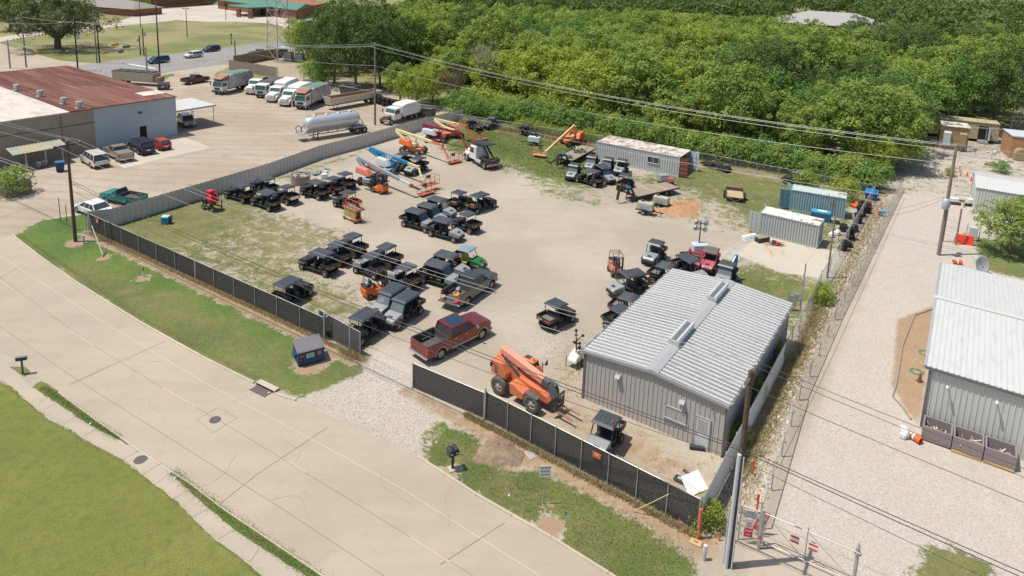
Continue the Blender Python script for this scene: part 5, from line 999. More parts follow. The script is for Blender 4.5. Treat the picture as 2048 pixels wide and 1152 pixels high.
def make_utv(kind, hoodc, ws, beacon=True, roofm=None, rim=None, cagem=None, bedm=None, seatm=None, roof=True, tail=False, tilt=False, style='new'):
    crew = kind == 'C'; wb = 2.85 if crew else 2.2; fx_, rx_ = wb/2, -wb/2; cagem = cagem or M_FRAME; bedm = bedm or M_BLKP; roofm = roofm or M_ROOFK
    e = empty('utility_vehicle', (0, 0, -80), 0, 'x', 'utility vehicle')
    mb = MB(); W = .66
    T = lambda x, y, z: y*(1-.16*max(0, (x-fx_)/.55))
    mb.prism([(fx_-.62, .62), (fx_+.15, .45), (fx_+.52, .52), (fx_+.58, .72), (fx_+.48, .88), (fx_+.05, 1.04), (fx_-.42, 1.12), (fx_-.62, 1.10)], -W, W, T)
    hd = mb.build('hood', hoodc, e, .035)
    mb = MB(); mb.bb(fx_-.1, fx_+.3, -.3, .3, 1.04, 1.055) if style == 'x' else mb.hexa([(fx_+.1, -.22, 1.0), (fx_+.1, -.22, 1.05), (fx_+.1, .22, 1.0), (fx_+.1, .22, 1.05), (fx_+.3, -.2, .93), (fx_+.3, -.2, .985), (fx_+.3, .2, .93), (fx_+.3, .2, .985)]); mb.build('hood_scoop', M_BLKP, hd)
    mb = MB(); mb.bb(fx_+.5, fx_+.62, -.56, .56, .40, .56); mb.bb(fx_+.56, fx_+.66, -.40, .40, .56, .66); mb.tube((fx_+.64, -.5, .72), (fx_+.64, .5, .72), .022, 6); mb.tube((fx_+.6, -.35, .5), (fx_+.66, -.35, .74), .018, 5); mb.tube((fx_+.6, .35, .5), (fx_+.66, .35, .74), .018, 5); mb.build('bumper', M_BLKP, e, .01)
    for s in (-1, 1):
        mb = MB(); mb.hexa([(fx_+.44, s*.30, .78), (fx_+.40, s*.30, .90), (fx_+.40, s*.54, .76), (fx_+.36, s*.54, .89), (fx_+.60, s*.30, .76), (fx_+.50, s*.30, .875), (fx_+.52, s*.53, .75), (fx_+.45, s*.53, .865)]); mb.build('headlight', M_HEAD, e)
    mb = MB(); mb.bb(rx_-.55, fx_+.3, -.45, .45, .32, .44); mb.bb(rx_+.45, fx_-.45, -.70, .70, .36, .44); mb.bb(fx_-.66, fx_-.58, -.66, .66, .44, 1.0); mb.bb(rx_-.3, rx_+.5, -.35, .35, .44, .8)
    for x_ in (fx_, rx_): mb.tube((x_, -.6, .33), (x_, .6, .33), .05, 6); mb.tube((x_+.1, -.45, .4), (x_+.1, -.5, .85), .045, 6); mb.tube((x_+.1, .45, .4), (x_+.1, .5, .85), .045, 6)
    for s in (-1, 1): mb.hexa([(fx_-.42, s*.60, .70), (fx_-.42, s*.60, .76), (fx_-.42, s*.80, .66), (fx_-.42, s*.80, .72), (fx_+.34, s*.60, .70), (fx_+.34, s*.60, .76), (fx_+.34, s*.80, .60), (fx_+.34, s*.80, .66)])
    mb.build('chassis', M_BLKP, e)
    mb = MB(); mb.bb(fx_-.70, fx_-.45, -.62, .62, .88, 1.10); mb.build('dashboard', M_BLKP, e, .02)
    mb = MB(); mb.lathe([(.15, -.012), (.18, 0), (.15, .012), (.135, 0), (.15, -.012)], 14); st = mb.build('steering_wheel', M_BLKP, e); st.location = (fx_-.82, .34, 1.15); st.rotation_euler.y = -.9
    rows = [fx_-1.28]+([fx_-2.20] if crew else [])
    for x_ in rows:
        mb = MB(); mb.bb(x_-.25, x_+.27, -.62, .62, .62, .78); s_ = mb.build('seat', seatm or M_SEAT, e, .03); mb = MB(); mb.hexa([(x_-.30, -.62, .78), (x_-.42, -.62, 1.30), (x_-.30, .62, .78), (x_-.42, .62, 1.30), (x_-.20, -.62, .78), (x_-.32, -.62, 1.30), (x_-.20, .62, .78), (x_-.32, .62, 1.30)]); mb.build('backrest', seatm or M_SEAT, s_, .03)
        mb = MB(); mb.bb(x_-.3, x_+.2, -.6, .6, .44, .62); mb.build('seat_base', M_BLKP, s_)
    zr = 1.88; xr0 = fx_-.95; xr1 = rows[-1]-(.48 if crew else .60); mb = MB()
    for s in (-1, 1):
        mb.path([(fx_-.52, s*.66, 1.02), (xr0-.02, s*.62, zr), (xr1, s*.62, zr), (xr1-.05, s*.68, .60)], .036, 6)
        if crew: mb.tube((rows[0]-.45, s*.68, .5), (rows[0]-.45, s*.62, zr), .036, 6)
        mb.tube((rows[0]-.38, s*.68, .45), (rows[0]-.38, s*.68, .95), .02, 5)
    for x_ in (xr0-.02, xr1): mb.tube((x_, -.6, zr), (x_, .6, zr), .024, 6)
    mb.tube((xr1-.03, -.64, 1.15), (xr1-.03, .64, 1.15), .02, 5); mb.tube((fx_-.52, -.66, 1.05), (fx_-.52, .66, 1.05), .022, 5)
    if roof: mb.build('roll_cage', cagem, e)
    else:
        mb.tube((xr1, -.6, zr), (fx_-.6, .3, 1.2), .022, 5); mb.build('roll_cage', cagem, e)
    if roof:
        mb = MB(); mb.frus(xr1-.18, xr0+(.20 if crew else .34), -.74, .74, zr-.05, xr1-.08, xr0+(.06 if crew else .2), -.64, .64, zr+.085)
        for k in (-.42, -.14, .14, .42): mb.bb(xr1+.04, xr0-.08, k-.07, k+.07, zr+.08, zr+.105)
        r_ = mb.build('roof', roofm, e, .02)
        if beacon: mb = MB(); mb.lathe([(0, zr+.22), (.04, zr+.215), (.055, zr+.18), (.06, zr+.10)], 10, c=(xr0-.2, .45, 0)); mb.build('beacon', mat('beacon_red', (.70, .07, .03), .35), r_)
    if ws:
        mb = MB(); mb.hexa([(fx_-.50, -.62, 1.06), (xr0+.03, -.56, zr-.01), (fx_-.50, .62, 1.06), (xr0+.03, .56, zr-.01), (fx_-.48, -.62, 1.06), (xr0+.05, -.56, zr-.01), (fx_-.48, .62, 1.06), (xr0+.05, .56, zr-.01)]); mb.build('windshield', M_WSHD if ws == 2 else M_WSH, e)
        mb = MB(); mb.bb(xr1-.04, xr1-.02, -.58, .58, 1.2, zr-.05); mb.build('rear_window', M_WSHD, e)
    bx0, bx1 = rx_-.62, rx_+.50; zf = .84; mb = MB()
    for q in ((bx0+.05, bx1, -.74, -.69), (bx0+.05, bx1, .69, .74), (bx1-.05, bx1, -.69, .69)): mb.bb(*q, zf, zf+.30)
    mb.bb(bx0+.03, bx1+.03, -.77, -.68, zf+.28, zf+.32); mb.bb(bx0+.03, bx1+.03, .68, .77, zf+.28, zf+.32)
    b_ = mb.build('cargo_bed', bedm, e)
    mb = MB(); mb.bb(bx0+.02, bx1-.02, -.70, .70, zf-.05, zf+.01); mb.build('bed_floor', M_BEDF, b_)
    if tail: mb = MB(); mb.bb(bx0-.28, bx0+.04, -.69, .69, zf-.02, zf+.03); mb.build('tailgate', M_BEDF, b_)
    else:
        mb = MB(); mb.bb(bx0, bx0+.05, -.74, .74, zf-.02, zf+.31); tg = mb.build('tailgate', bedm, b_)
        mb = MB(); mb.mi = 0; mb.bb(bx0-.008, bx0-.002, -.62, -.18, zf+.06, zf+.17); mb.mi = 1; mb.bb(bx0-.008, bx0-.002, .12, .55, zf+.06, zf+.15); mb.build('stickers', [M_REFL, M_YELT], tg)
    for s in (-1, 1): mb = MB(); mb.bb(bx0-.012, bx0+.02, s*.66-.05, s*.66+.05, zf+.10, zf+.24); mb.bb(bx0+.1, bx0+.3, s*.742-.004, s*.742+.004, zf+.08, zf+.2); mb.build('taillight', M_REFL, b_)
    if tilt: b_.location = (rx_*.0+.0, 0, 0); b_.rotation_euler.y = .0
    if tilt:
        pv = Vector((bx0+.05, 0, zf)); R_ = Matrix.Translation(pv) @ Matrix.Rotation(.62, 4, 'Y') @ Matrix.Translation(-pv); b_.matrix_local = R_
    for x_ in (fx_, rx_):
        for s in (-1, 1): wheel(e, x_, s*.66, .33, .25, rim or M_RIMG)
    e['wb'] = wb; e['xc'] = (xr0+xr1)/2+.02
    return e
M_HG = mat('hood_grey', (.26, .275, .27), .38, var=.08, dirt=.15); M_HK = mat('hood_black', (.035, .036, .04), .4, var=.2, dirt=.25, dcol=(.12, .10, .08)); M_HS = mat('hood_silverblue', (.24, .28, .30), .4, .1)
M_HR = mat('hood_red', (.42, .09, .10), .45, dirt=.2, dcol=(.5, .28, .25)); M_HGN = mat('hood_green', (.02, .15, .03), .4); M_ROOFL = mat('roof_light', (.20, .27, .29), .4); M_RED2 = mat('frame_red', (.42, .05, .07), .45); M_HT = mat('hood_tan', (.19, .17, .15), .6)
VAR = {'Ck': ('C', M_HK, 0), 'Sk': ('S', M_HK, 0), 'Cg': ('C', M_HG, 0), 'Cgw': ('C', M_HG, 2), 'Cgc': ('C', M_HG, 1), 'Sgw': ('S', M_HG, 1), 'Sg': ('S', M_HG, 0), 'Skt': ('S', M_HT, 0), 'Ckn': ('C', M_HK, 0), 'Skn': ('S', M_HK, 0)}
SPEC = {'Skn': dict(beacon=False), 'Ckn': dict(beacon=False)}
EXTRA = {'jd': ('S', M_HGN, 0, dict(roofm=M_ROOFL, rim=M_RIMY, beacon=False, bedm=M_BLKP, seatm=mat('seat_yellow', (.45, .38, .05), .6))), 'red': ('S', M_HR, 0, dict(beacon=False, cagem=M_RED2, roofm=mat('roof_weathered', (.12, .11, .10), .7), bedm=M_RED2)),
         'redo': ('S', M_HR, 0, dict(roof=False, cagem=M_RED2, bedm=M_HR)), 'silv': ('S', M_HS, 0, dict(beacon=False)), 'tg': ('S', M_HK, 0, dict(tail=True, beacon=False)), 'tilt': ('S', M_HK, 0, dict(tilt=True, beacon=False))}
G_UTV = 'utility vehicles parked in the yard'
def utv(var, ru, rv, du, dv, label, zr=1.93):
    "ru,rv: roof centre in the photograph; du,dv: forward direction there"
    p = G(ru, rv, zr); q = G(ru+du*.3, rv+dv*.3, zr); yaw = math.atan2(q.y-p.y, q.x-p.x)
    if var not in UTV:
        if var in EXTRA: k, h, w_, kw = EXTRA[var]; e = make_utv(k, h, w_, **kw)
        else: k, h, w_ = VAR[var]; e = make_utv(k, h, w_, **SPEC.get(var, {}))
        UTV[var] = e
    else: e = copy_tree(UTV[var])
    xc = e['xc']; e.location = (p.x-math.cos(yaw)*xc, p.y-math.sin(yaw)*xc, 0); e.rotation_euler.z = yaw
    e.rotation_euler.z += rt.uniform(-.035, .035); e['label'] = label; e['group'] = G_UTV; return e
UL = (-47, -15.5); LR = (44.5, 12)
U = utv
U('Ck', 482, 368.8, *UL, 'black four-door utility vehicle nearest the red cement mixer, by the corrugated fence')
U('Ck', 531, 355, *UL, 'black four-door utility vehicle hard against the corrugated fence, rearmost of its cluster')
U('Ck', 535, 383.5, *UL, 'black four-door utility vehicle at the front of the left cluster, wheels on dry grass')
U('tg', 574, 372.7, *UL, 'short black utility vehicle with its tailgate folded down, right end of the left cluster')
U('Ck', 632.4, 363, *UL, 'black four-door utility vehicle beside the round wooden crate of junk')
U('Sk', 666.6, 356, *UL, 'short black utility vehicle behind the one next to the wooden crate')
U('Skn', 691, 346.5, *UL, 'black utility vehicle parked under the pink lift hood, left of the small forklift')
U('Sk', 695.9, 384.5, *UL, 'black utility vehicle directly behind the orange scissor lift')
U('Sk', 705.8, 470.5, *UL, 'short black utility vehicle farthest back of the middle group, near the gravel')
U('Sk', 675.3, 487, *UL, 'short black utility vehicle second from the left in the middle group')
U('Ck', 642.5, 504, *UL, 'black four-door utility vehicle at the left end of the middle group, on weeds')
U('Sk', 773.8, 491.6, *UL, 'short black utility vehicle with yellow tape, right rear of the middle group')
U('Sg', 744.8, 510.3, *UL, 'utility vehicle with a worn grey hood in the centre of the middle group')
U('Sg', 814.4, 532.2, *UL, 'utility vehicle with empty bed behind the orange forklift with a gas bottle')
U('Cgc', 784, 576.6, -50, 31, 'grey hooded crew utility vehicle with clear windshield, between forklift and its twin')
U('Cgc', 812.3, 591.3, -50, 31, 'grey hooded crew utility vehicle nearest the grey pickup, clear windshield')
U('Ck', 729, 627, 50, -29, 'black utility vehicle behind the sliding gate, bed towards the gate post')
U('Ckn', 576, 562, 50, -27, 'black utility vehicle alone behind the black slatted fence')
U('Cgw', 874.8, 526.5, *LR, 'grey hooded crew utility vehicle beside the grey pickup truck cab')
U('Cg', 893, 508, *LR, 'grey hooded crew utility vehicle between its twin and the green one')
U('jd', 932.8, 495.6, 44, 11, 'green utility vehicle with yellow wheels and a pale blue roof')
U('Cgw', 831.3, 420.6, *LR, 'crew utility vehicle with dark windshield at the left end of the grey hooded row')
U('Cgw', 855.5, 409.7, *LR, 'crew utility vehicle with dark windshield in the middle of the grey hooded row')
U('Cgc', 875, 397.2, *LR, 'crew utility vehicle with clear windshield at the back of the grey hooded row')
U('Cg', 885.9, 438.6, *LR, 'grey hooded crew utility vehicle without windshield, front of its row')
U('Sk', 935.9, 427, *UL, 'black utility vehicle with red tailgate stickers right of the grey hooded row')
U('Sk', 917.2, 384, 38, -14, 'black utility vehicle facing away behind the grey hooded row, left of a pair')
U('Ck', 959.4, 388.6, 38, -12, 'black utility vehicle facing away at the right end of the pair, on open gravel')
U('Sgw', 1185.5, 311.3, -26, 22, 'grey hooded utility vehicle with windshield against the long container, left one')
U('Sgw', 1216.8, 316.2, -26, 22, 'grey hooded utility vehicle with windshield in the middle of the three at the container')
U('Sg', 1244, 319.1, -26, 22, 'grey hooded utility vehicle under the container wall, nearest its window')
U('Sgw', 1149.4, 327.9, -26, 22, 'grey hooded utility vehicle at the left front of the container cluster')
U('Cgw', 1206, 332, 40, 20, 'grey hooded crew utility vehicle hemmed in by others before the container')
U('Ckn', 1183.6, 340.6, -38, -10, 'black crew utility vehicle broadside at the front of the container cluster')
U('Skn', 1251, 349.4, 26, -22, 'black utility vehicle facing away behind the gooseneck of the flatbed trailer')
U('silv', 1312.3, 483.5, -28, 26, 'older utility vehicle with a shiny blue grey hood behind the workshop')
U('Sk', 1330, 529.4, 40, 12, 'black utility vehicle half hidden by the far edge of the workshop roof')
U('Cg', 1376.8, 514.7, 40, 22, 'grey hooded crew utility vehicle behind the workshop, beside the red one')
U('Cg', 1266.4, 545, -50, 9, 'grey hooded crew utility vehicle beside the rusty old forklift')
U('Sk', 1255.7, 592, 44, 14, 'black utility vehicle with litter in its bed beside the workshop')
U('tilt', 1241, 616.3, 40, 20, 'black utility vehicle with its dump bed raised against the workshop')
U('red', 1422.7, 498.1, -16, 30, 'pink red utility vehicle with a weathered ribbed roof')
U('redo', 1392, 500, -16, 30, 'roofless red utility vehicle frame in front of the light tower')
U('Sgw', 1455, 526.4, -20, 26, 'grey utility vehicle with windshield beside the blue lift arm')
U('Skn', 1111.6, 606, 40, -20, 'black utility vehicle with a ridged canopy standing alone on the gravel')
U('Sg', 1214, 836, -20, 30, 'grey hooded utility vehicle parked between the near black fence and the workshop')
U('Ckn', 805.5, 307, -33, 13, 'black utility vehicle under the blue lift boom, rear one')
U('Cg', 835.7, 316, -33, 13, 'utility vehicle beside the blue lift boom, front one')
U('Skn', 948, 236, 30, 10, 'small dark utility vehicle in the grass at the rear fence, left one')
U('Skn', 987, 234, -30, 8, 'small dark boxy utility vehicle in the grass at the rear fence, middle one')
U('Skn', 1055, 248, 30, 9, 'small dark utility vehicle near the generator at the rear fence, right one')
U('Skn', 1598, 343, -40, -8, 'wrecked utility vehicle sunk in weeds at the rear fence behind the containers')
# ------------------------------------------------------------------ road vehicles
def paint(name, col, metal=.15, rough=.32, dirt=.12): return mat(name, col, rough, metal, var=.07, vs=.7, dirt=dirt, dcol=tuple(min(.5, c*.6+.16) for c in col), coat=.5)
def arch(xc, r, z0, n=7): return [(xc+r*math.cos(PI-i*PI/n), z0+max(0, r*math.sin(i*PI/n))) for i in range(n+1)]
def lights(e, x0, x1, W, zb, zt, zr0, zr1):
    for s in (-1, 1):
        mb = MB(); mb.bb(x1-.10, x1+.006, s*(W-.40), s*(W-.06), zb, zt); mb.build('headlight', M_HEAD, e, .01)
        mb = MB(); mb.bb(x0-.008, x0+.08, s*(W-.20), s*(W-.005), zr0, zr1); mb.build('taillight', M_TAIL, e, .01)
def mirrors(e, x, W, z, m):
    for s in (-1, 1): mb = MB(); mb.box((x, s*(W+.14), z), (.12, .22, .2)); mb.build('mirror', m, e, .02)
def tap(L, W, k=.10, nose=.9):
    def T(x, y, z):
        t = max(0, abs(x)-L*.5+nose)/nose; return y*(1-k*t*t)*(1-.05*max(0, (z-.75)))
    return T
def pickup(name, L, W, H, body, bed_open, label, cat='pickup truck', rim=None, wb=None, r=.40, crew=True, belt=1.15, bedz=1.28, two=None, tonneau=None, sun=False, gate=True, hood_up=False, group=None, cab_x=None):
    e = empty(name, (0, 0, 0), 0, label, cat, group); W = W/2; wb = wb or L*.62; fx_ = L/2-.98; rx_ = fx_-wb; x0, x1 = -L/2, L/2; T = tap(L, W)
    cabr = cab_x if cab_x is not None else rx_+.95; zb = .48; hood = belt+.06
    prof = [(cabr, zb)]+[(fx_-r*1.28, zb)]+arch(fx_, r*1.22, r*1.05)[0:]+[(x1-.12, zb), (x1-.02, zb+.2), (x1, belt-.3), (x1-.08, belt-.02), (x1-.45, hood), (fx_-.45, hood+.06), (cabr, belt+.02)]
    mb = MB(); mb.prism(prof, -W, W, T); mb.build('body', body, e, .04)
    mb = MB(); pr = [(x0+.05, zb+.05)]+arch(rx_, r*1.22, r*1.05)+[(cabr-.02, zb), (cabr-.02, bedz), (x0+.05, bedz)]
    for s in (-1, 1): mb.prism(pr, s*(W-.10), s*W)
    mb.bb(cabr-.1, cabr-.02, -W+.1, W-.1, zb, bedz); b_ = mb.build('bed', body, e, .012)
    mb = MB(); mb.bb(x0+.1, cabr-.1, -W+.1, W-.1, .70, .76); mb.bb(rx_-.42, rx_+.42, -W+.1, -W+.28, .76, 1.0); mb.bb(rx_-.42, rx_+.42, W-.28, W-.1, .76, 1.0); mb.bb(x0+.12, cabr-.12, -W+.1, -W+.115, .76, bedz); mb.bb(x0+.12, cabr-.12, W-.115, W-.1, .76, bedz); mb.bb(x0+.1, x0+.12, -W+.1, W-.1, .76, bedz if gate else .77); mb.bb(cabr-.12, cabr-.1, -W+.1, W-.1, .76, bedz); mb.build('bed_liner', mat('bed_liner', (.075, .07, .065), .8, dirt=.3), b_)
    mb = MB(); mb.bb(x0+.1, cabr-.1, -W-.01, -W+.12, bedz-.01, bedz+.035); mb.bb(x0+.1, cabr-.1, W-.12, W+.01, bedz-.01, bedz+.035); mb.build('bed_rail', M_BLKP, b_)
    mb = MB()
    if gate: mb.bb(x0+.02, x0+.1, -W+.1, W-.1, .62, bedz+.02)
    else: mb.bb(x0-.50, x0+.08, -W+.1, W-.1, .66, .72)
    mb.build('tailgate', body if gate else MATS['bed_liner'], b_, .01)
    if tonneau: mb = MB(); mb.bb(x0+.08, cabr-.08, -W+.04, W-.04, bedz+.02, bedz+.06); mb.build('bed_cover', tonneau, b_)
    # cab
    cx0, cx1 = cabr+.04, fx_-.55; rx0, rx1 = cx0+.14, cx1-.72; zc = H
    mb = MB(); mb.frus(cx0+.02, cx1-.02, -W+.06, W-.06, belt, rx0+.02, rx1, -W+.24, W-.24, zc-.06); g_ = mb.build('window', M_GLASS, e)
    mb = MB(); mb.frus(rx0-.05, rx1+.08, -W+.20, W-.20, zc-.09, rx0+.04, rx1-.06, -W+.27, W-.27, zc); rf = mb.build('roof', body, e, .03)
    mb = MB()
    for s in (-1, 1):
        a0, a1 = (cx0+.03, s*(W-.07), belt), (rx0, s*(W-.24), zc-.06); mb.tube(a0, a1, .065, 6)
        mb.tube((cx1-.05, s*(W-.07), belt), (rx1+.02, s*(W-.24), zc-.06), .04, 6); k = .5 if crew else .0
        if crew: mb.tube((cx0*.52+cx1*.48-.1, s*(W-.055), belt), (rx0*.52+rx1*.48, s*(W-.225), zc-.05), .05, 6)
        mb.tube((rx0, s*(W-.23), zc-.06), (rx1, s*(W-.23), zc-.06), .045, 6)
    mb.build('pillar', body, e)
    for s in (-1, 1):
        mb = MB()
        for x_ in ([cx0+.25, (cx0+cx1)/2+.1] if crew else [cx0+.3]): mb.bb(x_, x_+.18, s*(W-.01), s*(W+.02), belt-.14, belt-.10)
        mb.build('door_handle', M_CHROME, e)
    if two: 
        for s in (-1, 1):
            mb = MB(); mb.bb(cabr, fx_-r*1.35, s*(W-.04), s*(W+.012), zb-.02, zb+.14); mb.lathe([], 3) if 0 else None; mb.build('rocker_trim', two, e)
            for xw in (fx_, rx_):
                mb = MB(); n = 10
                for i in range(n):
                    a0, a1 = PI*i/n, PI*(i+1)/n; R0, R1 = r*1.2, r*1.42; z_ = r*1.05; y0, y1 = s*(W-.02), s*(W+.022)
                    mb.hexa([(xw+R0*math.cos(a0), y0, z_+R0*math.sin(a0)), (xw+R1*math.cos(a0), y0, z_+R1*math.sin(a0)), (xw+R0*math.cos(a0), y1, z_+R0*math.sin(a0)), (xw+R1*math.cos(a0), y1, z_+R1*math.sin(a0)), (xw+R0*math.cos(a1), y0, z_+R0*math.sin(a1)), (xw+R1*math.cos(a1), y0, z_+R1*math.sin(a1)), (xw+R0*math.cos(a1), y1, z_+R0*math.sin(a1)), (xw+R1*math.cos(a1), y1, z_+R1*math.sin(a1))])
                mb.build('wheel_arch', two, e)
    mb = MB(); mb.bb(x0-.14, x0+.05, -W+.02, W-.02, .48, .66); mb.build('rear_bumper', M_CHROME, e, .03); mb = MB(); mb.bb(x1-.1, x1+.10, -W+.04, W-.04, .42, .64); mb.build('front_bumper', M_CHROME if not two else two, e, .03)
    mb = MB(); mb.bb(x1-.02, x1+.02, -W*.55, W*.55, .70, belt-.12); mb.build('grille', M_BLKP, e)
    mb = MB(); mb.bb(rx_-.6, fx_+.6, -W*.55, W*.55, .30, .5); mb.build('chassis', M_BLKP, e)
    if sun: mb = MB(); mb.bb(rx0+.22, rx1-.15, -W+.42, W-.42, zc-.004, zc+.006); mb.build('sunroof', mat('sunroof_glass', (.02, .045, .07), .08), rf); mb = MB(); mb.bb(rx0-.02, rx0+.03, -.18, .18, zc-.06, zc-.02); mb.build('brake_light', M_TAIL, rf)
    lights(e, x0+.02, x1, W, belt-.36, belt-.12, .78, bedz-.08); mirrors(e, cx1-.15, W, belt+.12, M_CHROME if two else body)
    if hood_up: mb = MB(); mb.box((fx_-.15, 0, hood+.5), (1.25, W*1.8, .05), 0, -.75); mb.build('open_hood', body, e)
    for xw in (fx_, rx_):
        for s in (-1, 1): wheel(e, xw, s*(W-.14), r, .28, rim or M_RIMS, M_TYREC, .66)
    return e
def car(name, L, W, H, body, label, cat='car', kind='suv', rim=None, wb=None, r=.34, belt=None, group=None, wrap=False):
    e = empty(name, (0, 0, 0), 0, label, cat, group); W = W/2; wb = wb or L*.59; fx_ = L/2-.88; rx_ = fx_-wb; x0, x1 = -L/2, L/2; T = tap(L, W, .16, .8); belt = belt or (.98 if kind != 'sedan' else .90); zb = .30
    rear = belt+.02
    prof = [(x0+.10, zb)]+arch(rx_, r*1.15, r)+arch(fx_, r*1.15, r)+[(x1-.15, zb), (x1-.01, zb+.18), (x1, belt-.35), (x1-.12, belt-.14), (x1-.9, belt+.0), (fx_-.35, belt+.04), (x0+.25, rear), (x0+.02, rear-.12), (x0, zb+.3)]
    mb = MB(); mb.prism(prof, -W, W, T); b_ = mb.build('body', body, e, .045, seg=2)
    if kind == 'sedan': g = (x0+.75, fx_-.15, x0+1.35, fx_-1.15)
    elif kind == 'hatch': g = (x0+.06, fx_-.12, x0+.45, fx_-.85)
    elif kind == 'van': g = (x0+.06, fx_+.15, x0+.25, fx_-.75)
    else: g = (x0+.08, fx_-.25, x0+.38, fx_-.95)
    mb = MB(); mb.frus(g[0], g[1], -W+.05, W-.05, belt, g[2], g[3], -W+.22, W-.22, H-.05); mb.build('window', M_GLASS, e, .02)
    mb = MB(); mb.frus(g[2]-.06, g[3]+.08, -W+.18, W-.18, H-.08, g[2]+.05, g[3]-.05, -W+.26, W-.26, H); mb.build('roof', body, e, .03)
    mb = MB()
    for s in (-1, 1):
        for k in (0, .33, .66, 1):
            xa = g[0]+(g[1]-g[0])*k; xb = g[2]+(g[3]-g[2])*k; mb.tube((xa+(-.0 if k else .04), s*(W-.055), belt), (xb, s*(W-.225), H-.06), .038 if k in (.33, .66) else .05, 5)
        if kind == 'suv': mb.tube((g[2]+.2, s*(W-.34), H+.04), (g[3]-.2, s*(W-.34), H+.04), .018, 5)
    mb.build('pillar', body, e)
    if kind in ('suv', 'van', 'hatch'): pass
    mb = MB(); mb.bb(x0-.03, x0+.12, -W+.08, W-.08, zb+.02, zb+.24); mb.build('rear_bumper', M_BLKP, e, .03); mb = MB(); mb.bb(x1-.16, x1+.03, -W+.12, W-.12, zb+.0, zb+.16); mb.bb(x1-.06, x1+.012, -W*.5, W*.5, belt-.42, belt-.26); mb.build('front_bumper', M_BLKP, e, .02)
    mb = MB(); mb.bb(x0-.02, x0+.0, -.26, .26, belt-.42, belt-.28); mb.build('number_plate', M_WHITE, e)
    if wrap:
        mb = MB()
        for s in (-1, 1): mb.bb(-1.2, .6, s*(W-.03), s*(W+.006), .55, .78)
        mb.build('door_stripe', mat('stripe_cyan', (.05, .35, .50), .4), e)
    lights(e, x0+.01, x1-.02, W-.03, belt-.34, belt-.18, belt-.28, belt-.02); mirrors(e, g[1]-.35, W, belt+.06, body)
    for xw in (fx_, rx_):
        for s in (-1, 1): wheel(e, xw, s*(W-.10), r, .22, rim or M_RIMS, M_TYREC, .64)
    return e
def put_at(e, u, v, yaw): p = G(u, v); e.location = p; e.rotation_euler.z = yaw; return e
def put_wheels(e, rear, front, side=-1, W=1.0, wbh=None):
    "rear/front: ground contacts of the wheels on one side (side -1 right, +1 left)"
    a, b = G(*rear), G(*front); m = (a+b)/2; d = (b-a).normalized(); n = Vector((-d.y, d.x, 0))*side; e.rotation_euler.z = math.atan2(d.y, d.x); c = m-n*W
    if wbh is not None: c -= d*wbh
    e.location = c; return e
P_MAR = paint('paint_maroon', (.19, .030, .020), .45, .25, .04); P_CHAMP = paint('champagne_trim', (.34, .27, .20), .2, .4)
e = pickup('pickup_truck', 6.35, 2.03, 2.0, P_MAR, True, 'maroon pickup truck with tan wheel arches and a dark sunroof, just inside the gate', rim=mat('rim_beige', (.55, .48, .36), .35, .3), wb=4.06, r=.42, two=P_CHAMP, sun=True, belt=1.28, bedz=1.40)
put_wheels(e, (872.9, 722.5), (958, 680.8), -1, .92, -.17+.0)
e = pickup('pickup_truck', 5.9, 2.0, 1.95, paint('paint_gunmetal', (.12, .115, .105), .75, .28, .05), True, 'grey brown pickup truck with lowered tailgate and tools in its bed', rim=M_RIMS, wb=3.68, r=.40, gate=False, belt=1.2, bedz=1.32)
pk = put_wheels(e, (931, 614), (979, 580.5), -1, .90, -.14)
P_ = lambda x, y, z: pk.matrix_basis @ Vector((x, y, z))
bpy.context.view_layer.update()
for nm, c, d, z_, m_, lb in (('cardboard_box', (-3.15, .62), (.3, .3, .28), .72, mat('cardboard', (.42, .27, .14), .8), 'small cardboard box on the lowered tailgate of the grey pickup'), ('tool_bag', (-1.4, .3), (.5, .3, .35), .76, mat('bag_grey', (.30, .33, .38), .7), 'grey bag lying in the bed of the grey pickup'), ('safety_vest', (-1.9, .1), (.55, .45, .10), .76, mat('vest_orange', (.65, .25, .03), .8), 'orange cloth bundle in the bed of the grey pickup'), ('tool_case', (-2.9, -.6), (.5, .3, .16), .72, mat('case_red', (.45, .06, .04), .5), 'red case on the tailgate corner of the grey pickup')):
    mb = MB(); mb.box((0, 0, d[2]/2), d, .3); 
    if nm == 'cardboard_box': mb.box((.12, 0, d[2]+.03), (.18, .3, .01), .3, -.5)
    if nm == 'tool_bag': mb.tube((-.2, 0, d[2]), (.2, 0, d[2]+.1), .03, 6)
    if nm == 'safety_vest': mb.box((.1, .2, .06), (.4, .2, .08), 1)
    if nm == 'tool_case': mb.tube((-.1, 0, .17), (.1, 0, .2), .02, 5)
    o = tag(mb.build(nm, m_, None, .02), lb, nm.replace('_', ' ')); o.location = P_(c[0], c[1], z_); o.rotation_euler.z = pk.rotation_euler.z
h_l = head(190, 320, 217, 303)
lot = head(182.6, 300.6, 355.5, 270.3)
ang = math.atan2(G(166, 296).y-G(205, 330).y, G(166, 296).x-G(205, 330).x)
e = car('suv', 5.1, 2.0, 1.9, paint('paint_cream', (.60, .57, .50), .1), 'cream white SUV parked left of the tan pickup by the warehouse', 'suv', belt=1.12, r=.40); put_at(e, 190, 329, head(200, 336, 166, 316))
e = pickup('pickup_truck', 5.7, 1.98, 1.85, paint('paint_tan', (.36, .28, .19), .4), True, 'tan pickup truck with a grey bed cover parked by the blue wall', r=.38, tonneau=mat('tonneau_grey', (.16, .155, .145), .7), belt=1.15, bedz=1.25); put_at(e, 238, 316, head(250, 322, 212, 300))
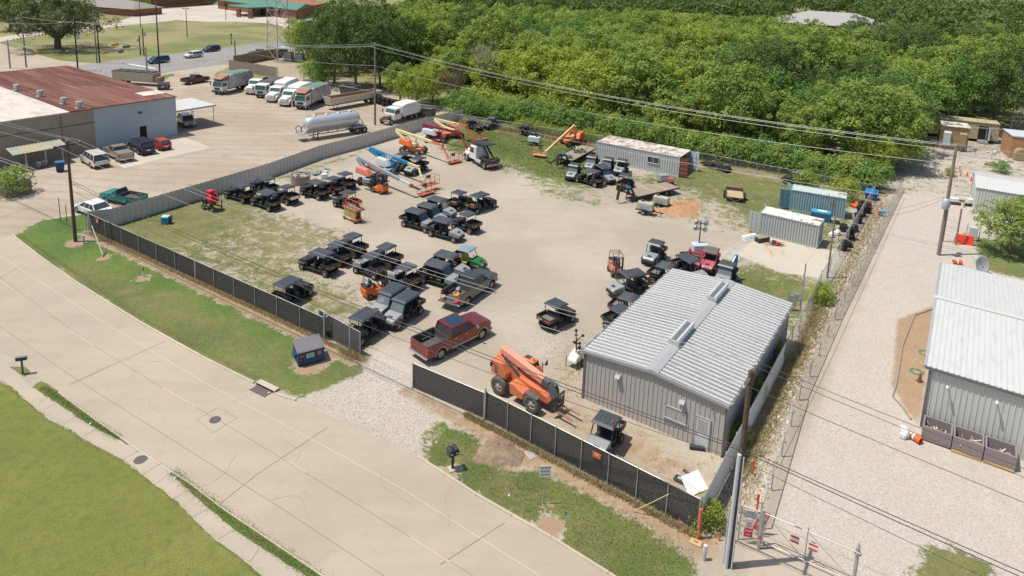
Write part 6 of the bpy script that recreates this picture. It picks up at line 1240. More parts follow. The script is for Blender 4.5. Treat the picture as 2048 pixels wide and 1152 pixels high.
e = car('suv', 5.2, 2.02, 1.92, paint('paint_navy', (.012, .016, .045), .3), 'dark navy SUV between the tan pickup and the red hatchback', 'suv', belt=1.12, r=.40, rim=M_RIMG); put_at(e, 283, 303, head(300, 311, 262, 291))
e = car('hatchback_car', 3.9, 1.68, 1.5, paint('paint_red', (.52, .045, .02), .1), 'small bright red hatchback nearest the end of the blue wall', 'car', 'hatch', r=.31); put_at(e, 321, 296, head(335, 301, 305, 287))
e = car('suv', 4.6, 1.9, 1.72, paint('paint_silver', (.50, .50, .50), .5), 'silver SUV in the shade of the carport', 'suv', r=.37); put_at(e, 374, 250, head(362, 238, 385, 255))
e = car('sedan_car', 4.9, 1.85, 1.47, paint('paint_white', (.72, .73, .75), .05), 'white sedan partly behind the corrugated fence corner', 'car', 'sedan'); put_at(e, 188, 427, head(215, 436, 155, 415))
e = pickup('pickup_truck', 5.2, 1.85, 1.65, paint('paint_teal', (.015, .20, .18), .2), True, 'old teal pickup truck with an open bed behind the corrugated fence', r=.34, crew=False, belt=1.05, bedz=1.1, cab_x=.15); put_at(e, 248, 405, head(270, 408, 215, 398))
e = pickup('pickup_truck', 5.7, 1.98, 1.85, paint('paint_darkred', (.10, .018, .014), .2), True, 'dark red pickup truck near the highway, left of the garbage trucks', r=.38, belt=1.15, bedz=1.25); put_at(e, 391, 166, head(362, 169, 420, 160))
HD = math.atan2(dh.y, dh.x)
e = car('minivan', 5.0, 1.95, 1.75, paint('paint_tealblue', (.03, .12, .18), .4), 'teal blue minivan on the highway', 'minivan', 'van'); put_at(e, 317, 126, HD+PI)
e = car('suv', 4.6, 1.85, 1.65, MATS['paint_white'], 'white small SUV with a blue stripe on the highway', 'suv', wrap=True); put_at(e, 387, 115, HD+PI)
e = car('suv', 4.7, 1.9, 1.7, paint('paint_black', (.015, .015, .02), .2), 'black SUV ahead on the highway behind the white one', 'suv'); put_at(e, 423, 103, HD+PI)
e = pickup('pickup_truck', 5.8, 1.98, 1.85, paint('paint_brown', (.10, .075, .06), .2), True, 'brown pickup truck on the highway behind the lattice tower', r=.38); put_at(e, 520, 112, HD)
e = car('suv', 4.9, 1.9, 1.7, MATS['paint_white'], 'white SUV far off on the parking lot before the flat brick building', 'suv'); put_at(e, 297, 20, .2)
# ------------------------------------------------------------------ machines
def beam(mb, a, b, w_, h_, w2=None, h2=None):
    a, b = Vector(a), Vector(b); d = (b-a).normalized(); s = d.cross(Z); s = s.normalized() if s.length > 1e-3 else Vector((1, 0, 0)); u = s.cross(d); w2 = w2 or w_; h2 = h2 or h_
    return mb.hexa([a-s*w_/2-u*h_/2, a-s*w_/2+u*h_/2, a+s*w_/2-u*h_/2, a+s*w_/2+u*h_/2, b-s*w2/2-u*h2/2, b-s*w2/2+u*h2/2, b+s*w2/2-u*h2/2, b+s*w2/2+u*h2/2])
def obox(mb, c, d, yaw): return mb.box(c, d, yaw)
M_OR = mat('lift_orange', (.62, .15, .045), .42, var=.1, dirt=.2, dcol=(.45, .25, .17)); M_PK = mat('lift_faded', (.66, .21, .14), .5, var=.08, dirt=.15, dcol=(.7, .42, .34)); M_CR = mat('lift_cream', (.62, .54, .28), .5, var=.07, dirt=.25, dcol=(.42, .34, .2))
M_BL = mat('lift_blue', (.01, .17, .36), .4, var=.08); M_LG = mat('lift_lightgrey', (.50, .54, .57), .45, var=.05); M_SG = mat('boom_grey', (.27, .30, .33), .4, var=.06); M_MR = mat('lift_maroon', (.23, .015, .04), .45, dirt=.2, dcol=(.35, .15, .15)); M_ORR = mat('basket_red', (.42, .10, .05), .6, dirt=.3)
M_HUBO = mat('hub_grey', (.35, .32, .28), .6)
def local(B, p): return Vector(p)-B
def basket(e, c, yaw, w_, d_, m, h=1.1):
    mb = MB(); mb.box(c+Z*.03, (w_, d_, .07), yaw); b_ = mb.build('basket', m, e); mb = MB(); R_ = Matrix.Rotation(yaw, 3, 'Z'); P_ = lambda x, y, z: c+R_ @ Vector((x, y, z)); x, y = w_/2, d_/2
    for a_ in (-x, -x/3, x/3, x):
        for b2 in (-y, y): mb.tube(P_(a_, b2, 0), P_(a_, b2, h), .022, 5)
    for z_ in (.5, h):
        mb.path([P_(-x, -y, z_), P_(x, -y, z_), P_(x, y, z_), P_(-x, y, z_), P_(-x, -y, z_)], .024, 5)
    mb.build('railing', m, b_); mb = MB(); mb.box(P_(0, y*.75, h*.85), (.5, .25, .35), yaw); mb.build('control_box', M_BLKP, b_)
def boom_lift(base, tail, zt, tip, z, jibp, jz, bask, bz, cyaw, cch, chd, cbm, cin, cjib, cbk, label, hood=1, second=False, bw=2.3, text=None):
    B = G(*base); e = empty('boom_lift', B, 0, label, 'boom lift', 'boom lifts parked in the yard'); T_ = local(B, G(*tail, zt)); E_ = local(B, G(*tip, z)); d = Vector((E_.x-T_.x, E_.y-T_.y, 0)).normalized(); n = Vector((-d.y, d.x, 0)); yaw = math.atan2(d.y, d.x)
    ch = MB(); ch.box((0, 0, .72), (3.1, 1.1, .5), cyaw); c1 = Matrix.Rotation(cyaw, 3, 'Z')
    for x_ in (-1.25, 1.25): a_, b_ = c1 @ Vector((x_, -1.0, .5)), c1 @ Vector((x_, 1.0, .5)); ch.tube(a_, b_, .12, 8)
    cho = ch.build('chassis', cch, e, .06)
    for x_ in (-1.25, 1.25):
        for y_ in (-1.02, 1.02): w__ = wheel(e, 0, y_, .5, .36, M_HUBO, None, .55); q = c1 @ Vector((x_, y_, .5)); w__.location = q; w__.rotation_euler.z = cyaw
    mb = MB(); mb.tube((0, 0, .9), (0, 0, 1.15), .55, 16); mb.box(d*-.5+Z*1.35, (2.6, .8, .5), yaw); mb.build('turntable', cbm if hood != 3 else chd, e, .05)
    for s in ([-1, 1] if second else [hood if hood in (1, -1) else -1]):
        mb = MB(); c = d*-.55+n*s*-.85+Z*1.62; mb.frus(-1.5, 1.25, -.42, .42, -.42, -1.3, .7, -.34, .34, .42)
        o = mb.build('engine_hood', chd, e, .16, seg=2); o.location = c; o.rotation_euler.z = yaw
    Tb = d*(T_.dot(d)); rise = T_
    mb = MB(); beam(mb, d*-1.2+Z*1.3, T_+Z*-.1, .5, .4); mb.build('riser', cbm, e, .02)
    mb = MB(); I_ = T_.lerp(E_, .80); beam(mb, T_, I_, .32, .46, .30, .40); bm_ = mb.build('boom', cbm, e, .03); mb = MB(); beam(mb, T_.lerp(E_, .78), E_, .22, .28); mb.build('inner_boom', cin, bm_)
    if text:
        vs, fs = text_mb(text[0], text[1]); s = 1 if d.x > 0 else -1; mb = MB(); ux_ = (E_-T_).normalized(); cc = T_.lerp(E_, .42)-n*.165*1; mb.add([cc+ux_*v[0]*1+Z*v[2]-n*.006 for v in vs], fs); mb.build('lettering', text[2], bm_)
    mb = MB(); mb.tube(d*.55+Z*1.35, T_.lerp(E_, .45)-Z*.2, .07, 8); mb.tube(d*-.6+Z*1.5+n*.15, T_.lerp(E_, .2), .05, 6); mb.build('lift_cylinder', M_BLKP, e)
    J_ = local(B, G(*jibp, jz)); mb = MB(); beam(mb, E_, J_, .16, .22); beam(mb, E_+Z*-.25, J_+Z*-.05, .06, .06); mb.box(E_, (.35, .35, .4), yaw); mb.build('jib', cjib, e)
    K_ = local(B, G(*bask, bz)); basket(e, K_, yaw+PI/2, bw, .85, cbk); return e
boom_lift((745, 366), (715.6, 314.8), 2.7, (822, 371), 1.5, (840, 379), .7, (853, 386), .25, head(745, 366, 772, 352), M_SG, M_PK, M_SG, M_LG, M_ORR, M_ORR, 'boom lift with a long grey boom and faded pink hoods, lowered across the gravel', 1, True, text=('LIFT', .45, M_LG))
boom_lift((783, 346), (740, 297.2), 2.35, (836.7, 334.3), 2.2, (845, 362), 1.0, (860, 369), .75, head(783, 346, 806, 332), M_SG, M_LG, M_BL, M_CR, M_CR, M_ORR, 'boom lift with a bright blue boom and a pale grey hood', 1, text=('Z-60/34', .45, M_WHITE))
boom_lift((827, 306), (792.8, 260), 2.6, (884, 290.5), 2.6, (897.5, 317), .9, (909, 323), .25, head(827, 306, 850, 310), M_OR, M_OR, M_CR, M_OR, M_PK, M_ORR, 'boom lift with a cream boom and a big orange hood on black wheels', 1, text=('LIFT', .4, mat('worn_print', (.45, .40, .33), .6)))
boom_lift((872, 283), (846.5, 248.4), 2.5, (919.7, 266), 2.3, (931, 291), .8, (941, 294.5), .25, head(872, 283, 893, 284), M_MR, M_WDOOR, M_MR, M_MR, M_MR, M_ORR, 'boom lift with a maroon boom and an open white hood, among the grass', 1)
boom_lift((903, 276), (870, 238.6), 2.2, (931.4, 252.3), 2.6, (949, 278), .8, (961, 278.5), .25, head(903, 276, 925, 274), M_OR, M_PK, M_CR, M_OR, M_OR, M_ORR, 'boom lift with a thin cream boom and orange jib, rearmost of the left lifts', -1)
boom_lift((1146, 290), (1148.4, 251.8), 3.0, (1091.8, 303.5), 1.7, (1086, 307), 1.0, (1079, 310), .35, head(1146, 290, 1120, 292), M_OR, M_OR, mat('boom_sand', (.62, .38, .17), .5), M_CR, M_CR, mat('basket_pale_orange', (.62, .30, .14), .6), 'orange boom lift with a sand coloured boom, beside the long container', 1, True, bw=2.0)
# --- telehandler
tr, tf = G(1012, 778), G(1072, 823)
yaw = math.atan2(G(1066, 826).y-G(1000, 789).y, G(1066, 826).x-G(1000, 789).x)
a_, b_ = G(998, 787), G(1062, 825); wbt = (b_-a_).length; nT = Vector((-math.sin(yaw), math.cos(yaw), 0)); cT = (a_+b_)/2+nT*1.02
e = empty('telehandler', cT, yaw, 'orange telehandler with its forks lowered, between the gate panel and the workshop', 'telehandler')
M_TO = mat('tele_orange', (.60, .17, .07), .42, var=.07, vs=.8, dirt=.12, dcol=(.6, .34, .22)); M_TOL = mat('tele_pale', (.74, .30, .20), .5, var=.06); M_GY = mat('tele_grey', (.10, .11, .12), .5)
h_ = wbt/2
mb = MB(); mb.prism([(-h_-.75, .75), (h_+.75, .62), (h_+.95, .85), (h_+.7, 1.15), (h_-.1, 1.35), (.3, 1.45), (-.3, 1.6), (-h_*.5, 1.9), (-h_-.1, 2.25), (-h_-.5, 2.35), (-h_-.85, 2.3), (-h_-.9, 1.3)], -.42, .42); mb.build('body', M_TO, e, .04)
mb = MB()
for s in (-1,): mb.prism([(-h_*.28, .55), (h_*.42, .55), (h_*.55, .75), (h_*.55, 1.05), (-h_*.1, 1.35), (-h_*.35, 1.3)], -1.12, -.40)
mb.build('tank_box', M_TO, e, .05)
mb = MB(); mb.prism([(-h_-.8, 1.25), (-h_+.55, 1.25), (-h_+.5, 1.6), (-h_+.1, 2.2), (-h_-.8, 2.3)], -1.0, -.42); eh = mb.build('engine_cover', M_TO, e, .06)
mb = MB()
for k in range(4): mb.bb(-h_-.42, -h_-.18, -1.012, -1.004, 1.45+k*.15, 1.55+k*.15)
mb.build('vents', M_DKTRIM, eh)
mb = MB(); mb.prism([(-.75, .7), (h_*.5, .7), (h_*.5, 1.35), (h_*.30, 1.95), (-.55, 2.1), (-.85, 1.9)], .42, 1.10); cb = mb.build('cab', M_TO, e, .03)
mb = MB(); mb.frus(-.70, h_*.42, .46, 1.06, 1.45, -.62, h_*.18, .50, 1.02, 2.25); mb.build('window', M_GLASS, cb)
mb = MB(); mb.frus(-.80, h_*.22, .42, 1.10, 2.25, -.75, h_*.15, .46, 1.06, 2.36); r_ = mb.build('roof', M_TO, cb, .04)
mb = MB(); mb.bb(-.62, -.2, .58, .98, 2.355, 2.372); mb.build('hatch', M_GLASS, r_); mb = MB(); mb.lathe([(.06, 2.36), (.06, 2.5), (0, 2.52)], 10, c=(.1, .7, 0)); mb.build('beacon', M_AMBER, r_)
mb = MB()
for x_, y_ in ((-.78, .44), (-.78, 1.08), (h_*.45, .44), (h_*.45, 1.08)): mb.tube((x_, y_, 1.35), (x_*.9, y_, 2.28), .04, 5)
mb.build('cab_frame', M_TO, cb)
Bt, Be = Vector((-h_-.65, 0, 2.62)), Vector((h_+.15, 0, 1.88))
mb = MB(); beam(mb, Bt, Be, .50, .52, .46, .46); bm_ = mb.build('boom', M_TOL, e, .03); mb = MB(); beam(mb, Bt.lerp(Be, .96), Be+(Be-Bt).normalized()*.45, .36, .38); mb.build('inner_boom', M_GY, bm_)
mb = MB(); mb.tube(Bt+Vector((.5, -.33, -.3)), Vector((-.2, -.33, 1.5)), .10, 10); mb.tube(Bt+Vector((.2, -.3, -.2)), Vector((-h_*.6, -.3, 1.6)), .07, 8); mb.build('lift_cylinder', M_BLKP, e)
mb = MB(); k_ = Be+(Be-Bt).normalized()*.45; beam(mb, k_, Vector((h_+1.15, 0, .95)), .34, .42); mb.build('boom_head', M_GY, e, .02)
xc_ = h_+1.35; mb = MB()
for y_ in (-.62, -.4, -.2, 0, .2, .4, .62): mb.bb(xc_-.03, xc_+.03, y_-.03, y_+.03, .45, 1.35)
for z_ in (.5, .95, 1.35): mb.bb(xc_-.04, xc_+.04, -.66, .66, z_-.04, z_+.04)
cg = mb.build('carriage', M_BLKP, e)
for y_ in (-.38, .38): mb = MB(); mb.hexa([(xc_+.03, y_-.07, .42), (xc_+.03, y_-.07, .50), (xc_+.03, y_+.07, .42), (xc_+.03, y_+.07, .50), (xc_+1.5, y_-.06, .44), (xc_+1.5, y_-.06, .46), (xc_+1.5, y_+.06, .44), (xc_+1.5, y_+.06, .46)]); mb.bb(xc_, xc_+.06, y_-.07, y_+.07, .42, 1.0); mb.build('fork', mat('fork_rust', (.24, .13, .09), .7), cg)
for x_ in (-h_, h_):
    for s in (-1, 1): wheel(e, x_, s*.98, .64, .44, M_RIMG, mat('tyre_dusty', (.085, .078, .066), .9, var=.35, vs=7, dirt=.5, dcol=(.22, .19, .15)), .54, 26)
    mb = MB(); mb.tube((x_, -.9, .6), (x_, .9, .6), .12, 8); mb.build('axle', M_GY, e)
    if x_ > 0:
        for s in (-1, 1): mb = MB(); mb.hexa([(x_-.55, s*.8, 1.22), (x_-.55, s*.8, 1.26), (x_-.55, s*1.18, 1.22), (x_-.55, s*1.18, 1.26), (x_+.5, s*.8, 1.16), (x_+.5, s*.8, 1.20), (x_+.5, s*1.18, 1.16), (x_+.5, s*1.18, 1.20)]); mb.build('fender', M_GY, e)
mb = MB(); mb.tube((-h_-.5, -.98, 2.0), (-h_-.5, -1.25, 2.1), .03, 5); mb.box((-h_-.5, -1.3, 2.15), (.05, .2, .3)); mb.tube((h_*.4, 1.1, 2.0), (h_*.5, 1.35, 2.1), .03, 5); mb.box((h_*.5, 1.38, 2.1), (.05, .2, .3)); mb.build('mirror', M_BLKP, e)
# --- scissor lift
c = (G(683, 438)+G(707, 449))/2+Vector((.45, .45, 0)); yaw = head(683, 438, 706, 449)
e = empty('scissor_lift', c, yaw, 'orange scissor lift with a railed platform and green yellow scissor stack', 'scissor lift'); M_SC = mat('scissor_yellow', (.34, .34, .11), .6, dirt=.2)
mb = MB(); mb.bb(-1.15, 1.15, -.38, .38, .18, .48); mb.build('chassis', M_OR, e, .03); mb = MB(); mb.bb(-.9, .3, -.41, -.385, .22, .42); mb.build('side_tray', M_CR, e)
mb = MB()
for k in range(6):
    z_ = .52+k*.13
    for s in (-.3, .3): beam(mb, (-1.05, s, z_), (1.05, s, z_+.10), .04, .08); beam(mb, (-1.05, s*1.15, z_+.10), (1.05, s*1.15, z_), .04, .08)
mb.build('scissor_arms', M_SC, e); mb = MB(); mb.bb(-1.2, 1.2, -.42, .42, 1.32, 1.5); p_ = mb.build('platform', M_OR, e, .02); mb = MB(); mb.bb(-1.12, 1.12, -.36, .36, 1.505, 1.52); mb.build('deck', M_BEDF, p_)
mb = MB()
for x_ in (-1.18, -.6, 0, .6, 1.18):
    for s in (-.4, .4): mb.tube((x_, s, 1.5), (x_, s, 2.55), .022, 5)
for z_ in (2.05, 2.55): mb.path([(-1.18, -.4, z_), (1.18, -.4, z_), (1.18, .4, z_), (-1.18, .4, z_), (-1.18, -.4, z_)], .026, 5)
mb.build('railing', M_OR, p_); mb = MB(); mb.bb(-1.1, -.85, -.55, -.4, 2.1, 2.35); mb.build('control_box', M_BLKP, p_)
for x_ in (-.9, .9):
    for s in (-.42, .42): wheel(e, x_, s, .19, .14, M_RIMG, M_TYRE)
# --- forklifts
def forklift(p, yaw, label, mp, mm, tank=False, guard=M_FRAME, forks=True):
    e = empty('forklift', p, yaw, label, 'forklift', 'forklifts in the yard')
    mb = MB(); mb.prism([(-1.15, .25), (.55, .22), (.62, .5), (.35, .75), (-.35, .8), (-.5, 1.15), (-1.15, 1.15), (-1.28, .8)], -.52, .52); mb.build('body', mp, e, .06)
    mb = MB(); mb.bb(-1.27, -.65, -.48, .48, 1.1, 1.24); mb.build('counterweight', M_BLKP, e, .05); mb = MB(); mb.bb(-.55, -.05, -.26, .26, .95, 1.1); mb.bb(-.62, -.5, -.26, .26, 1.1, 1.55); mb.build('seat', M_SEAT, e, .03)
    mb = MB()
    for s in (-.46, .46): mb.path([(.42, s, .75), (.2, s, 2.12), (-.85, s, 2.12), (-1.0, s, 1.2)], .035, 6)
    for k in range(6): x_ = .15-k*.19; mb.tube((x_, -.46, 2.13), (x_, .46, 2.13), .018, 5)
    mb.build('overhead_guard', guard, e)
    mb = MB()
    for s in (-.32, .32): mb.bb(.72, .84, s-.06, s+.06, .06, 2.1); mb.bb(.86, .94, s*.7-.04, s*.7+.04, .1, 2.05)
    for z_ in (.3, 1.1, 2.05): mb.bb(.72, .92, -.32, .32, z_-.04, z_+.04)
    mb.tube((.8, 0, .2), (.8, 0, 1.9), .05, 8); m_ = mb.build('mast', mm, e)
    mb = MB()
    for z_ in (.2, .6): mb.bb(.95, 1.0, -.5, .5, z_-.05, z_+.05)
    for k in range(6): mb.bb(.96, .99, -.45+k*.18-.012, -.45+k*.18+.012, .6, 1.25)
    mb.build('carriage', mm, e)
    for s in (-.28, .28): mb = MB(); mb.bb(.98, 2.0, s-.06, s+.06, .08, .12); mb.bb(.98, 1.03, s-.06, s+.06, .1, .6); mb.build('fork', mm, e)
    mb = MB(); mb.tube((.35, 0, .8), (.15, 0, 1.15), .03, 6); mb.lathe([(.13, 1.14), (.16, 1.16), (.13, 1.18)], 12, c=(.14, 0, 0)); mb.build('steering_wheel', M_BLKP, e)
    if tank: mb = MB(); mb.smooth = True; mb.lathe([(0, -.42), (.15, -.40), (.19, -.32), (.19, .32), (.15, .40), (0, .42)], 14, 'Y', c=(-.95, 0, 1.42)); mb.build('gas_bottle', M_CHROME, e)
    for x_, r_ in ((.45, .33), (-.8, .26)):
        for s in (-1, 1): wheel(e, x_, s*.5, r_, .22, mat('rim_tan', (.35, .27, .20), .7), M_TYRE, .5)
    return e
M_FO = mat('forklift_orange', (.68, .13, .02), .4, dirt=.1)
forklift(G(757, 384), head(770, 386, 742, 378), 'small orange forklift with a black mast facing left, near the grey boom', M_FO, M_FRAME)
forklift(G(752, 590), head(735, 590, 775, 578), 'orange forklift with a silver gas bottle, behind the twin grey utility vehicles', M_FO, M_FRAME, True)
forklift(G(1232, 549), head(1222, 535, 1238, 560), 'old rusty forklift with a bare overhead guard left of the workshop', mat('forklift_faded', (.45, .17, .11), .6, dirt=.4), mat('mast_dusty', (.14, .115, .09), .8), False, mat('guard_dusty', (.20, .17, .135), .8))
# --- heavy trucks
M_TW = mat('truck_white', (.70, .70, .67), .45, var=.05, vs=.7, dirt=.42, dcol=(.36, .31, .25)); M_TG = mat('truck_greybody', (.50, .50, .48), .55, var=.08, vs=.5, dirt=.55, dcol=(.22, .18, .14)); M_TR = mat('truck_rust', (.30, .17, .11), .8, var=.25, dirt=.4, dcol=(.42, .30, .2)); M_DKB = mat('truck_darkbox', (.07, .068, .062), .7, dirt=.4); M_TGR = mat('truck_greentop', (.10, .22, .17), .6, dirt=.3, dcol=(.3, .3, .26))
def truck(name, fr, rr_, L, label, style='cabover', body='packer', mb_=None, top=None, hopper=False, arms=False, group='garbage trucks parked in a row', mcab=None, bh=3.3, nrear=2, logo=None):
    a, b = G(*fr), G(*rr_); d = (a-b).normalized(); yaw = math.atan2(d.y, d.x); c = a-d*L/2; e = empty(name, c, yaw, label, 'truck', group); x1, x0 = L/2, -L/2; mcab = mcab or M_TW
    hoodL = 0 if style == 'cabover' else 1.6
    mb = MB(); mb.bb(x0, x1-.6, -.45, .45, .75, 1.0); mb.bb(x0+.2, x1-2.2-hoodL, -.9, .9, .8, .95); mb.build('chassis', M_BLKP, e)
    cf, cr = x1-.15-hoodL, x1-1.95-hoodL; mb = MB()
    mb.prism([(cr, .75), (cf, .75), (cf+.02, 1.6), (cf-.12 if not hoodL else cf-.35, 2.65), (cr, 2.7)], -1.15, 1.15); cb = mb.build('cab', mcab, e, .08)
    mb = MB(); w0, w1 = (cf+.03, cf-.10) if not hoodL else (cf-.02, cf-.34); mb.hexa([(w0-.02, -1.02, 1.65), (w1-.0, -.95, 2.5), (w0-.02, 1.02, 1.65), (w1, .95, 2.5), (w0+.02, -1.02, 1.65), (w1+.05, -.95, 2.5), (w0+.02, 1.02, 1.65), (w1+.05, .95, 2.5)]); mb.build('windshield', mat('truck_glass', (.06, .13, .12), .12), cb)
    for s in (-1, 1): mb = MB(); mb.bb(cr+.5, cf-.35, s*1.145, s*1.165, 1.7, 2.4); mb.build('window', M_GLASS, cb)
    if hoodL: mb = MB(); mb.prism([(cf-.1, .8), (x1, .8), (x1, 1.45), (x1-.15, 1.6), (cf-.1, 1.8)], -.85, .85, lambda x, y, z: y*(1 if x < x1-.5 else .85)); h__ = mb.build('hood', mcab, e, .08); mb = MB(); mb.bb(x1-.01, x1+.03, -.45, .45, .95, 1.45); mb.build('grille', M_CHROME, h__)
    else: mb = MB(); mb.bb(cf+.0, cf+.05, -.6, .6, 1.0, 1.4); mb.build('grille', M_BLKP, cb)
    mb = MB(); mb.bb(x1-.12, x1+.15, -1.15, 1.15, .5, .78); mb.build('front_bumper', M_BLKP if not hoodL else M_CHROME, e)
    for s in (-1, 1):
        mb = MB(); mb.bb((x1-.02), x1+.03, s*.75-.15, s*.75+.15, .9, 1.05); mb.build('headlight', M_HEAD, e)
        if hoodL: mb = MB(); mb.prism([(x1-1.35, .7), (x1-1.25, 1.15), (x1-.85, 1.3), (x1-.4, 1.15), (x1-.3, .7), (x1-.4, .7), (x1-.5, 1.0), (x1-.85, 1.15), (x1-1.15, 1.0), (x1-1.25, .7)], s*.8, s*1.18); mb.build('fender', mcab, e)
        mb = MB(); mb.tube((cf-.1, s*1.15, 2.3), (cf+.1, s*1.4, 2.3), .02, 4); mb.box((cf+.1, s*1.42, 2.1), (.08, .18, .6)); mb.build('mirror', M_BLKP, e)
    bf = cr-.25; mb_ = mb_ or M_TW
    if body == 'packer':
        mb = MB(); mb.prism([(x0+.2, 1.0), (bf, 1.0), (bf, bh-.2), (bf-.9, bh), (x0+.9, bh+.05), (x0-.1, bh-.9), (x0-.2, 1.4)], -1.22, 1.22); bo = mb.build('body', mb_, e, .07)
        mb = MB()
        for k in range(5): x_ = bf-.6-k*(bf-x0-1.4)/4; mb.bb(x_-.05, x_+.05, -1.26, 1.26, 1.0, bh-.05)
        mb.build('body_ribs', mb_, bo)
        if top: mb = MB(); mb.bb(x0+1.1, bf-.9, -1.0, 1.0, bh+.02, bh+.1); mb.build('body_top', top, bo)
        if logo: vs, fs = text_mb(logo, .55); mb = MB(); mb.add([(v[0]*1+(x0+bf)/2-.4, -1.235, v[2]+1.9) for v in vs], fs); vs, fs = text_mb('*', 1.6); mb.add([(v[0]+(x0+bf)/2-.4, -1.24, v[2]+2.45) for v in vs], fs); mb.build('lettering', mat('worn_lettering', (.20, .25, .36), .6), bo)
    elif body == 'flat': mb = MB(); mb.bb(x0, bf, -1.2, 1.2, 1.05, 1.2); mb.bb(x0+.1, bf-.2, -1.1, -1.0, 1.2, 2.1); mb.bb(x0+.1, bf-.2, 1.0, 1.1, 1.2, 2.1); mb.bb(bf-.3, bf-.2, -1.1, 1.1, 1.2, 2.3); mb.bb(x0+.1, x0+.2, -1.1, 1.1, 1.2, 2.0); mb.build('dump_body', mb_, e)
    elif body == 'hook':
        mb = MB(); beam(mb, (x0+.3, .35, 1.1), (cr-.3, .25, 3.0), .16, .22); beam(mb, (x0+.3, -.35, 1.1), (cr-.3, -.25, 3.0), .16, .22); beam(mb, (x0+.2, 0, 1.1), (bf, 0, 1.15), .9, .2); mb.build('hoist', mat('hoist_dark', (.05, .035, .03), .6), e)
        mb = MB(); beam(mb, (bf+1.9, 0, 3.05), (bf-1.6, 0, 3.25), 2.0, .12); mb.build('tarp_cover', M_BLKP, e); mb = MB(); mb.path([(x0+.5, 1.1, 1.2), (x0+1.6, 1.1, 3.6), (bf-1.2, 1.0, 3.7)], .03, 5); mb.build('tarp_arm', M_FRAME, e)
        mb = MB(); mb.bb(x0-.15, x0+.05, -1.2, 1.2, .6, .85); mb.build('rear_bumper', M_TR, e); mb = MB(); mb.tube((bf+.3, 1.0, .75), (bf-1.1, 1.0, .75), .28, 12); mb.build('fuel_tank', M_STEEL, e)
        for s in (-1, 1): mb = MB(); mb.prism([(x0+.3, 1.0), (x0+.6, 1.35), (x0+1.2, 1.4), (x0+1.6, 1.2), (x0+1.75, 1.0), (x0+1.6, 1.0), (x0+1.2, 1.3), (x0+.6, 1.25), (x0+.4, 1.0)], s*.7, s*1.2); mb.build('fender', M_BLKP, e)
    if hopper: mb = MB(); mb.frus(cr-.5, cf-.2, -1.0, 1.0, 2.75, cr-.3, cf-.9, -1.15, 1.15, 3.55); mb.build('hopper', M_TR, e); mb = MB(); beam(mb, (cf+.1, 0, 3.1), (cr-.6, 0, 3.75), 2.1, .1); mb.build('hopper_lid', M_TR, e)
    if arms:
        for s in (-1, 1): mb = MB(); mb.path([(cr-.8, s*1.3, 1.4), (cr+.2, s*1.34, 2.9), (cf+.45, s*1.34, 2.75), (cf+.5, s*1.34, .5)], .11, 6); mb.build('fork_arm', M_TG, e)
    for s in (-1, 1):
        wheel(e, x1-1.05, s*1.0, .52, .30, M_RIMG, M_TYRE, .55)
        for k in range(nrear): wheel(e, x0+1.0+k*1.3, s*.95, .52, .5, M_RIMG, M_TYRE, .55)
    return e
truck('garbage_truck', (434, 190), (520, 168), 9.4, 'garbage truck with a rusty hopper raised over the cab, leftmost of the row', mb_=M_TG, top=M_TGR, hopper=True, bh=3.75, logo='DISPOSAL')
truck('dump_truck', (498, 190), (590, 158), 9.0, 'white hooded dump truck with a dark open body, second in the truck row', 'conv', 'flat', M_DKB)
truck('garbage_truck', (520, 197), (600, 166), 8.6, 'white flat nosed garbage truck with a split windshield and dark body', body='packer', mb_=M_DKB, bh=2.9)
truck('garbage_truck', (540, 206), (632, 170), 9.4, 'white hooded garbage truck with a long pale ribbed body and rust spots', 'conv', mb_=M_TW, bh=3.4)
truck('garbage_truck', (566, 214), (660, 176), 9.6, 'white hooded garbage truck with a bright clean hood, beside the fork armed one', 'conv', mb_=M_TW, bh=3.2)
truck('garbage_truck', (600, 220), (690, 184), 9.4, 'garbage truck with front fork arms and a torn green topped body, last of the row', mb_=M_TG, top=M_TGR, hopper=True, arms=True, bh=3.6)
truck('garbage_truck', (765, 251), (862, 224), 8.6, 'stripped white garbage truck missing its hood, behind the corrugated fence', 'conv', mb_=M_TW, bh=3.1, group=None)
eT = [o for o in bpy.data.objects if o.get('label', '').startswith('stripped white')][0]
for ch in list(eT.children_recursive):
    if ch.name.startswith(('hood', 'grille', 'front_bumper', 'fender')): bpy.data.objects.remove(ch)
mb = MB(); mb.bb(2.6, 3.9, -.35, .35, .95, 1.45); mb.tube((3.6, -.6, 1.0), (3.6, .6, 1.0), .2, 8); mb.bb(3.7, 4.1, -.5, .5, .6, .9); mb.build('engine', M_TR, eT); mb = MB(); mb.bb(-.1, 1.0, -1.245, -1.2, 1.2, 2.8); mb.bb(-2.6, -1.3, -1.245, -1.2, 1.15, 2.4); mb.build('body_opening', MATS['black_void'], eT)
truck('hooklift_truck', (938, 316), (1012, 352), 6.6, 'white day cab truck with a black tilted tarp cover and bare hoist', 'conv', 'hook', nrear=1, group=None)
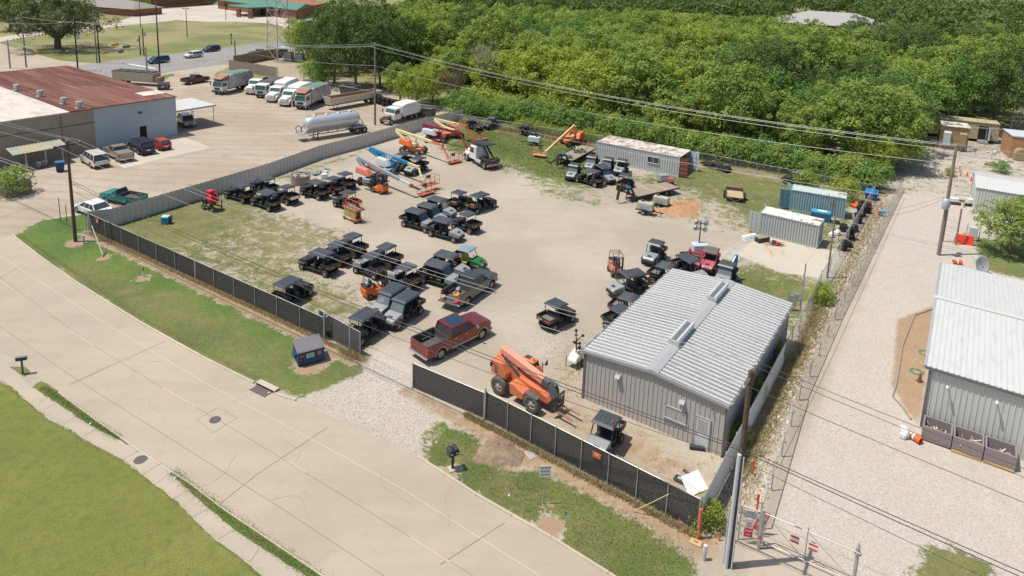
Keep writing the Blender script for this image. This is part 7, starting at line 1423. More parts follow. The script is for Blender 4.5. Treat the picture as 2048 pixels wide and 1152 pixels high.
# dump trailer
a, b = G(647, 223), G(747, 205); d = (a-b).normalized(); yaw = math.atan2(d.y, d.x); L = (a-b).length; e = empty('dump_trailer', (a+b)/2+Vector((.5, 1.3, 0)), yaw, 'long white dump trailer with a rust brown inside, in front of the garbage trucks', 'trailer')
mb = MB(); l = L/2; M_TUB = mat('tub_white', (.58, .55, .47), .6, dirt=.5, dcol=(.33, .22, .14)); M_TUBI = mat('tub_rust', (.26, .12, .075), .9, var=.25)
for s in (-1, 1): mb.hexa([(-l, s*.75, 1.05), (-l, s*1.2, 2.3), (-l, s*.85, 1.05), (-l, s*1.28, 2.3), (l, s*.75, 1.05), (l, s*1.2, 2.3), (l, s*.85, 1.05), (l, s*1.28, 2.3)])
mb.bb(-l, l, -.8, .8, 1.0, 1.08); mb.hexa([(l-.1, -.8, 1.05), (l+.25, -1.2, 2.5), (l-.1, .8, 1.05), (l+.25, 1.2, 2.5), (l, -.8, 1.05), (l+.35, -1.2, 2.5), (l, .8, 1.05), (l+.35, 1.2, 2.5)]); mb.bb(-l-.08, -l, -1.2, 1.2, 1.05, 2.3); t_ = mb.build('tub', M_TUB, e)
mb = MB(); mb.bb(-l+.1, l-.1, -.74, .74, 1.09, 1.2)
for s in (-1, 1): mb.hexa([(-l+.05, s*.72, 1.1), (-l+.05, s*1.17, 2.28), (-l+.05, s*.745, 1.1), (-l+.05, s*1.195, 2.28), (l-.05, s*.72, 1.1), (l-.05, s*1.17, 2.28), (l-.05, s*.745, 1.1), (l-.05, s*1.195, 2.28)])
mb.build('tub_lining', M_TUBI, t_); mb = MB(); mb.bb(-l, l, -.4, .4, .75, .98); mb.build('chassis', M_BLKP, e)
for x_ in (-l+.8, -l+2.1):
    for s in (-1, 1): wheel(e, x_, s*1.0, .5, .45, M_RIMG, M_TYRE, .5)
mb = MB()
for s in (-1, 1): mb.tube((l-1.6, s*.5, .8), (l-1.6, s*.5, 0.02), .07, 6)
mb.build('landing_gear', M_BLKP, e)
# pneumatic tanker
a, b = G(585, 288), G(740, 264); d = (a-b).normalized(); yaw = math.atan2(d.y, d.x); L = 11.2; e = empty('tanker_trailer', (a+b)/2+Vector((-.3, 1.2, 0)), yaw, 'silver bulk tanker trailer behind the corrugated fence', 'trailer')
M_SIL = mat('tank_silver', (.55, .56, .57), .32, .45, var=.06, vs=.5, dirt=.1, dcol=(.36, .35, .33)); mb = MB(); mb.smooth = True
N_ = 20; rings = [(-4.6, .35), (-4.3, .8), (-3.6, 1.08), (-1, 1.12), (3.6, 1.12), (4.2, 1.0), (4.6, .7), (4.75, .3), (4.8, 0)]; prof = [(0, -4.65)]+[(r_, x_) for x_, r_ in rings]
mb.lathe(prof, 28, 'X', c=(0, 0, 2.45))
for v_i, v_ in enumerate(mb.v):
    x_, y_, z_ = v_
    if z_ < 2.3: k = (2.3-z_); bulge = .28+.30*max(0, math.cos((x_+.4)*PI/1.55*.5*2)); mb.v[v_i] = (x_, y_*(1-.35*k), 2.3-k*(1+bulge*.5))
t_ = mb.build('tank', M_SIL, e)
mb = MB()
for x_ in (-3, -1, 1, 3): mb.lathe([(.3, 3.5), (.3, 3.68), (.26, 3.72), (0, 3.74)], 12, c=(x_, 0, 0))
mb.build('hatches', M_SIL, t_); mb = MB(); mb.bb(-4.2, 4.2, -.35, -.1, 3.56, 3.6); mb.path([(-4.2, -.4, 3.6), (4.2, -.4, 3.6)], .03, 5); mb.build('catwalk', M_STEEL, t_)
mb = MB(); mb.bb(-5.4, 5.7, -.45, -.3, 1.0, 1.18); mb.bb(-5.4, 5.7, .3, .45, 1.0, 1.18); mb.bb(4.5, 5.9, -1.0, 1.0, 1.12, 1.2); mb.bb(-5.4, -3.2, -1.15, 1.15, 1.15, 1.2)
for x0_, x1_ in ((4.2, 5.3), (-4.4, -5.1)):
    for s in (-1, 1): beam(mb, (x1_, s*.9, 1.15), (x0_, s*.4, 2.6), .1, .1); beam(mb, (x1_*.93, s*.9, 1.15), (x0_*1.05, s*.7, 2.2), .08, .08)
mb.build('frame', M_STEEL, e)
mb = MB(); mb.path([(5.6, -.6, 1.2), (5.8, -.6, 1.9), (5.5, -.6, 2.25), (5.0, -.6, 2.0), (4.8, -.6, 1.2)], .06, 6); mb.build('hose', M_BLKP, e); mb = MB(); mb.tube((-3.5, 0, .62), (4, 0, .62), .09, 8)
for x_ in (-2.4, -.8, .8, 2.4): mb.tube((x_, 0, .6), (x_, 0, 1.4), .12, 8)
mb.build('discharge_pipe', M_STEEL, e)
for s in (-1, 1): mb = MB(); mb.tube((2.9, s*.75, 1.0), (2.9, s*.75, .02), .08, 6); mb.box((2.9, s*.75, .04), (.3, .3, .06)); mb.build('landing_leg', M_BLKP, e)
for x_ in (-3.7, -5.0):
    for s in (-1, 1): wheel(e, x_, s*.95, .52, .5, M_RIMG, M_TYRE, .5); mb = MB(); mb.prism([(x_-.6, .95), (x_-.45, 1.12), (x_+.45, 1.12), (x_+.6, .95), (x_+.4, 1.07), (x_-.4, 1.07)], s*.7, s*1.2); mb.build('fender', M_SIL, e)
# --- flatbed trailers
M_DECK = mat('deck_planks', rough=.85, fn=lambda t: t.mix(t.noise(1.5, 5, .7, sc3=(.4, 6, 1)), (.17, .13, .095), (.36, .30, .23)))
def flatbed(q, z_, label, extra=0):
    P4 = [G(*k, z_) for k in q]; fl, fr_, rr_, rl = P4   # front-left, rear-left.. as far/near edges
    f0, r0 = (P4[0]+P4[3])/2, (P4[1]+P4[2])/2; d = (f0-r0); L = d.length; d.normalize(); yaw = math.atan2(d.y, d.x); W_ = 2.45; c = (f0+r0)/2; c.z = 0
    e = empty('flatbed_trailer', c, yaw, label, 'trailer', 'gooseneck flatbed trailers'); l = L/2
    mb = MB(); mb.bb(-l, l, -W_/2, W_/2, z_-.06, z_); mb.build('deck', M_DECK, e); mb = MB()
    for s in (-1, 1): mb.bb(-l, l, s*(W_/2)-.05, s*(W_/2)+.05, z_-.18, z_-.07); mb.bb(-l, l, s*.5-.06, s*.5+.06, z_-.35, z_-.07)
    mb.bb(l-.02, l+.08, -W_/2, W_/2, z_-.2, z_+.05); mb.bb(-l-.08, -l, -W_/2, W_/2, z_-.2, z_); mb.build('frame', mat('trailer_frame', (.05, .035, .03), .7, dirt=.3, dcol=(.2, .1, .06)), e)
    mb = MB()
    for s in (-1, 1): beam(mb, (l-.3, s*.45, z_-.2), (l+.35, s*.45, z_+.75), .16, .24); beam(mb, (l+.3, s*.45, z_+.75), (l+1.9, s*.12, z_+.95), .16, .22); beam(mb, (l+1.9, s*.1, z_+.95), (l+2.15, s*.08, .45), .14, .16)
    mb.bb(l+.3, l+.9, -.45, .45, z_+.72, z_+.80); mb.build('gooseneck', M_FRAME, e)
    mb = MB(); mb.box((l+.45, 0, z_+.88), (.35, .7, .16)); mb.build('winch_box', M_BL, e)
    for s in (-1, 1): mb = MB(); mb.tube((l+.1, s*.55, z_), (l+.1, s*.55, .02), .06, 6); mb.box((l+.1, s*.55, .03), (.25, .25, .05)); mb.build('jack_leg', M_FRAME, e)
    for x_ in (-l*.45, -l*.45-.9):
        for s in (-1, 1): wheel(e, x_, s*.92, .37, .3, M_RIMG, M_TYRE, .5)
    return e, l, z_
e, l, z_ = flatbed([(1258, 376.6), (1332, 363.3), (1358, 375), (1264.4, 397.7)], .9, 'gooseneck flatbed trailer with a bare plank deck and two pale boards, beside the dirt pile')
for k, x_ in enumerate((.55, -1.35)):
    mb = MB(); mb.box((0, 0, .03), (.16, 2.3, .05)); mb.box((0, 0, .075), (.10, .5, .03)); o = tag(mb.build('plank', mat('pale_plank', (.50, .40, .26), .8)), 'pale board lying across the flatbed deck, %s one' % ('left' if k == 0 else 'right'), 'board', 'boards on the flatbed'); o.location = e.location+Matrix.Rotation(e.rotation_euler.z, 3, 'Z') @ Vector((x_, 0, z_)); o.rotation_euler.z = e.rotation_euler.z+.12
e, l, z_ = flatbed([(1122, 311), (1166, 290), (1190, 295), (1135, 326)], .9, 'gooseneck flatbed trailer loaded with grey scrap, below the orange boom lift')
rz_ = random.Random(8); mb = MB()
for k in range(34): mb.mi = k % 3; mb.box((rz_.uniform(-.9, .9), rz_.uniform(-.8, .8), .1+rz_.random()*.45), (rz_.uniform(.3, 1.0), .12, .1), rz_.uniform(0, 3), rz_.uniform(-.7, .7))
o = tag(mb.build('scrap_pile', [M_STEEL, M_FRAME, M_SCRAP]), 'tangled grey scrap metal heaped on the rear flatbed trailer', 'scrap pile'); o.location = e.location+Matrix.Rotation(e.rotation_euler.z, 3, 'Z') @ Vector((-.6, 0, z_)); o.rotation_euler.z = e.rotation_euler.z
mb = MB(); mb.mi = 0; mb.bb(-.5, .5, -.5, .5, 0, .12); mb.frus(-.3, .4, -.4, .4, .12, -.1, .3, -.3, .3, .45); o = tag(mb.build('tarp_bundle', [mat('tarp_green', (.08, .14, .08), .8)], None, .05), 'dark green bundle at the front of the rear flatbed', 'bundle'); o.location = e.location+Matrix.Rotation(e.rotation_euler.z, 3, 'Z') @ Vector((l-1.0, .3, z_)); 
# small plank trailer
P4 = [G(1451, 377, .6), G(1487, 379, .6), G(1487, 401, .6), G(1452, 396, .6)]; c = sum(P4, Vector())/4; c.z = 0; t_ = G(1470, 420); d = (t_-c).normalized(); yaw = math.atan2(d.y, d.x)
e = empty('utility_trailer', c, yaw, 'small plank decked utility trailer alone on the grass', 'trailer'); mb = MB(); mb.bb(-1.4, 1.4, -1.0, 1.0, .52, .58); mb.build('deck', mat('deck_yellow', (.42, .33, .18), .8, var=.2, vs=5), e)
mb = MB(); 
for s in (-1, 1): mb.bb(-1.45, 1.45, s*1.04-.04, s*1.04+.04, .45, .6); mb.bb(-1.4, 1.4, s*1.04-.03, s*1.04+.03, .85, .9); [mb.bb(x_-.03, x_+.03, s*1.04-.03, s*1.04+.03, .5, .9) for x_ in (-1.4, -.5, .5, 1.4)]
mb.bb(1.4, 1.46, -1.05, 1.05, .45, .62); mb.bb(-1.46, -1.4, -1.05, 1.05, .45, 1.0)
for s in (-1, 1): beam(mb, (1.4, s*.8, .5), (2.6, 0, .48), .08, .08)
mb.tube((2.5, 0, .5), (2.5, 0, .03), .04, 6); mb.build('frame', mat('trailer_brown', (.10, .065, .05), .8), e)
for s in (-1, 1): wheel(e, -.1, s*1.22, .34, .22, M_RIMG, M_TYRE, .5); mb = MB(); mb.prism([(-.6, .6), (-.5, .8), (.3, .8), (.4, .6), (.25, .75), (-.45, .75)], s*1.1, s*1.36); mb.build('fender', M_FRAME, e)
# --- towable generators, welders
def genset(p, yaw, label, m=None, L=1.9, W_=.9, H_=.85, z0=.6, hitch=1):
    e = empty('generator', p, yaw, label, 'generator'); m = m or mat('gen_beige', (.38, .37, .30), .6, dirt=.3); mb = MB(); mb.frus(-L/2, L/2, -W_/2, W_/2, z0, -L/2+.05, L/2-.05, -W_/2+.05, W_/2-.05, z0+H_); b_ = mb.build('housing', m, e, .05)
    mb = MB(); mb.bb(-L*.3, L*.3, -W_/2-.0, -W_/2+.02, z0+.2, z0+.55); mb.build('panel', M_LG if m != MATS.get('gen_beige') else M_TRIM, b_); mb = MB(); mb.tube((-L*.3, .1, z0+H_), (-L*.3, .1, z0+H_+.25), .05, 8); mb.tube((-L*.3, .1, z0+H_+.12), (-L*.3+.3, .1, z0+H_+.12), .11, 8); mb.build('exhaust', M_BLKP, b_)
    mb = MB(); mb.bb(-L/2-.1, L/2+.1, -W_/2, W_/2, z0-.12, z0)
    if hitch: beam(mb, (L/2, 0, z0-.08), (L/2+1.2, 0, z0-.12), .12, .1); mb.tube((L/2+.9, 0, z0), (L/2+.9, 0, .02), .035, 6)
    mb.build('frame', M_BLKP, e)
    for s in (-1, 1): wheel(e, -.1, s*(W_/2+.12), .3, .18, M_RIMS, M_TYRE, .5); mb = MB(); mb.bb(-.5, .3, s*(W_/2+.0), s*(W_/2+.24), .66, .70); mb.build('fender', M_BLKP, e)
    return e
genset(G(1290, 428), head(1272, 424, 1310, 432), 'beige towable generator nearest the dirt pile, front one'); genset(G(1321, 416), head(1303, 412, 1341, 420), 'beige towable generator behind the other, by the flatbed wheels')
genset(G(1068, 291), head(1082, 291, 1045, 287), 'white towable generator with black lettering in the rear grass', M_LG)
for p_, m_, lb in (((1325, 366), mat('welder_grey', (.30, .31, .30), .6), 'grey welding machine on a stand behind the flatbed deck'), ((1341, 369), mat('welder_redgrey', (.45, .10, .10), .6), 'small red and grey machine right of the grey welding machine')):
    e = empty('welding_machine', G(*p_), .3, lb, 'welder'); mb = MB(); s = .9 if 'grey welding' in lb and 'small' not in lb else .6; mb.bb(-s*.7, s*.7, -s*.5, s*.5, .3, .3+s*1.0); mb.build('housing', m_, e, .05); mb = MB(); mb.bb(-s*.6, s*.6, -s*.45, s*.45, 0.0, .3); mb.build('stand', M_FRAME, e); mb = MB(); mb.bb(-s*.6, s*.6, -s*.51, -s*.50, .5, .3+s*.8); mb.build('panel', M_LG, e)
# --- light tower
p = G(1398, 512); e = empty('light_tower', p, .1, 'towable light tower with four silver lamps behind the red utility vehicles', 'light tower'); hh = HZ(p, 444)
mb = MB(); mb.bb(-.8, .8, -.5, .5, .5, 1.35); mb.build('housing', M_LG, e, .08); mb = MB(); mb.bb(-.9, .9, -.55, .55, .35, .5); beam(mb, (-.9, 0, .45), (-2, 0, .4), .12, .1); mb.build('frame', M_FRAME, e)
mb = MB(); mb.tube((0, .3, .5), (0, .3, hh), .06, 8); mb.bb(-.5, .5, .27, .33, hh-.3, hh-.24); mb.bb(-.5, .5, .27, .33, hh-.85, hh-.79); mb.build('mast', M_FRAME, e)
for x_, z_ in ((-.45, hh-.12), (.45, hh-.22), (-.5, hh-.72), (.38, hh-.85)): mb = MB(); mb.smooth = True; mb.lathe([(.06, .18), (.26, .02), (.30, -.12), (0, -.07)], 14, 'Y', c=(x_, .2, z_)); mb.build('lamp', M_CHROME, e)
for s in (-1, 1): wheel(e, 0, s*.65, .3, .18, M_RIMS, M_TYRE, .5)
# small white light trailer with a folded black lamp cluster next to the workshop
p = G(1152, 728); e = empty('light_tower', p, head(1140, 738, 1165, 715), 'small white trailer with black folded lamp arms at the workshop corner', 'light tower'); mb = MB(); mb.prism([(-.75, .4), (.75, .4), (.75, .95), (.2, 1.05), (-.35, .95), (-.75, .6)], -.38, .38); mb.build('housing', mat('cream_plastic', (.62, .58, .48), .5), e, .08)
mb = MB(); mb.tube((-.1, 0, .95), (-.1, 0, 2.0), .05, 6); rr7 = random.Random(4)
for k in range(7): a_ = Vector((-.1, 0, 1.2+k*.12)); b2 = a_+Vector((rr7.uniform(-.5, .5), rr7.uniform(-.5, .5), rr7.uniform(.2, .7))); mb.tube(a_, b2, .045, 5); mb.lathe([(0, -.05), (.13, -.03), (.10, .08), (0, .1)], 8, c=tuple(b2))
mb.build('lamp_arms', M_BLKP, e)
for s in (-1, 1): wheel(e, .1, s*.5, .25, .15, M_RIMG, M_TYRE, .5); 
mb = MB()
for x_, y_ in ((-.7, -.45), (-.7, .45), (.7, -.45), (.7, .45)): mb.tube((x_, y_, .9), (x_, y_, .02), .03, 5)
mb.build('support_leg', M_FRAME, e)
# --- cement mixer
p = G(425, 420); e = empty('cement_mixer', p, head(405, 408, 445, 420), 'bright red cement mixer on a black frame against the corrugated fence', 'cement mixer'); M_RR = mat('mixer_red', (.62, .02, .03), .35)
mb = MB(); mb.smooth = True; mb.lathe([(0, -.6), (.35, -.55), (.62, -.15), (.62, .1), (.35, .6), (.30, .62)], 20, 'Z'); o = mb.build('drum', M_RR, e); o.location = (.2, 0, 1.35); o.rotation_euler = (.35, .7, 0)
mb = MB(); mb.box((-.1, -.1, 2.0), (.75, .6, .6)); mb.build('hopper', M_RR, e, .03); mb = MB(); mb.bb(-1.25, -.6, -.35, .35, .6, 1.2); mb.build('engine_box', M_BLKP, e, .03)
mb = MB()
for s in (-1, 1): beam(mb, (-1.2, s*.4, .5), (1.1, s*.4, .5), .09, .12); beam(mb, (.9, s*.55, .03), (.8, s*.55, 1.4), .09, .09); beam(mb, (-.3, s*.5, .5), (-.3, s*.5, 1.5), .08, .08)
mb.build('frame', M_FRAME, e)
for s in (-1, 1): wheel(e, -.8, s*.5, .28, .16, M_RIMG, M_TYRE, .5)
# --- blue scissor arm/engine hoist near G9
p = G(1464, 562); e = empty('material_lift', p, head(1440, 568, 1480, 545), 'bright blue folded lift mast standing behind the workshop roof edge', 'lift'); mb = MB(); beam(mb, (.3, 0, 0), (.35, 0, 2.5), .25, .3); mb.build('mast', mat('bright_blue', (.01, .18, .48), .4), e, .02); mb = MB(); beam(mb, (-1.6, 0, .5), (.3, 0, 2.45), .1, .12); mb.build('inner_mast', M_LG, e); mb = MB(); mb.bb(-1.7, .6, -.4, .4, .15, .3); mb.build('base', MATS['bright_blue'], e)
# ------------------------------------------------------------------ poles and wires
def item(name, cat, label, p, yaw, parts, group=None):
    "parts: list of (part name, material, [shape calls])"
    e = empty(name, p, yaw, label, cat, group)
    for nm, m, calls in parts:
        mb = MB(); bv = 0
        for c in calls:
            if c[0] == 'bv': bv = c[1]
            else: getattr(mb, c[0])(*c[1:])
        mb.build(nm, m, e, bv)
    return e
M_POLE = mat('pole_brown', (.11, .068, .048), .9, var=.3, vs=4); M_POLEG = mat('pole_grey', (.22, .19, .155), .9, var=.25, vs=4); M_POLED = mat('pole_dark', (.05, .04, .035), .9, var=.25); M_CER = mat('insulator', (.45, .46, .46), .3); M_TRF = mat('transformer_grey', (.42, .46, .47), .45)
M_WL = mat('wire_bright', (.42, .41, .40), .4, .3); M_WD = mat('wire_dark', (.06, .055, .05), .7)
UD = (G(1458, 1131)-G(151, 483)).normalized()
def pole(base, top, label, m=M_POLE, r=.16, arm=None, yaw=0, trf=None, az=.35):
    p = G(*base); h = HZ(p, top); e = empty('utility_pole', p, yaw, label, 'utility pole'); mb = MB(); mb.tube((0, 0, -.1), (0, 0, h), r, 12, r*.68); mb.build('pole_shaft', m, e)
    if arm:
        mb = MB(); mb.bb(-.06, .06, -arm, arm, h-az-.07, h-az+.07); mb.bb(-.03, .03, -.03, .03, h-.3, h); 
        for s in (-1, 1): mb.tube((.07, s*arm*.5, h-az), (.07, 0, h-az-.6), .018, 4)
        ar = mb.build('crossarm', m, e); mb = MB()
        for y in (-arm+.08, arm-.08, 0): mb.lathe([(.05, h-az+.05), (.07, h-az+.12), (.05, h-az+.2), (0, h-az+.24)], 8, c=(0, y, 0 if y else az))
        mb.build('insulators', M_CER, ar)
    for (z_, a_) in (trf or []): mb = MB(); mb.smooth = True; mb.lathe([(0, z_), (.25, z_), (.27, z_+.05), (.27, z_+.85), (.22, z_+.93), (0, z_+.95)], 14, c=(math.cos(a_)*.45, math.sin(a_)*.45, 0)); mb.tube((math.cos(a_)*.45, math.sin(a_)*.45, z_+.95), (math.cos(a_)*.45, math.sin(a_)*.45, z_+1.15), .04, 6); mb.build('transformer', M_TRF, e)
    return e, p, h
yu = math.atan2(UD.y, UD.x)
e1, p1, h1 = pole((151, 483), 283, 'dark brown wooden pole with a crossarm at the left end of the verge', M_POLE, .17, 1.2, yu)
e2, p2, h2 = pole((1458, 1131), 742, 'foreground wooden pole with a long pale conduit, at the corner of the alley', M_POLE, .17, 1.2, yu)
mb = MB(); mb.tube((-.10, -.22, 0), (-.06, -.18, 6.3), .10, 10); mb.tube((.16, -.16, 0), (.15, -.14, 6.2), .035, 6); mb.tube((-.27, -.06, 0), (-.25, -.06, 3.2), .03, 6); mb.build('conduit', mat('conduit_pale', (.50, .52, .56), .45), e2)
yw = math.atan2(G(1877, 510).y-G(750, 250).y, G(1877, 510).x-G(750, 250).x)
e3, p3, h3 = pole((750, 250), 88, 'tall grey wooden pole between the tanker and the stripped truck', M_POLEG, .19, 1.1, yw+.2)
e4, p4, h4 = pole((1877, 510), 290, 'tall wooden pole with two grey transformers beside the gravel alley', M_POLEG, .20, None, yw)
for s, z_ in ((-1, 5.2), (1, 4.9)): mb = MB(); mb.smooth = True; mb.lathe([(0, z_), (.27, z_), (.3, z_+.05), (.3, z_+.95), (.24, z_+1.05), (0, z_+1.08)] if s < 0 else [(0, z_+.2), (.2, z_+.2), (.22, z_+.25), (.22, z_+.7), (0, z_+.75)], 14, c=(.1*s, -.52*s*-1 if 0 else s*.55, 0)); mb.build('transformer', M_TRF, e4)
p5 = p2+(p2-p1).normalized()*52; h5 = 10.0; p0 = p1-(p2-p1).normalized()*50
def wire(a, b, sag, r, m, label, n=14, group=None):
    a, b = Vector(a), Vector(b); pts = [a.lerp(b, i/n)-Z*sag*4*(i/n)*(1-i/n) for i in range(n+1)]; c = (a+b)/2; e = MB()
    for q0, q1 in zip(pts, pts[1:]): e.tube(q0-c, q1-c, r, 5, caps=False)
    o = e.build('overhead_wire', m); o.location = c; return tag(o, label, 'wire', group)
nA = Vector((-UD.y, UD.x, 0))
GW = 'power wires'
for k, (o_, nm) in enumerate(((-1.12, 'near side'), (1.12, 'yard side'), (0, 'pole top'))):
    z1, z2 = (h1-.1, h2-.1) if o_ else (h1+.3, h2+.3)
    wire(p1+nA*o_+Z*z1, p2+nA*o_+Z*z2, 1.2, .013, M_WL, 'pale power wire over the black fence from the left pole, %s one' % nm, 20, GW)
    wire(p2+nA*o_+Z*z2, p5+nA*o_+Z*h5, 1.0, .013, M_WD, 'thin wire from the foreground pole to the lower right, %s one' % nm, 16, GW)
    wire(p0+nA*o_+Z*10, p1+nA*o_+Z*z1, 1.0, .013, M_WL, 'pale power wire leaving the left pole to the left edge, %s one' % nm, 14, GW)
for k, (z1, z2, sg) in enumerate(((6.0, 6.4, .9), (6.25, 6.55, .8), (5.3, 5.9, 1.3))):
    nm = ('lower', 'upper', 'sagging')[k]
    wire(p1+Z*z1, p2+Z*z2, sg, .022 if k < 2 else .015, M_WD, 'dark cable along the street below the power wires, %s one' % nm, 20, GW); wire(p2+Z*z2, p5+Z*z1, sg*.8, .020 if k < 2 else .013, M_WD, 'dark cable from the foreground pole over the alley gate, %s one' % nm, 16, GW); wire(p0+Z*z1, p1+Z*z1, sg, .022 if k < 2 else .015, M_WL, 'pale cable from the left pole to the left edge, %s one' % nm, 12, GW)
nB = Vector((-math.sin(yw), math.cos(yw), 0)); e6, p6, h6 = pole((471, 121), 80, 'dark slanting pole at the corner of the board fence by the highway', M_POLED, .16, 1.0, .3)
for k, (o_, z3, z4) in enumerate(((-1.0, h3-.35, h4-.5), (1.0, h3-.35, h4-.2), (0, h3+.05, h4), (0, h3-3.6, h4-2.0), (0, h3-8.0, h4-6.2))):
    nm = ('front', 'rear', 'topmost', 'middle', 'lowest')[k]
    wire(p3+nB*o_+Z*z3, p4+nB*o_*.3+Z*z4, 1.5, .018 if k < 4 else .014, M_WL, 'long pale wire crossing before the wood, %s one' % nm, 24, GW)
    wire(p6+nB*o_+Z*(h6 if k < 3 else h6-2.6-(k-3)*2), p3+nB*o_+Z*z3, .7, .024, M_WL, 'wire from the tall grey pole across the dark trees, %s one' % nm, 12, GW)
# service poles by the pad
e7, p7, h7 = pole((1654, 556), 433, 'thin grey wooden service pole between the pad and the fence', M_POLEG, .10)
e8, p8, h8 = pole((1600, 622), 527, 'thin steel service post with a meter rack at the workshop corner', M_STEEL, .08)
mb = MB()
for x_, z_, w__, hh_ in ((.45, 1.3, .35, .5), (.9, 1.2, .3, .45), (.65, .6, .4, .4)): mb.bb(-x_-w__/2, -x_+w__/2, -.1, .1, z_-hh_/2, z_+hh_/2)
mb.bb(-1.2, 0, -.03, .03, 1.55, 1.62); mb.bb(-1.2, 0, -.03, .03, .9, .96); mb.bb(-1.2, -1.12, -.04, .04, 0, 1.9); mb.build('meter_rack', M_STEEL, e8)
wire(p4+Z*6.3, p7+Z*h7, .9, .012, M_WD, 'drooping service wire from the transformer pole to the thin service pole', 14, GW); wire(p7+Z*h7, p8+Z*h8, .25, .012, M_WL, 'short wire between the two service poles by the pad', 8, GW)
wire(p4+Z*6.5, G(1640, 455)+Z*0, .2, .012, M_WD, 'guy wire slanting down from the transformer pole toward the tyres', 8, GW)
ef = empty('pipe_rack', G(1898, 486), head(1886, 484, 1912, 491), 'two wooden posts joined by thin rails beside the transformer pole', 'rack'); w9 = (G(1912, 491)-G(1886, 484)).length/2
for s in (-1, 1): mb = MB(); mb.tube((s*w9, 0, 0), (s*w9, 0, 4.1), .09, 8); mb.build('post', M_POLEG, ef); mb = MB(); [mb.tube((-w9, 0, z_), (w9, 0, z_), .025, 5) for z_ in (.5, .9, 1.3, 1.8, 2.5)]; mb.build('rail', M_STEEL, ef)
# background poles
for b_, t_, lb, m_, arm, tr in (((52.7, 135), 27, 'wooden pole with crossarm before the big oak, leftmost', M_POLEG, 1.2, None), ((156, 141.6), 37, 'dark wooden pole with a transformer behind the red roof', M_POLED, 1.0, [(7.0, 0.0)]), ((194, 126), 4, 'tall grey pole of the close pair at the street corner', M_POLEG, 1.0, None), ((199.5, 126), 49, 'shorter dark pole of the close pair at the street corner', M_POLED, None, None),
                                ((320, 152), 6, 'tall dark pole at the highway edge by the teal minivan', M_POLED, 1.2, None), ((288, 111), 56, 'small pole carrying grey boxes on the lawn', M_POLED, None, [(5, 0.0)]), ((281, 110), 70, 'short pole beside the one with grey boxes', M_POLED, None, [(3.5, 3.0)])):
    pole(b_, t_, lb, m_, .17, arm, .5, tr)
ends = [G(52.7, 135), G(194, 126)]; hs = [HZ(G(52.7, 135), 32), HZ(G(194, 126), 20)]
for k, (a_, b_, za, zb) in enumerate(((G(52.7, 135), G(320, 152), HZ(G(52.7, 135), 34), HZ(G(320, 152), 40)), (G(194, 126), G(320, 152), HZ(G(194, 126), 20), HZ(G(320, 152), 36)), (G(320, 152), p6, HZ(G(320, 152), 40), h6), (G(194, 126), G(600, 60), HZ(G(194, 126), 22), 14), (G(156, 141.6), G(-60, 150), HZ(G(156, 141.6), 42), 12), (G(156, 141.6), G(320, 152), HZ(G(156, 141.6), 42), HZ(G(320, 152), 40)), (G(52.7, 135), G(-80, 150), HZ(G(52.7, 135), 34), 12))):
    wire(a_+Z*za, b_+Z*zb, 1.0, .03, M_WL, 'far overhead wire near the street corner, ' + ['from the leftmost pole rightwards', 'from the corner pair to the tall dark pole', 'along the highway to the board fence', 'toward the green roofed building', 'behind the red roof to the left edge', 'behind the red roof rightwards', 'from the leftmost pole to the left edge'][k], 10, GW)
for b_, t_, lb in (((374.6, 74), 17, 'double headed lamp post on the lawn by the parking lot'), ((452, 40), 7, 'double headed lamp post on the far parking lot, left of the porch'), ((627, 35), 2, 'lamp post in front of the brick wall by the tree'), ((463, 89), 67, 'short sign post on the lawn by the highway'), ((281.5, 55), 2, 'thin lamp post near the white parked car')):
    p = G(*b_); h = HZ(p, t_); item('lamp_post', 'lamp post', lb, p, 0, [('post_shaft', M_POLED, [('tube', (0, 0, 0), (0, 0, h), .13, 8, .08)]), ('lamp_head', M_DKTRIM, [('box', (-.7, 0, h), (.7, .4, .18)), ('box', (.7, 0, h), (.7, .4, .18)), ('box', (0, 0, h), (1.2, .08, .08))] if 'lamp' in lb else [('box', (0, 0, h-.4), (.5, .06, .7))])])
# traffic signals
M_SIGY = mat('signal_yellow', (.62, .30, .02), .5); M_GALVP = mat('mast_grey', (.33, .36, .38), .45, .3)
def signal(base, top, arms, label):
    p = G(*base); h = HZ(p, top); e = empty('traffic_signal', p, 0, label, 'traffic signal'); mb = MB(); mb.tube((0, 0, 0), (0, 0, h), .2, 10, .14); mb.build('mast', M_GALVP, e)
    for (u_, v_, zt) in arms:
        q = G(u_, v_, zt)-p; mb = MB(); mb.tube((0, 0, h-.4), q, .12, 8, .06); a_ = mb.build('mast_arm', M_GALVP, e); d_ = Vector((q.x, q.y, 0)).normalized(); yaw = math.atan2(d_.y, d_.x)
        for k in (.98, .62): mb = MB(); c_ = Vector((0, 0, h-.4)).lerp(q, k)-Z*.45; mb.box(c_, (1.5, .3, .5), yaw); s_ = mb.build('signal_head', M_SIGY if k > .9 else M_DKTRIM, a_, .04); mb = MB(); [mb.box(c_+d_*o_+d_.cross(Z)*.17, (.26, .05, .26), yaw) for o_ in (-.45, 0, .45)]; mb.build('lens', M_BLK, s_)
    return e
signal((294, 144.5), 93, [(228, 85, 7.2), (208, 101, 6.6)], 'traffic signal mast with two arms and yellow heads at the highway junction')
signal((20.5, 137), 79, [(72, 100, 7.0)], 'traffic signal mast with one long arm at the left of the junction')
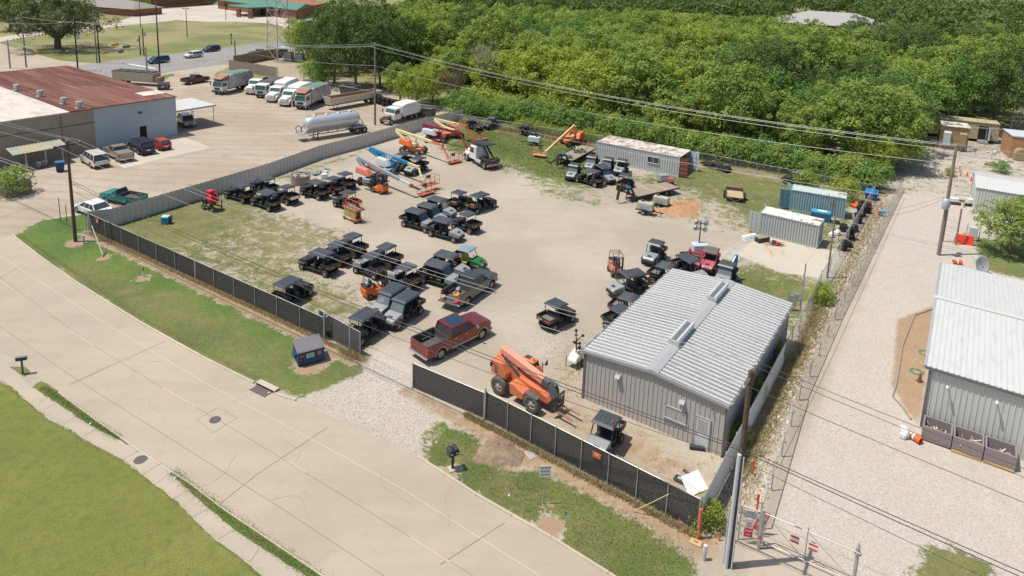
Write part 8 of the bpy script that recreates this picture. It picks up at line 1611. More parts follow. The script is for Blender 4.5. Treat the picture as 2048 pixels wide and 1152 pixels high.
# lattice towers
def lattice_tower(p, w_, h, label, taper=.5, top=None):
    e = empty('lattice_tower', p, .5, label, 'tower'); c3 = [Vector((math.cos(a), math.sin(a), 0)) for a in (.3, .3+2*PI/3, .3+4*PI/3)]; f = lambda i, z_: c3[i]*w_*(1-(1-taper)*z_/h)+Z*z_
    mb = MB()
    for i in range(3): mb.tube(f(i, 0), f(i, h), .11, 6)
    mb.build('mast', mat('tower_steel', (.45, .40, .38), .5, .2), e); mb = MB(); n = int(h/3.2); dz = h/n
    for k in range(n):
        for i in range(3): j = (i+1) % 3; mb.tube(f(i, k*dz), f(j, (k+1)*dz), .05, 4); mb.tube(f(j, k*dz), f(i, (k+1)*dz), .05, 4); mb.tube(f(i, k*dz), f(j, k*dz), .05, 4)
    mb.build('bracing', MATS['tower_steel'], e); return e
lattice_tower(G(557, 122), 3.3, 42, 'tall lattice tower with crossed bracing behind the board fence', .55)
lattice_tower(G(2034, 268), 1.2, 40, 'slim lattice mast rising out of the picture at the right edge', .8)
item('canopy', 'canopy', 'flat pale canopy on posts beside the lattice tower', G(588, 122), -.2, [('roof', M_LG, [('bb', -4, 5, -2, 3, 3.2, 3.4)]), ('post', M_STEEL, [('tube', (-3.7, -1.8, 0), (-3.7, -1.8, 3.2), .1, 6), ('tube', (4.7, -1.8, 0), (4.7, -1.8, 3.2), .1, 6), ('tube', (0, -1.8, 0), (0, -1.8, 3.2), .1, 6)]), ('cabinet', M_TRF, [('bb', -2.5, -.5, -.5, 1, 0, 2.2), ('bb', .5, 2.5, -.5, 1, 0, 2.0)])])
# ------------------------------------------------------------------ street side things
q0, q1 = G(596.5, 735.4), G(648.5, 721.5); d = (q1-q0); L = d.length; yaw = math.atan2(d.y, d.x); M_DB = mat('dumpster_blue', (.012, .055, .16), .5, var=.2, dirt=.2, dcol=(.08, .10, .13)); M_LID = mat('dumpster_lid', (.16, .155, .17), .5, var=.15)
def dumpster(p, yaw, L, label, m, lid, W_=1.35, h=1.35, sticker=True):
    e = empty('dumpster', p, yaw, label, 'dumpster'); mb = MB(); mb.hexa([(0, 0, .12), (0, 0, h-.3), (0, W_, .12), (0, W_, h), (L, 0, .12), (L, 0, h-.3), (L, W_, .12), (L, W_, h)]); b_ = mb.build('body', m, e, .03)
    mb = MB(); n = 11
    mb.hexa([(-.04, -.06, h-.28), (-.04, -.06, h-.24), (-.04, W_+.04, h+.02), (-.04, W_+.04, h+.06), (L+.04, -.06, h-.28), (L+.04, -.06, h-.24), (L+.04, W_+.04, h+.02), (L+.04, W_+.04, h+.06)])
    for k in range(n): x_ = .06+k*(L-.12)/(n-1); mb.hexa([(x_-.04, 0, h-.24), (x_-.04, 0, h-.19), (x_-.04, W_, h+.05), (x_-.04, W_, h+.10), (x_+.04, 0, h-.24), (x_+.04, 0, h-.19), (x_+.04, W_, h+.05), (x_+.04, W_, h+.10)])
    mb.build('lid', lid, e); mb = MB()
    for s in (-.14, L+.0): mb.bb(s, s+.14, W_*.3, W_*.75, .55, .8)
    mb.bb(-.03, L+.03, -.04, .02, h-.42, h-.32); mb.build('fork_pocket', m, b_)
    for x_ in (.15, L-.15):
        for y_ in (.15, W_-.15): mb = MB(); mb.lathe([(0, 0), (.07, 0), (.07, .1), (0, .1)], 8, c=(x_, y_, .01)); mb.build('caster', M_BLKP, e)
    if sticker:
        for nm, a, mm in (('label_white', (.58, 1.15, .55, .9), M_LG), ('label_orange', (1.38, 1.66, .62, .95), M_ORG), ('label_red', (.14, .42, .68, .86), M_RED)):
            mb = MB(); x0_, x1_ = a[0]*L/1.85, a[1]*L/1.85; mb.bb(x0_, x1_, -.012, -.004, a[2], a[3]); mb.build('sticker', mm, b_)
        vs, fs = text_mb('CARDBOARD', .085); mb = MB(); mb.add([(v[0]+.86*L/1.85, -.016, v[2]+.80) for v in vs], fs); vs, fs = text_mb('ONLY', .10); mb.add([(v[0]+.86*L/1.85, -.016, v[2]+.65) for v in vs], fs); mb.build('lettering', M_BLK, b_)
    return e
dumpster(q0, yaw, L, 'blue dumpster with a ribbed grey lid on the verge by the gate', M_DB, M_LID)
dumpster(G(315, 181), .35, 2.1, 'small dark grey dumpster with an orange sticker near the warehouse corner', mat('dumpster_dark', (.05, .055, .06), .6), M_BLKP)
dumpster(G(1729, 398), -.5, 1.4, 'small bright blue bin at the far corner of the right fence', mat('bin_blue', (.015, .10, .32), .5), mat('bin_lid_blue', (.03, .17, .42), .5), 1.2, 1.1, False)
M_MB = mat('mailbox_black', (.035, .035, .05), .4)
item('mailbox', 'mailbox', 'pair of black mailboxes side by side on one post, on the near verge', G(905, 938), .5, [('post', M_MB, [('bb', -.06, .06, -.06, .06, 0, 1.0), ('bb', -.3, .3, -.22, .22, .98, 1.05)]), ('box', M_MB, [('bb', -.29, -.02, -.26, .26, 1.05, 1.28), ('tube', (-.155, -.26, 1.28), (-.155, .26, 1.28), .135, 10)]), ('box', M_MB, [('bb', .02, .29, -.26, .26, 1.05, 1.28), ('tube', (.155, -.26, 1.28), (.155, .26, 1.28), .135, 10)]), ('number_plate', M_LG, [('bb', .08, .24, -.268, -.262, 1.12, 1.2), ('bb', -.24, -.08, -.268, -.262, 1.12, 1.2)]), ('base', M_CURB, [('bb', -.25, .25, -.25, .25, 0, .06)])])
item('mailbox', 'mailbox', 'single dark mailbox on a thin post across the street', G(46, 748), .35, [('post', M_MB, [('bb', -.05, .05, -.05, .05, 0, 1.05)]), ('box', mat('mailbox_blue', (.04, .055, .085), .35, .2), [('bb', -.32, .32, -.12, .12, 1.05, 1.2), ('tube', (-.32, 0, 1.2), (.32, 0, 1.2), .12, 12)])])
e = item('street_sign', 'sign', 'white road sign reading DO NOT BLOCK DRIVEWAY on a steel post', G(1087, 1008), .12, [('post', M_STEEL, [('bb', -.03, .03, -.02, .02, 0, 2.35)]), ('plate', M_WHITE, [('bv', .005), ('bb', -.30, .30, -.045, -.025, 1.70, 2.40)])])
mb = MB()
for t_, dz in (('DO NOT', .2), ('BLOCK', 0), ('DRIVEWAY', -.2)): vs, fs = text_mb(t_, .15 if t_ != 'DRIVEWAY' else .115); mb.add([(v[0], -.05, v[2]+2.05+dz) for v in vs], fs)
mb.build('lettering', M_BLK, e)
def stake(p, h, r, m1, m2, label, name='marker_post', cat='marker post', k=.55): return item(name, cat, label, G(*p), 0, [('post', m1, [('tube', (0, 0, 0), (0, 0, h*k), r, 10)]), ('cap', m2, [('tube', (0, 0, h*k), (0, 0, h), r*1.05, 10)])])
M_GRP = mat('green_plastic', (.35, .45, .40), .5); M_MKO = mat('marker_orange', (.72, .12, .025), .5); M_WHP = mat('white_plastic', (.68, .69, .68), .45)
stake((287, 553), .95, .06, M_WHP, mat('marker_brown', (.50, .18, .03), .5), 'white marker post with an orange cap on the left verge'); stake((168, 487), .85, .09, M_GRP, M_LG, 'pale green marker post beside the left wooden pole')
stake((1396.5, 1077), 1.75, .07, M_MKO, M_MKO, 'tall orange marker post at the corner of the black fence', k=.8); stake((1408, 1120), .85, .09, M_GRP, M_LG, 'pale grey marker post on gravel near the foreground pole')
stake((1453.5, 1086), 1.1, .05, mat('stake_wood', (.25, .2, .08), .8), mat('stake_wood2', (.30, .22, .09), .8), 'brown wooden stake left of the foreground pole'); stake((1438, 1081), .45, .04, M_MKO, M_MKO, 'short orange stake between fence and foreground pole')
for p_, h_, lb in (((1513, 1026), 1.15, 'orange delineator post leaning at the wire fence, nearer one'), ((1504, 952), 1.0, 'orange delineator post in the rocky ditch, farther one'), ((1843, 342), 1.1, 'red marker post at the corner of the wood by the alley'), ((1918, 345), 1.0, 'red marker post behind the transformer pole, left one'), ((1920.5, 352), 1.0, 'red marker post behind the transformer pole, right one')):
    stake(p_, h_, .06, M_MKO, mat('marker_red', (.6, .05, .03), .5), lb, k=.7)
for p_, t_, lb in (((173, 464), 420, 'thin bare steel post left of the black fence end'), ((178, 466), 426, 'thin bare steel post at the black fence end'), ((121, 441), 395, 'thin dark post on the lot edge, left one'), ((134, 446), 411, 'thin dark post on the lot edge, right one'), ((601, 626), 613, 'short rusty stake behind the black fence, left one'), ((630, 637), 624, 'short rusty stake behind the black fence, middle one'), ((658.5, 650), 638, 'short rusty stake behind the black fence, right one')):
    p = G(*p_); h = HZ(p, t_); item('thin_post', 'post', lb, p, 0, [('post_shaft', M_POLED if 'steel' not in lb else M_POST, [('tube', (0, 0, 0), (0, 0, h), .035, 6)])])
a_ = G(207, 514); item('guy_guard', 'guy guard', 'white slanting guy wire guard on the verge by the left pole', a_, 0, [('guard', M_WHP, [('tube', (0, 0, 0), tuple((p1-a_)*.33+Z*2.6), .045, 8)]), ('anchor', M_BLKP, [('tube', (0, 0, 0), (0, 0, .2), .05, 6)])]); wire(a_+(p1-a_)*.33+Z*2.6, p1+Z*7.5, .0, .01, M_WL, 'guy wire from the white guard to the left pole', 3, GW)
item('meter_cover', 'cover', 'flat grey meter lid in the dry strip beside the black fence', G(1062, 909), .6, [('lid', M_TRIM, [('bv', .01), ('bb', -.22, .22, -.3, .3, 0, .05)]), ('rim', M_CURB, [('bb', -.28, .28, -.36, .36, 0, .03)])])
item('meter_cover', 'cover', 'tan plastic meter box lid below the orange marker post', G(1392, 1086), -.5, [('lid', mat('lid_tan', (.48, .33, .17), .6), [('bv', .02), ('bb', -.3, .3, -.2, .2, 0, .08)]), ('handle', mat('lid_brown', (.25, .16, .1), .6), [('bb', -.1, .1, -.05, .05, .08, .1)])])
# yard corner bits
item('fallen_board', 'panel', 'white sheet panel leaning on the fence corner inside the yard', G(1388, 975), .5, [('sheet', M_WHP, [('hexa', [(-.8, -.5, .05), (-.8, -.5, .09), (-.6, .5, .5), (-.6, .5, .54), (.6, -.5, .05), (.6, -.5, .09), (.7, .5, .5), (.7, .5, .54)])]), ('crease', M_LG, [('bb', -.05, .05, -.5, -.48, .05, .12)])])
item('old_plank', 'plank', 'dark weathered plank lying beside the white panel', G(1394, 962), -.95, [('plank', mat('plank_dark', (.12, .085, .06), .8), [('bb', -1.0, 1.0, -.1, .1, .02, .08), ('bb', -1.0, -.9, -.1, .1, .08, .1)])])
item('tool_case', 'case', 'small black case lying on the dirt in the yard corner', G(1359, 961), -.7, [('case', M_BLKP, [('bv', .03), ('bb', -.3, .3, -.22, .22, 0, .16)]), ('label_plate', M_TRIM, [('bb', -.12, .12, -.1, .1, .16, .17)])])
item('black_roll', 'roll', 'black roll of tape or mesh lying at the foot of the white door', G(1394, 899), -.15, [('roll', M_BLKP, [('tube', (-.45, 0, .14), (.45, 0, .14), .14, 14)]), ('core', M_TRIM, [('tube', (-.47, 0, .14), (.47, 0, .14), .05, 8)])])
item('pink_bag', 'litter', 'pink plastic bag on the grass below the fence corner', G(1364, 1046), .3, [('bag', mat('pink', (.6, .12, .35), .5), [('bv', .05), ('box', (0, 0, .08), (.4, .25, .14), .3), ('box', (.2, .1, .06), (.25, .2, .12), .9)])])
for p_, m_, lb in (((1131, 1028), M_BL, 'blue crushed can on the near verge'), ((263, 563), M_WHP, 'white paper scrap on the left verge below the marker post'), ((1018, 992), M_WHP, 'white paper scrap on the near verge'), ((217, 512), M_WHP, 'white scrap beside the guy guard'), ((873, 886), M_WHP, 'white cup on the gravel edge of the near verge'), ((181, 848), M_WHP, 'white scrap on the sidewalk edge'), ((350, 957), M_WHP, 'white scrap at the kerb by the sidewalk manhole'), ((538, 786), M_WHP, 'white scrap on the storm drain')):
    item('litter', 'litter', lb, G(*p_), 1.0, [('scrap', m_, [('box', (0, 0, .04), (.16, .09, .05), .5), ('box', (.05, .03, .05), (.1, .08, .03), 1.2)])])
# mounds of earth
def mound(p, rx_, ry_, h, m, label, seed, yaw=0):
    rng = np.random.default_rng(seed); n, k = 44, 14; vs = [(0, 0, h)]; mb = MB(); mb.smooth = True
    for j in range(1, k+1):
        r_ = j/k
        for i in range(n):
            a = 2*PI*i/n; q = 1+.13*math.sin(3*a+seed)+.08*math.sin(7*a+1); z_ = h*(math.cos(r_*PI/2)**1.1)*(1+.18*math.sin(a*2+seed))+(rng.random()-.5)*.09*(1-r_*.8) if j < k else -.04; vs.append((rx_*r_*q*math.cos(a), ry_*r_*q*math.sin(a), z_))
    fs = [(0, 1+i, 1+(i+1) % n) for i in range(n)]+[(1+j*n+i, 1+(j+1)*n+i, 1+(j+1)*n+(i+1) % n, 1+j*n+(i+1) % n) for j in range(k-1) for i in range(n)]
    mb.add(vs, fs); o = mb.build('dirt_mound', m); o.location = p; o.rotation_euler.z = yaw; return tag(o, label, 'dirt mound')
M_D1 = mat('mound_brown', rough=.95, fn=lambda t: (t.bump(t.noise(6, 5, .7), .8, .12), t.mix(t.step(t.noise(2.2, 5, .7), .35, .7), (.20, .135, .085), (.33, .245, .17)))[1]); M_D2 = mat('mound_orange', rough=.95, fn=lambda t: (t.bump(t.noise(6, 5, .7), .8, .12), t.mix(t.step(t.noise(2.2, 5, .7), .35, .7), (.36, .18, .085), (.47, .29, .16)))[1])
mound(G(998, 906), 1.5, 1.3, .5, M_D1, 'rounded brown dirt mound on the near verge beside the black fence', 3); mound(G(1352, 418), 3.0, 2.6, .6, M_D2, 'orange dirt mound beside the towable generators', 5)
mound(G(1378, 408), 1.6, 1.4, .35, M_D2, 'small orange dirt heap beside the larger one', 7)
# tyres
ty = None
def tyre_obj(p, r, wd, label, group, tilt=(0, 0), z=0, m=None):
    mb = MB(); mb.smooth = True; h = wd/2; mb.lathe([(r*.56, -h*.8), (r*.66, -h), (r*.9, -h), (r, -h*.6), (r, h*.6), (r*.9, h), (r*.66, h), (r*.56, h*.8), (r*.60, 0), (r*.56, -h*.8)], 22, 'Z'); o = mb.build('tyre', m or M_TYREC); o.location = (p.x, p.y, z+h); o.rotation_euler = (tilt[0], tilt[1], 0); return tag(o, label, 'tyre', group)
tb = None; words = ('first', 'second', 'third', 'fourth', 'fifth', 'sixth', 'seventh', 'eighth')
for i, (u_, v_) in enumerate(((752, 206), (761, 209), (769, 212), (778, 214), (787, 216), (795, 218), (803, 220), (811, 222))):
    p = G(u_, v_)
    for k in range(4):
        if tb is None: tb = tyre_obj(p, .56, .40, 'x', 'stacked truck tyres by the trees'); o = tb
        else: o = tb.copy(); COL.objects.link(o)
        o.location = (p.x+math.sin(i*3+k)*.05, p.y+math.cos(i+k*2)*.05, .2+k*.41); o['label'] = '%s black truck tyre of the %s stack from the tall grey pole' % (('lowest', 'second lowest', 'second highest', 'topmost')[k], words[i])
spots = [((1685, 462), 3, .42), ((1701, 478), 5, .44), ((1716, 446), 4, .46), ((1722, 432), 4, .50), ((1727, 418), 2, .72), ((1686, 500), 4, .44), ((1708, 462), 3, .40), ((1697, 493), 2, .42), ((1672, 447), 1, .45), ((1733, 425), 3, .5)]
pt = None; wh = ('by the container end', 'tallest, against the fence', 'behind the fence, middle', 'behind the fence, farther up', 'of huge flat tyres at the top of the pile', 'nearest the service pole', 'in the middle of the pile', 'low against the fence', 'alone on the grass', 'highest up against the fence')
for i, (q, n, r_) in enumerate(spots):
    p = G(*q); 
    for k in range(n):
        if pt is None: pt = tyre_obj(p, .44, .26, 'x', 'worn tyres piled along the right fence'); o = pt
        else: o = pt.copy(); COL.objects.link(o)
        s = r_/.44; o.scale = (s, s, s*.95); o.location = (p.x+rt.uniform(-.1, .1), p.y+rt.uniform(-.1, .1), .13*s+k*.27*s); o.rotation_euler = (rt.uniform(-.14, .14), rt.uniform(-.14, .14), 0); o['label'] = '%s tyre of the stack %s' % (('bottom', 'second', 'third', 'fourth', 'fifth')[k] if k < n-1 or n == 1 else 'top', wh[i])
# bits around the containers
item('portable_toilet', 'portable toilet', 'blue portable toilet lying on its back between the two short containers', G(1641, 440), -.45, [('shell', mat('toilet_blue', (.02, .12, .22), .5), [('bv', .06), ('bb', -1.1, 1.1, -.55, .55, 0, 1.05)]), ('door', mat('toilet_sky', (.05, .35, .55), .5), [('bv', .03), ('bb', -1.05, 1.0, -.5, .5, 1.05, 1.12)]), ('vent_panel', M_WHP, [('bb', -.4, .6, -.25, .25, 1.12, 1.15)])])
item('orange_tarp', 'tarp', 'crumpled orange tarp behind the tyre pile', G(1713, 413), .3, [('sheet', M_MKO, [('bv', .05), ('box', (0, 0, .15), (1.6, 1.0, .25), .2, .1), ('box', (.5, .3, .25), (.8, .7, .2), .9, -.2)])])
item('orange_tarp', 'tarp', 'orange bag pressed against the fence by the small blue bin', G(1738, 411), .8, [('sheet', M_MKO, [('bv', .05), ('box', (0, 0, .35), (.6, .4, .7), .4, .2), ('box', (.2, .1, .2), (.5, .5, .4), 1)])])
item('toolbox', 'toolbox', 'white slanted truck toolbox at the open door of the grey container', G(1500, 480), .55, [('box', M_WHP, [('bv', .03), ('frus', -1.0, 1.0, -.35, .35, 0, -1.0, 1.0, -.05, .35, .55)]), ('latch', M_DKTRIM, [('bb', -.05, .05, -.2, -.1, .28, .36)])])
item('bucket', 'bucket', 'yellow bucket standing on the white toolbox', G(1499, 472)+Z*.35, 0, [('pail', mat('bucket_yellow', (.62, .42, .03), .5), [('lathe', [(0, 0), (.14, 0), (.18, .38), (.16, .38), (.12, .03)], 14)]), ('bail', M_STEEL, [('path', [(-.18, 0, .36), (0, .05, .5), (.18, 0, .36)], .012, 4)])])
item('toolbox', 'toolbox', 'black truck toolbox beside the white one, lid open', G(1524, 483), .45, [('box', M_BLKP, [('bv', .02), ('bb', -.75, .75, -.35, .35, 0, .5)]), ('contents', mat('box_straw', (.3, .23, .13), .8), [('bb', -.65, .65, -.25, .25, .42, .52)])])
rr5 = random.Random(2)
item('scrap_metal', 'scrap', 'faded red scrap frame with a small wheel, on the edge of the pad', G(1553, 491), -.3, [('tubes', mat('scrap_red', (.35, .12, .10), .7), [('tube', (rr5.uniform(-1.3, .8), rr5.uniform(-.4, .4), .1), (rr5.uniform(-.8, 1.3), rr5.uniform(-.4, .4), rr5.uniform(.1, .4)), .035, 5) for _ in range(12)]), ('engine', M_BLKP, [('bv', .05), ('bb', -.5, -.1, -.2, .2, .1, .5)]), ('cover', M_RED, [('bb', -.1, .3, -.2, .15, .3, .42)])])
for p_, lb in (((1663, 474), 'white sack beside the service pole'), ((1674, 470), 'white drum shaped sack next to the tyres')): item('sack', 'sack', lb, G(*p_), .4, [('sack_body', M_WHP, [('bv', .08), ('box', (0, 0, .25), (.7, .5, .5), .3), ('box', (.1, .05, .5), (.4, .35, .25), .7)]), ('tie', M_LG, [('bb', -.05, .05, -.05, .05, .6, .68)])])
item('bicycle_wheel', 'wheel', 'bare spoked wheel leaning at the tyre pile', G(1684, 484), 0, [('rim', M_TYREC, [('lathe', [(.42, -.03), (.46, 0), (.42, .03), (.40, 0), (.42, -.03)], 26, 'Y', (0, 0, .46))]), ('hub', M_STEEL, [('tube', (0, -.06, .46), (0, .06, .46), .04, 8)]+[('tube', (0, 0, .46), (.41*math.cos(a), 0, .46+.41*math.sin(a)), .008, 3) for a in [k*PI/5 for k in range(10)]])])
item('wrecked_trailer', 'trailer', 'overturned black frame trailer with scrap at the rear fence', G(1433, 338), head(1405, 326, 1465, 345), [('frame', M_FRAME, [('bb', -2.4, 2.2, -.7, -.6, .3, .4), ('bb', -2.4, 2.2, .6, .7, .3, .4), ('bb', -2.4, -.6, -.7, .7, .42, .5), ('bb', -.4, -.3, -.7, .7, .3, .8)]), ('wreckage', M_BLKP, [('bv', .03), ('box', (.3, 0, .7), (.9, 1.1, .4), .3, .2), ('box', (1.4, .1, .6), (.9, 1.0, .5), -.2, -.2), ('tube', (1.8, -.6, .4), (1.8, .6, .4), .35, 10), ('tube', (-.2, -.5, .5), (.9, .4, 1.0), .05, 5)])])
item('crate', 'crate', 'round grey wooden crate heaped with scrap between two groups of utility vehicles', G(601, 367), .2, [('staves', mat('crate_grey', (.26, .235, .20), .9, var=.25, vs=6), [('lathe', [(1.15, 0), (1.2, 1.15), (1.12, 1.15), (1.05, .1)], 16)]), ('scrap', M_SCRAP, [('box', (rr5.uniform(-.7, .7), rr5.uniform(-.7, .7), 1.1), (.6, .12, .1), rr5.uniform(0, 3), rr5.uniform(-.4, .4)) for _ in range(16)]), ('tarp', mat('tarp_teal', (.10, .26, .30), .6), [('box', (-.2, .3, 1.15), (.7, .5, .1), .3, .2)])])
item('junk_heap', 'junk', 'heap of blue and grey plastic junk against the corrugated fence', G(630, 349), .2, [('sheets', mat('junk_blue', (.16, .26, .30), .6), [('box', (rr5.uniform(-1.2, 1.2), rr5.uniform(-.5, .5), .25), (.7, .4, .15), rr5.uniform(0, 3), rr5.uniform(-.5, .5)) for _ in range(9)]), ('rods', M_STEEL, [('tube', (rr5.uniform(-1.5, 1), rr5.uniform(-.5, .5), .1), (rr5.uniform(-1, 1.5), rr5.uniform(-.5, .5), .6), .03, 4) for _ in range(8)])])
item('junk_heap', 'junk', 'white sacks and a red canister behind the crate', G(648, 357), .2, [('sacks', M_WHP, [('bv', .08), ('box', (0, 0, .35), (.9, .7, .7), .3), ('box', (.3, .2, .8), (.5, .5, .5), .8)]), ('canister', M_RED, [('bb', -.5, -.3, -.2, 0, .6, 1.0)]), ('green_flap', mat('flap_green', (.12, .25, .16), .6), [('box', (.4, .5, 1.1), (.9, .6, .05), .3, .3)])])
item('portable_generator', 'generator', 'small turquoise portable generator alone on the grass by the black fence', G(333, 447), .1, [('housing', mat('turquoise', (.01, .26, .36), .45), [('bv', .05), ('bb', -.45, .35, -.35, .35, .08, .8)]), ('end_panel', M_BLKP, [('bb', .36, .48, -.33, .33, .1, .78)]), ('top', M_LG, [('bb', -.4, .3, -.3, .3, .8, .84)]), ('foot', M_BLKP, [('bb', -.4, -.3, -.3, .3, 0, .08), ('bb', .2, .3, -.3, .3, 0, .08)])])
item('pallet_box', 'box', 'small dark open box on the gravel in front of the utility vehicles', G(615, 396), .1, [('frame', M_FRAME, [('bb', -.3, .3, -.2, -.16, 0, .22), ('bb', -.3, .3, .16, .2, 0, .22), ('bb', -.3, -.26, -.16, .16, 0, .22), ('bb', .26, .3, -.16, .16, 0, .22)]), ('base', M_SCRAP, [('bb', -.25, .25, -.15, .15, .0, .04)])])
# alley things
item('barrel', 'barrel', 'orange and white traffic barrel lying by the scrap bins', G(1829, 881), -1.1, [('drum', M_MKO, [('lathe', [(.22, -.5), (.24, -.45), (.30, .45), (.28, .5), (.25, .48), (.2, -.4)], 20, 'X', (0, 0, .3))]), ('band', M_WHP, [('lathe', [(.263, -.12), (.27, -.12), (.279, .02), (.272, .02)], 20, 'X', (0, 0, .3)), ('lathe', [(.245, -.38), (.25, -.38), (.26, -.24), (.25, -.24)], 20, 'X', (0, 0, .3))])])
item('barrel', 'barrel', 'orange and white traffic barrel lying behind the metal building', G(1914, 528), -.15, [('drum', M_MKO, [('lathe', [(.22, -.5), (.24, -.45), (.30, .45), (.28, .5), (.25, .48), (.2, -.4)], 20, 'X', (0, 0, .3))]), ('band', M_WHP, [('lathe', [(.263, -.12), (.272, -.12), (.28, .04), (.272, .02)], 20, 'X', (0, 0, .3))])])
item('sack', 'sack', 'white sacks leaning against the fallen barrel', G(1808, 874), .4, [('sack_body', M_WHP, [('bv', .08), ('box', (0, 0, .2), (.7, .4, .4), .3), ('box', (.3, .3, .25), (.5, .4, .4), 1.0)]), ('tie', M_GRP, [('bb', .0, .1, -.3, -.2, .1, .5)])])
for p_, lb, m_ in (((1847, 727), 'dirty tan cone beside the wall of the metal building', mat('cone_tan', (.45, .32, .18), .7)), ((1839, 763), 'dark stained cone with a red tip on the bare dirt', mat('cone_dark', (.12, .07, .06), .7)), ((1895, 352), 'orange cone near the equipment shelters', M_MKO), ((1934, 352), 'orange cone left of the white shed', M_MKO), ((1942, 362), 'orange cone against the white shed wall', M_MKO)):
    item('traffic_cone', 'cone', lb, G(*p_), .3, [('body', m_, [('lathe', [(.16, .03), (.03, .7), (0, .7)], 14)]), ('base', m_, [('bb', -.2, .2, -.2, .2, 0, .035)]), ('tip', M_RED, [('lathe', [(.055, .58), (.035, .72), (0, .73)], 12)])])
M_HOSE = mat('hose_green', (.04, .30, .17), .5)
for p_, lb, sd in (((1850, 706), 'coil of green hose on bare dirt, farther one', 1), ((1834, 744), 'tangled green hose on bare dirt, nearer one', 2)):
    rq = random.Random(sd); pts = [(math.cos(i*.5)*(.15+.25*rq.random())*1.5, math.sin(i*.5)*(.25+.25*rq.random()), .03+.01*(i % 3)) for i in range(46)]; mb = MB(); mb.path(pts, .012, 5); o = mb.build('garden_hose', M_HOSE); o.location = G(*p_); tag(o, lb, 'hose')
pe = GP([(1878, 614), (1829, 631), (1818, 658), (1805, 692), (1800, 722), (1792, 770), (1785, 794), (1805, 815), (1822, 840)]); mb = MB(); c_ = pe[4]; mb.path([p-c_+Z*.06 for p in pe], .06, 6); o = mb.build('edging_pipe', mat('pipe_grey', (.30, .24, .2), .7)); o.location = c_; tag(o, 'brown edging pipe around the bare dirt by the metal building', 'pipe')
item('water_barrier', 'barrier', 'bright red orange water filled barrier beside the two wooden posts', G(1927, 487), -.45, [('shell', mat('barrier_red', (.75, .06, .03), .45), [('bv', .04), ('frus', -.9, .9, -.3, .3, 0, -.85, .85, -.1, .1, 1.0)]), ('foot', M_MKO, [('bb', -.7, -.4, -.32, .32, 0, .08), ('bb', .4, .7, -.32, .32, 0, .08)])])
mb = MB(); mb.smooth = True; mb.lathe([(0, -.32), (.6, -.22), (1.15, 0), (1.2, .04), (1.1, .02), (.6, -.15), (0, -.25)], 28, 'Z'); e = empty('satellite_dish', G(1962, 548), 0, 'big pale satellite dish standing on edge beside the metal building roof', 'dish'); o = mb.build('dish', mat('dish_grey', (.34, .35, .35), .6), e); o.scale = (.72,)*3; o.location = (0, 0, .95); o.rotation_euler = (1.15, .55, 0); mb = MB(); mb.tube((0, 0, 0), (0, .1, 1.1), .06, 8); mb.build('mount', M_STEEL, e)
item('cable_table', 'table', 'low bench with junk, bucket and wires in front of the white shed', G(1915, 408), -.25, [('top', M_TRIM, [('bb', -1.6, 1.8, -.7, .7, .5, .56)]), ('leg', M_STEEL, [('bb', x_-.03, x_+.03, y_-.03, y_+.03, 0, .5) for x_ in (-1.5, 1.7) for y_ in (-.6, .6)]), ('boxes', M_WHP, [('bv', .02), ('bb', -1.4, 0, -.3, .4, .56, .75), ('bb', 1.0, 1.6, -.4, .3, .56, .9)]), ('coil', M_BLKP, [('lathe', [(.25, .58), (.32, .62), (.25, .66), (.2, .62)], 14, 'Z', (.3, -.4, 0))]), ('rack', M_FRAME, [('path', [(-.2, .5, .56), (-.2, .5, 1.1), (1.3, .5, 1.1), (1.3, .5, .56)], .03, 5)])])
item('bucket', 'bucket', 'white bucket with a yellow lid at the low bench by the shed', G(1925, 414), 0, [('pail', M_WHP, [('lathe', [(0, 0), (.16, 0), (.2, .5), (0, .5)], 14)]), ('lid', mat('bucket_yellow', (.62, .42, .03), .5), [('lathe', [(.21, .5), (.21, .55), (0, .56)], 14)])])
item('blue_bundle', 'bundle', 'bright blue bundle hanging on the alley side fence', G(1765, 432), .4, [('cloth', mat('cloth_blue', (.03, .32, .60), .6), [('bv', .05), ('box', (0, 0, .5), (.8, .4, .35), .3, .2), ('box', (-.3, .1, .6), (.5, .3, .2), .9)]), ('strap', M_MKO, [('box', (-.7, 0, .5), (.25, .2, .5), .3)])])
item('barricade', 'barricade', 'folded orange and white striped barricade behind the small signs', G(1520, 1072), -.3, [('board', M_MKO, [('box', (0, .1, .8), (.5, .04, 1.2), .2, .35)]), ('stripe', M_WHP, [('box', (0, .06, .6), (.42, .02, .16), .2, .35), ('box', (0, .06, 1.0), (.42, .02, .16), .2, .35)]), ('leg', M_STEEL, [('tube', (-.2, 0, 0), (-.1, .1, 1.3), .025, 5), ('tube', (.2, 0, 0), (.25, .1, 1.3), .025, 5)])])
item('utility_cabinet', 'cabinet', 'pale utility cabinet with pipes at the fence by the green tree', G(1944, 480), -.5, [('cabinet', M_LG, [('bv', .02), ('bb', -.4, .4, -.25, .25, .1, 1.5)]), ('pipes', M_STEEL, [('tube', (-.6, 0, 0), (-.6, 0, 1.8), .05, 6), ('tube', (.6, .1, 0), (.6, .1, 2.2), .05, 6)]), ('valve', mat('valve_yellow', (.6, .42, .05), .5), [('bb', -.9, -.7, -.1, .1, .5, .7)])])
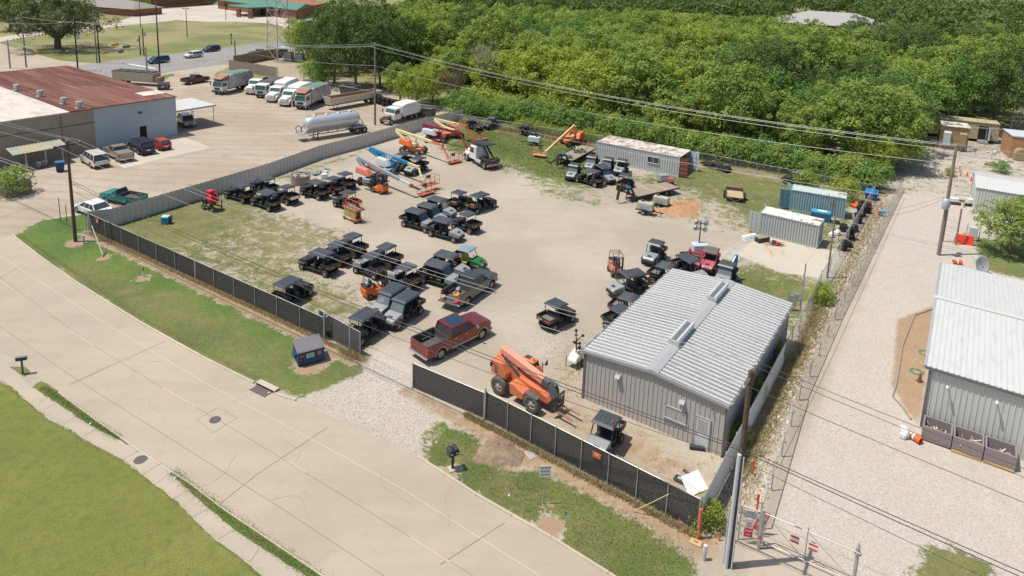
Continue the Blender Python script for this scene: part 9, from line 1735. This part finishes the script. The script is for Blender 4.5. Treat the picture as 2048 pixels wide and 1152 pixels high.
# warehouse side
item('wheelie_bin', 'bin', 'dark blue wheelie bin under the lean-to end', G(121, 343), .5, [('bin', mat('wheelie_blue', (.02, .05, .12), .5), [('bv', .03), ('frus', -.4, .4, -.4, .4, .1, -.48, .48, -.48, .48, 1.25)]), ('lid', mat('wheelie_lid', (.05, .13, .28), .5), [('bb', -.5, .5, -.5, .5, 1.25, 1.32)]), ('caster', M_BLKP, [('tube', (-.3, -.42, .12), (.3, -.42, .12), .12, 8)])])
for k, (u_, v_) in enumerate(((78, 338), (90, 335))): item('chair', 'chair', 'metal patio chair under the lean-to, %s one' % ('left', 'right')[k], G(u_, v_), .4, [('seat', M_TRIM, [('bb', -.28, .28, -.25, .25, .42, .46)]), ('backrest', M_TRIM, [('bb', -.28, .28, .22, .26, .5, .95)]), ('leg', M_FRAME, [('tube', (x_, y_, 0), (x_, y_, .46 if y_ < 0 else .95), .02, 4) for x_ in (-.26, .26) for y_ in (-.23, .24)])], 'chairs under the lean-to')
a, b = G(232, 166), G(316, 172); d = (b-a).normalized(); e = item('dump_trailer', 'trailer', 'beige dump trailer with a black tarp behind the red warehouse roof', (a+b)/2, math.atan2(d.y, d.x), [('tub', mat('tub_beige', (.40, .36, .27), .7, dirt=.4), [('frus', -4.6, 4.3, -1.0, 1.0, .9, -4.6, 4.6, -1.25, 1.25, 2.7)]), ('tarp', M_BLKP, [('bb', -4.5, 4.4, -1.2, 1.2, 2.7, 2.85)]), ('tarp_bows', M_STEEL, [('path', [(x_, -1.25, 2.8), (x_, 0, 3.05), (x_, 1.25, 2.8)], .04, 4) for x_ in (-3.5, -2, -.5, 1, 2.5, 4)]), ('chassis', M_TR, [('bb', -4.6, 5.6, -.45, .45, .7, .9), ('bb', 4.6, 5.6, -1.0, 1.0, .9, 1.9)])])
for x_ in (-3.9, -2.6):
    for s in (-1, 1): wheel(e, x_, s*.95, .5, .45, M_RIMG, M_TYRE, .5)
item('steel_plate', 'plate', 'rusty steel plate lying in front of the dump trailer', G(645, 227), .2, [('plate', M_TR, [('bb', -1.3, 1.3, -.8, .8, .02, .1), ('bb', -.3, .3, -.4, .4, .1, .16)])])
for u_, v_, lb in ((700, 188, 'dark steel roll-off box behind the fork armed garbage truck'), (850, 232, 'dark steel hopper beside the stripped truck, behind the fence')): item('steel_bin', 'bin', lb, G(u_, v_), -.3, [('shell', M_DKB, [('frus', -1.6, 1.6, -1.0, 1.0, .1, -1.7, 1.7, -1.1, 1.1, 1.7)]), ('rim', M_TRIM, [('bb', -1.75, 1.75, -1.15, -1.05, 1.65, 1.78), ('bb', -1.75, 1.75, 1.05, 1.15, 1.65, 1.78)]), ('fill', M_BLKP, [('bb', -1.5, 1.5, -.95, .95, 1.5, 1.72)])])

for o in COL.objects:
    if o.get('category') == 'barrel': o.scale = (.8,)*3

q0 = G(1266, 1024); q1 = G(1338, 988, 1.7); item('yellow_pole', 'pole', 'long pale yellow pole leaning over the black fence near the white board', q0, 0, [('shaft', mat('pole_yellow', (.55, .50, .22), .6), [('tube', (0, 0, .02), tuple(q1-q0), .022, 6)]), ('tip', M_STEEL, [('tube', (-.02, 0, 0), (.03, 0, .08), .03, 6)])])

item('pipe_gantry', 'gantry', 'galvanised pipe frame standing before the beige equipment trailer', G(1968, 296), -.12, [('upright', M_POST, [('tube', (0, 0, 0), (0, 0, 3.4), .05, 6)]), ('upright', M_POST, [('tube', (4.6, 0, 0), (4.6, 0, 3.4), .05, 6)]), ('crossbar', M_POST, [('tube', (-6, 0, 3.4), (4.6, 0, 3.4), .06, 6)])])
item('board_sign', 'sign', 'white board sign hanging on the thin wire fence by the equipment shelters', G(1938, 312), -.1, [('board', M_WHP, [('bb', -.5, .5, -.09, -.06, .8, 1.5)]), ('second_board', mat('sign_pink2', (.5, .25, .25), .6), [('bb', .6, 1.0, -.09, -.06, .8, 1.4)])])
for k_, q_ in enumerate(((1955, 300), (1982, 306), (2006, 322), (1985, 330))): item('rubble', 'rubble', ('pale rubble and rags beside the tan shelter', 'white sacks left of the orange hut', 'broken boards before the orange hut', 'low debris pile near the white shed')[k_], G(*q_), k_, [('pieces', (M_WHP, M_LG, M_SCRAP, M_D1)[k_], [('box', (rr5.uniform(-1, 1), rr5.uniform(-.6, .6), .15), (.7, .4, .25), rr5.uniform(0, 3), .2) for _ in range(5)]), ('stick', M_SCRAP, [('tube', (-.8, 0, .1), (.8, .3, .3), .04, 5)])])
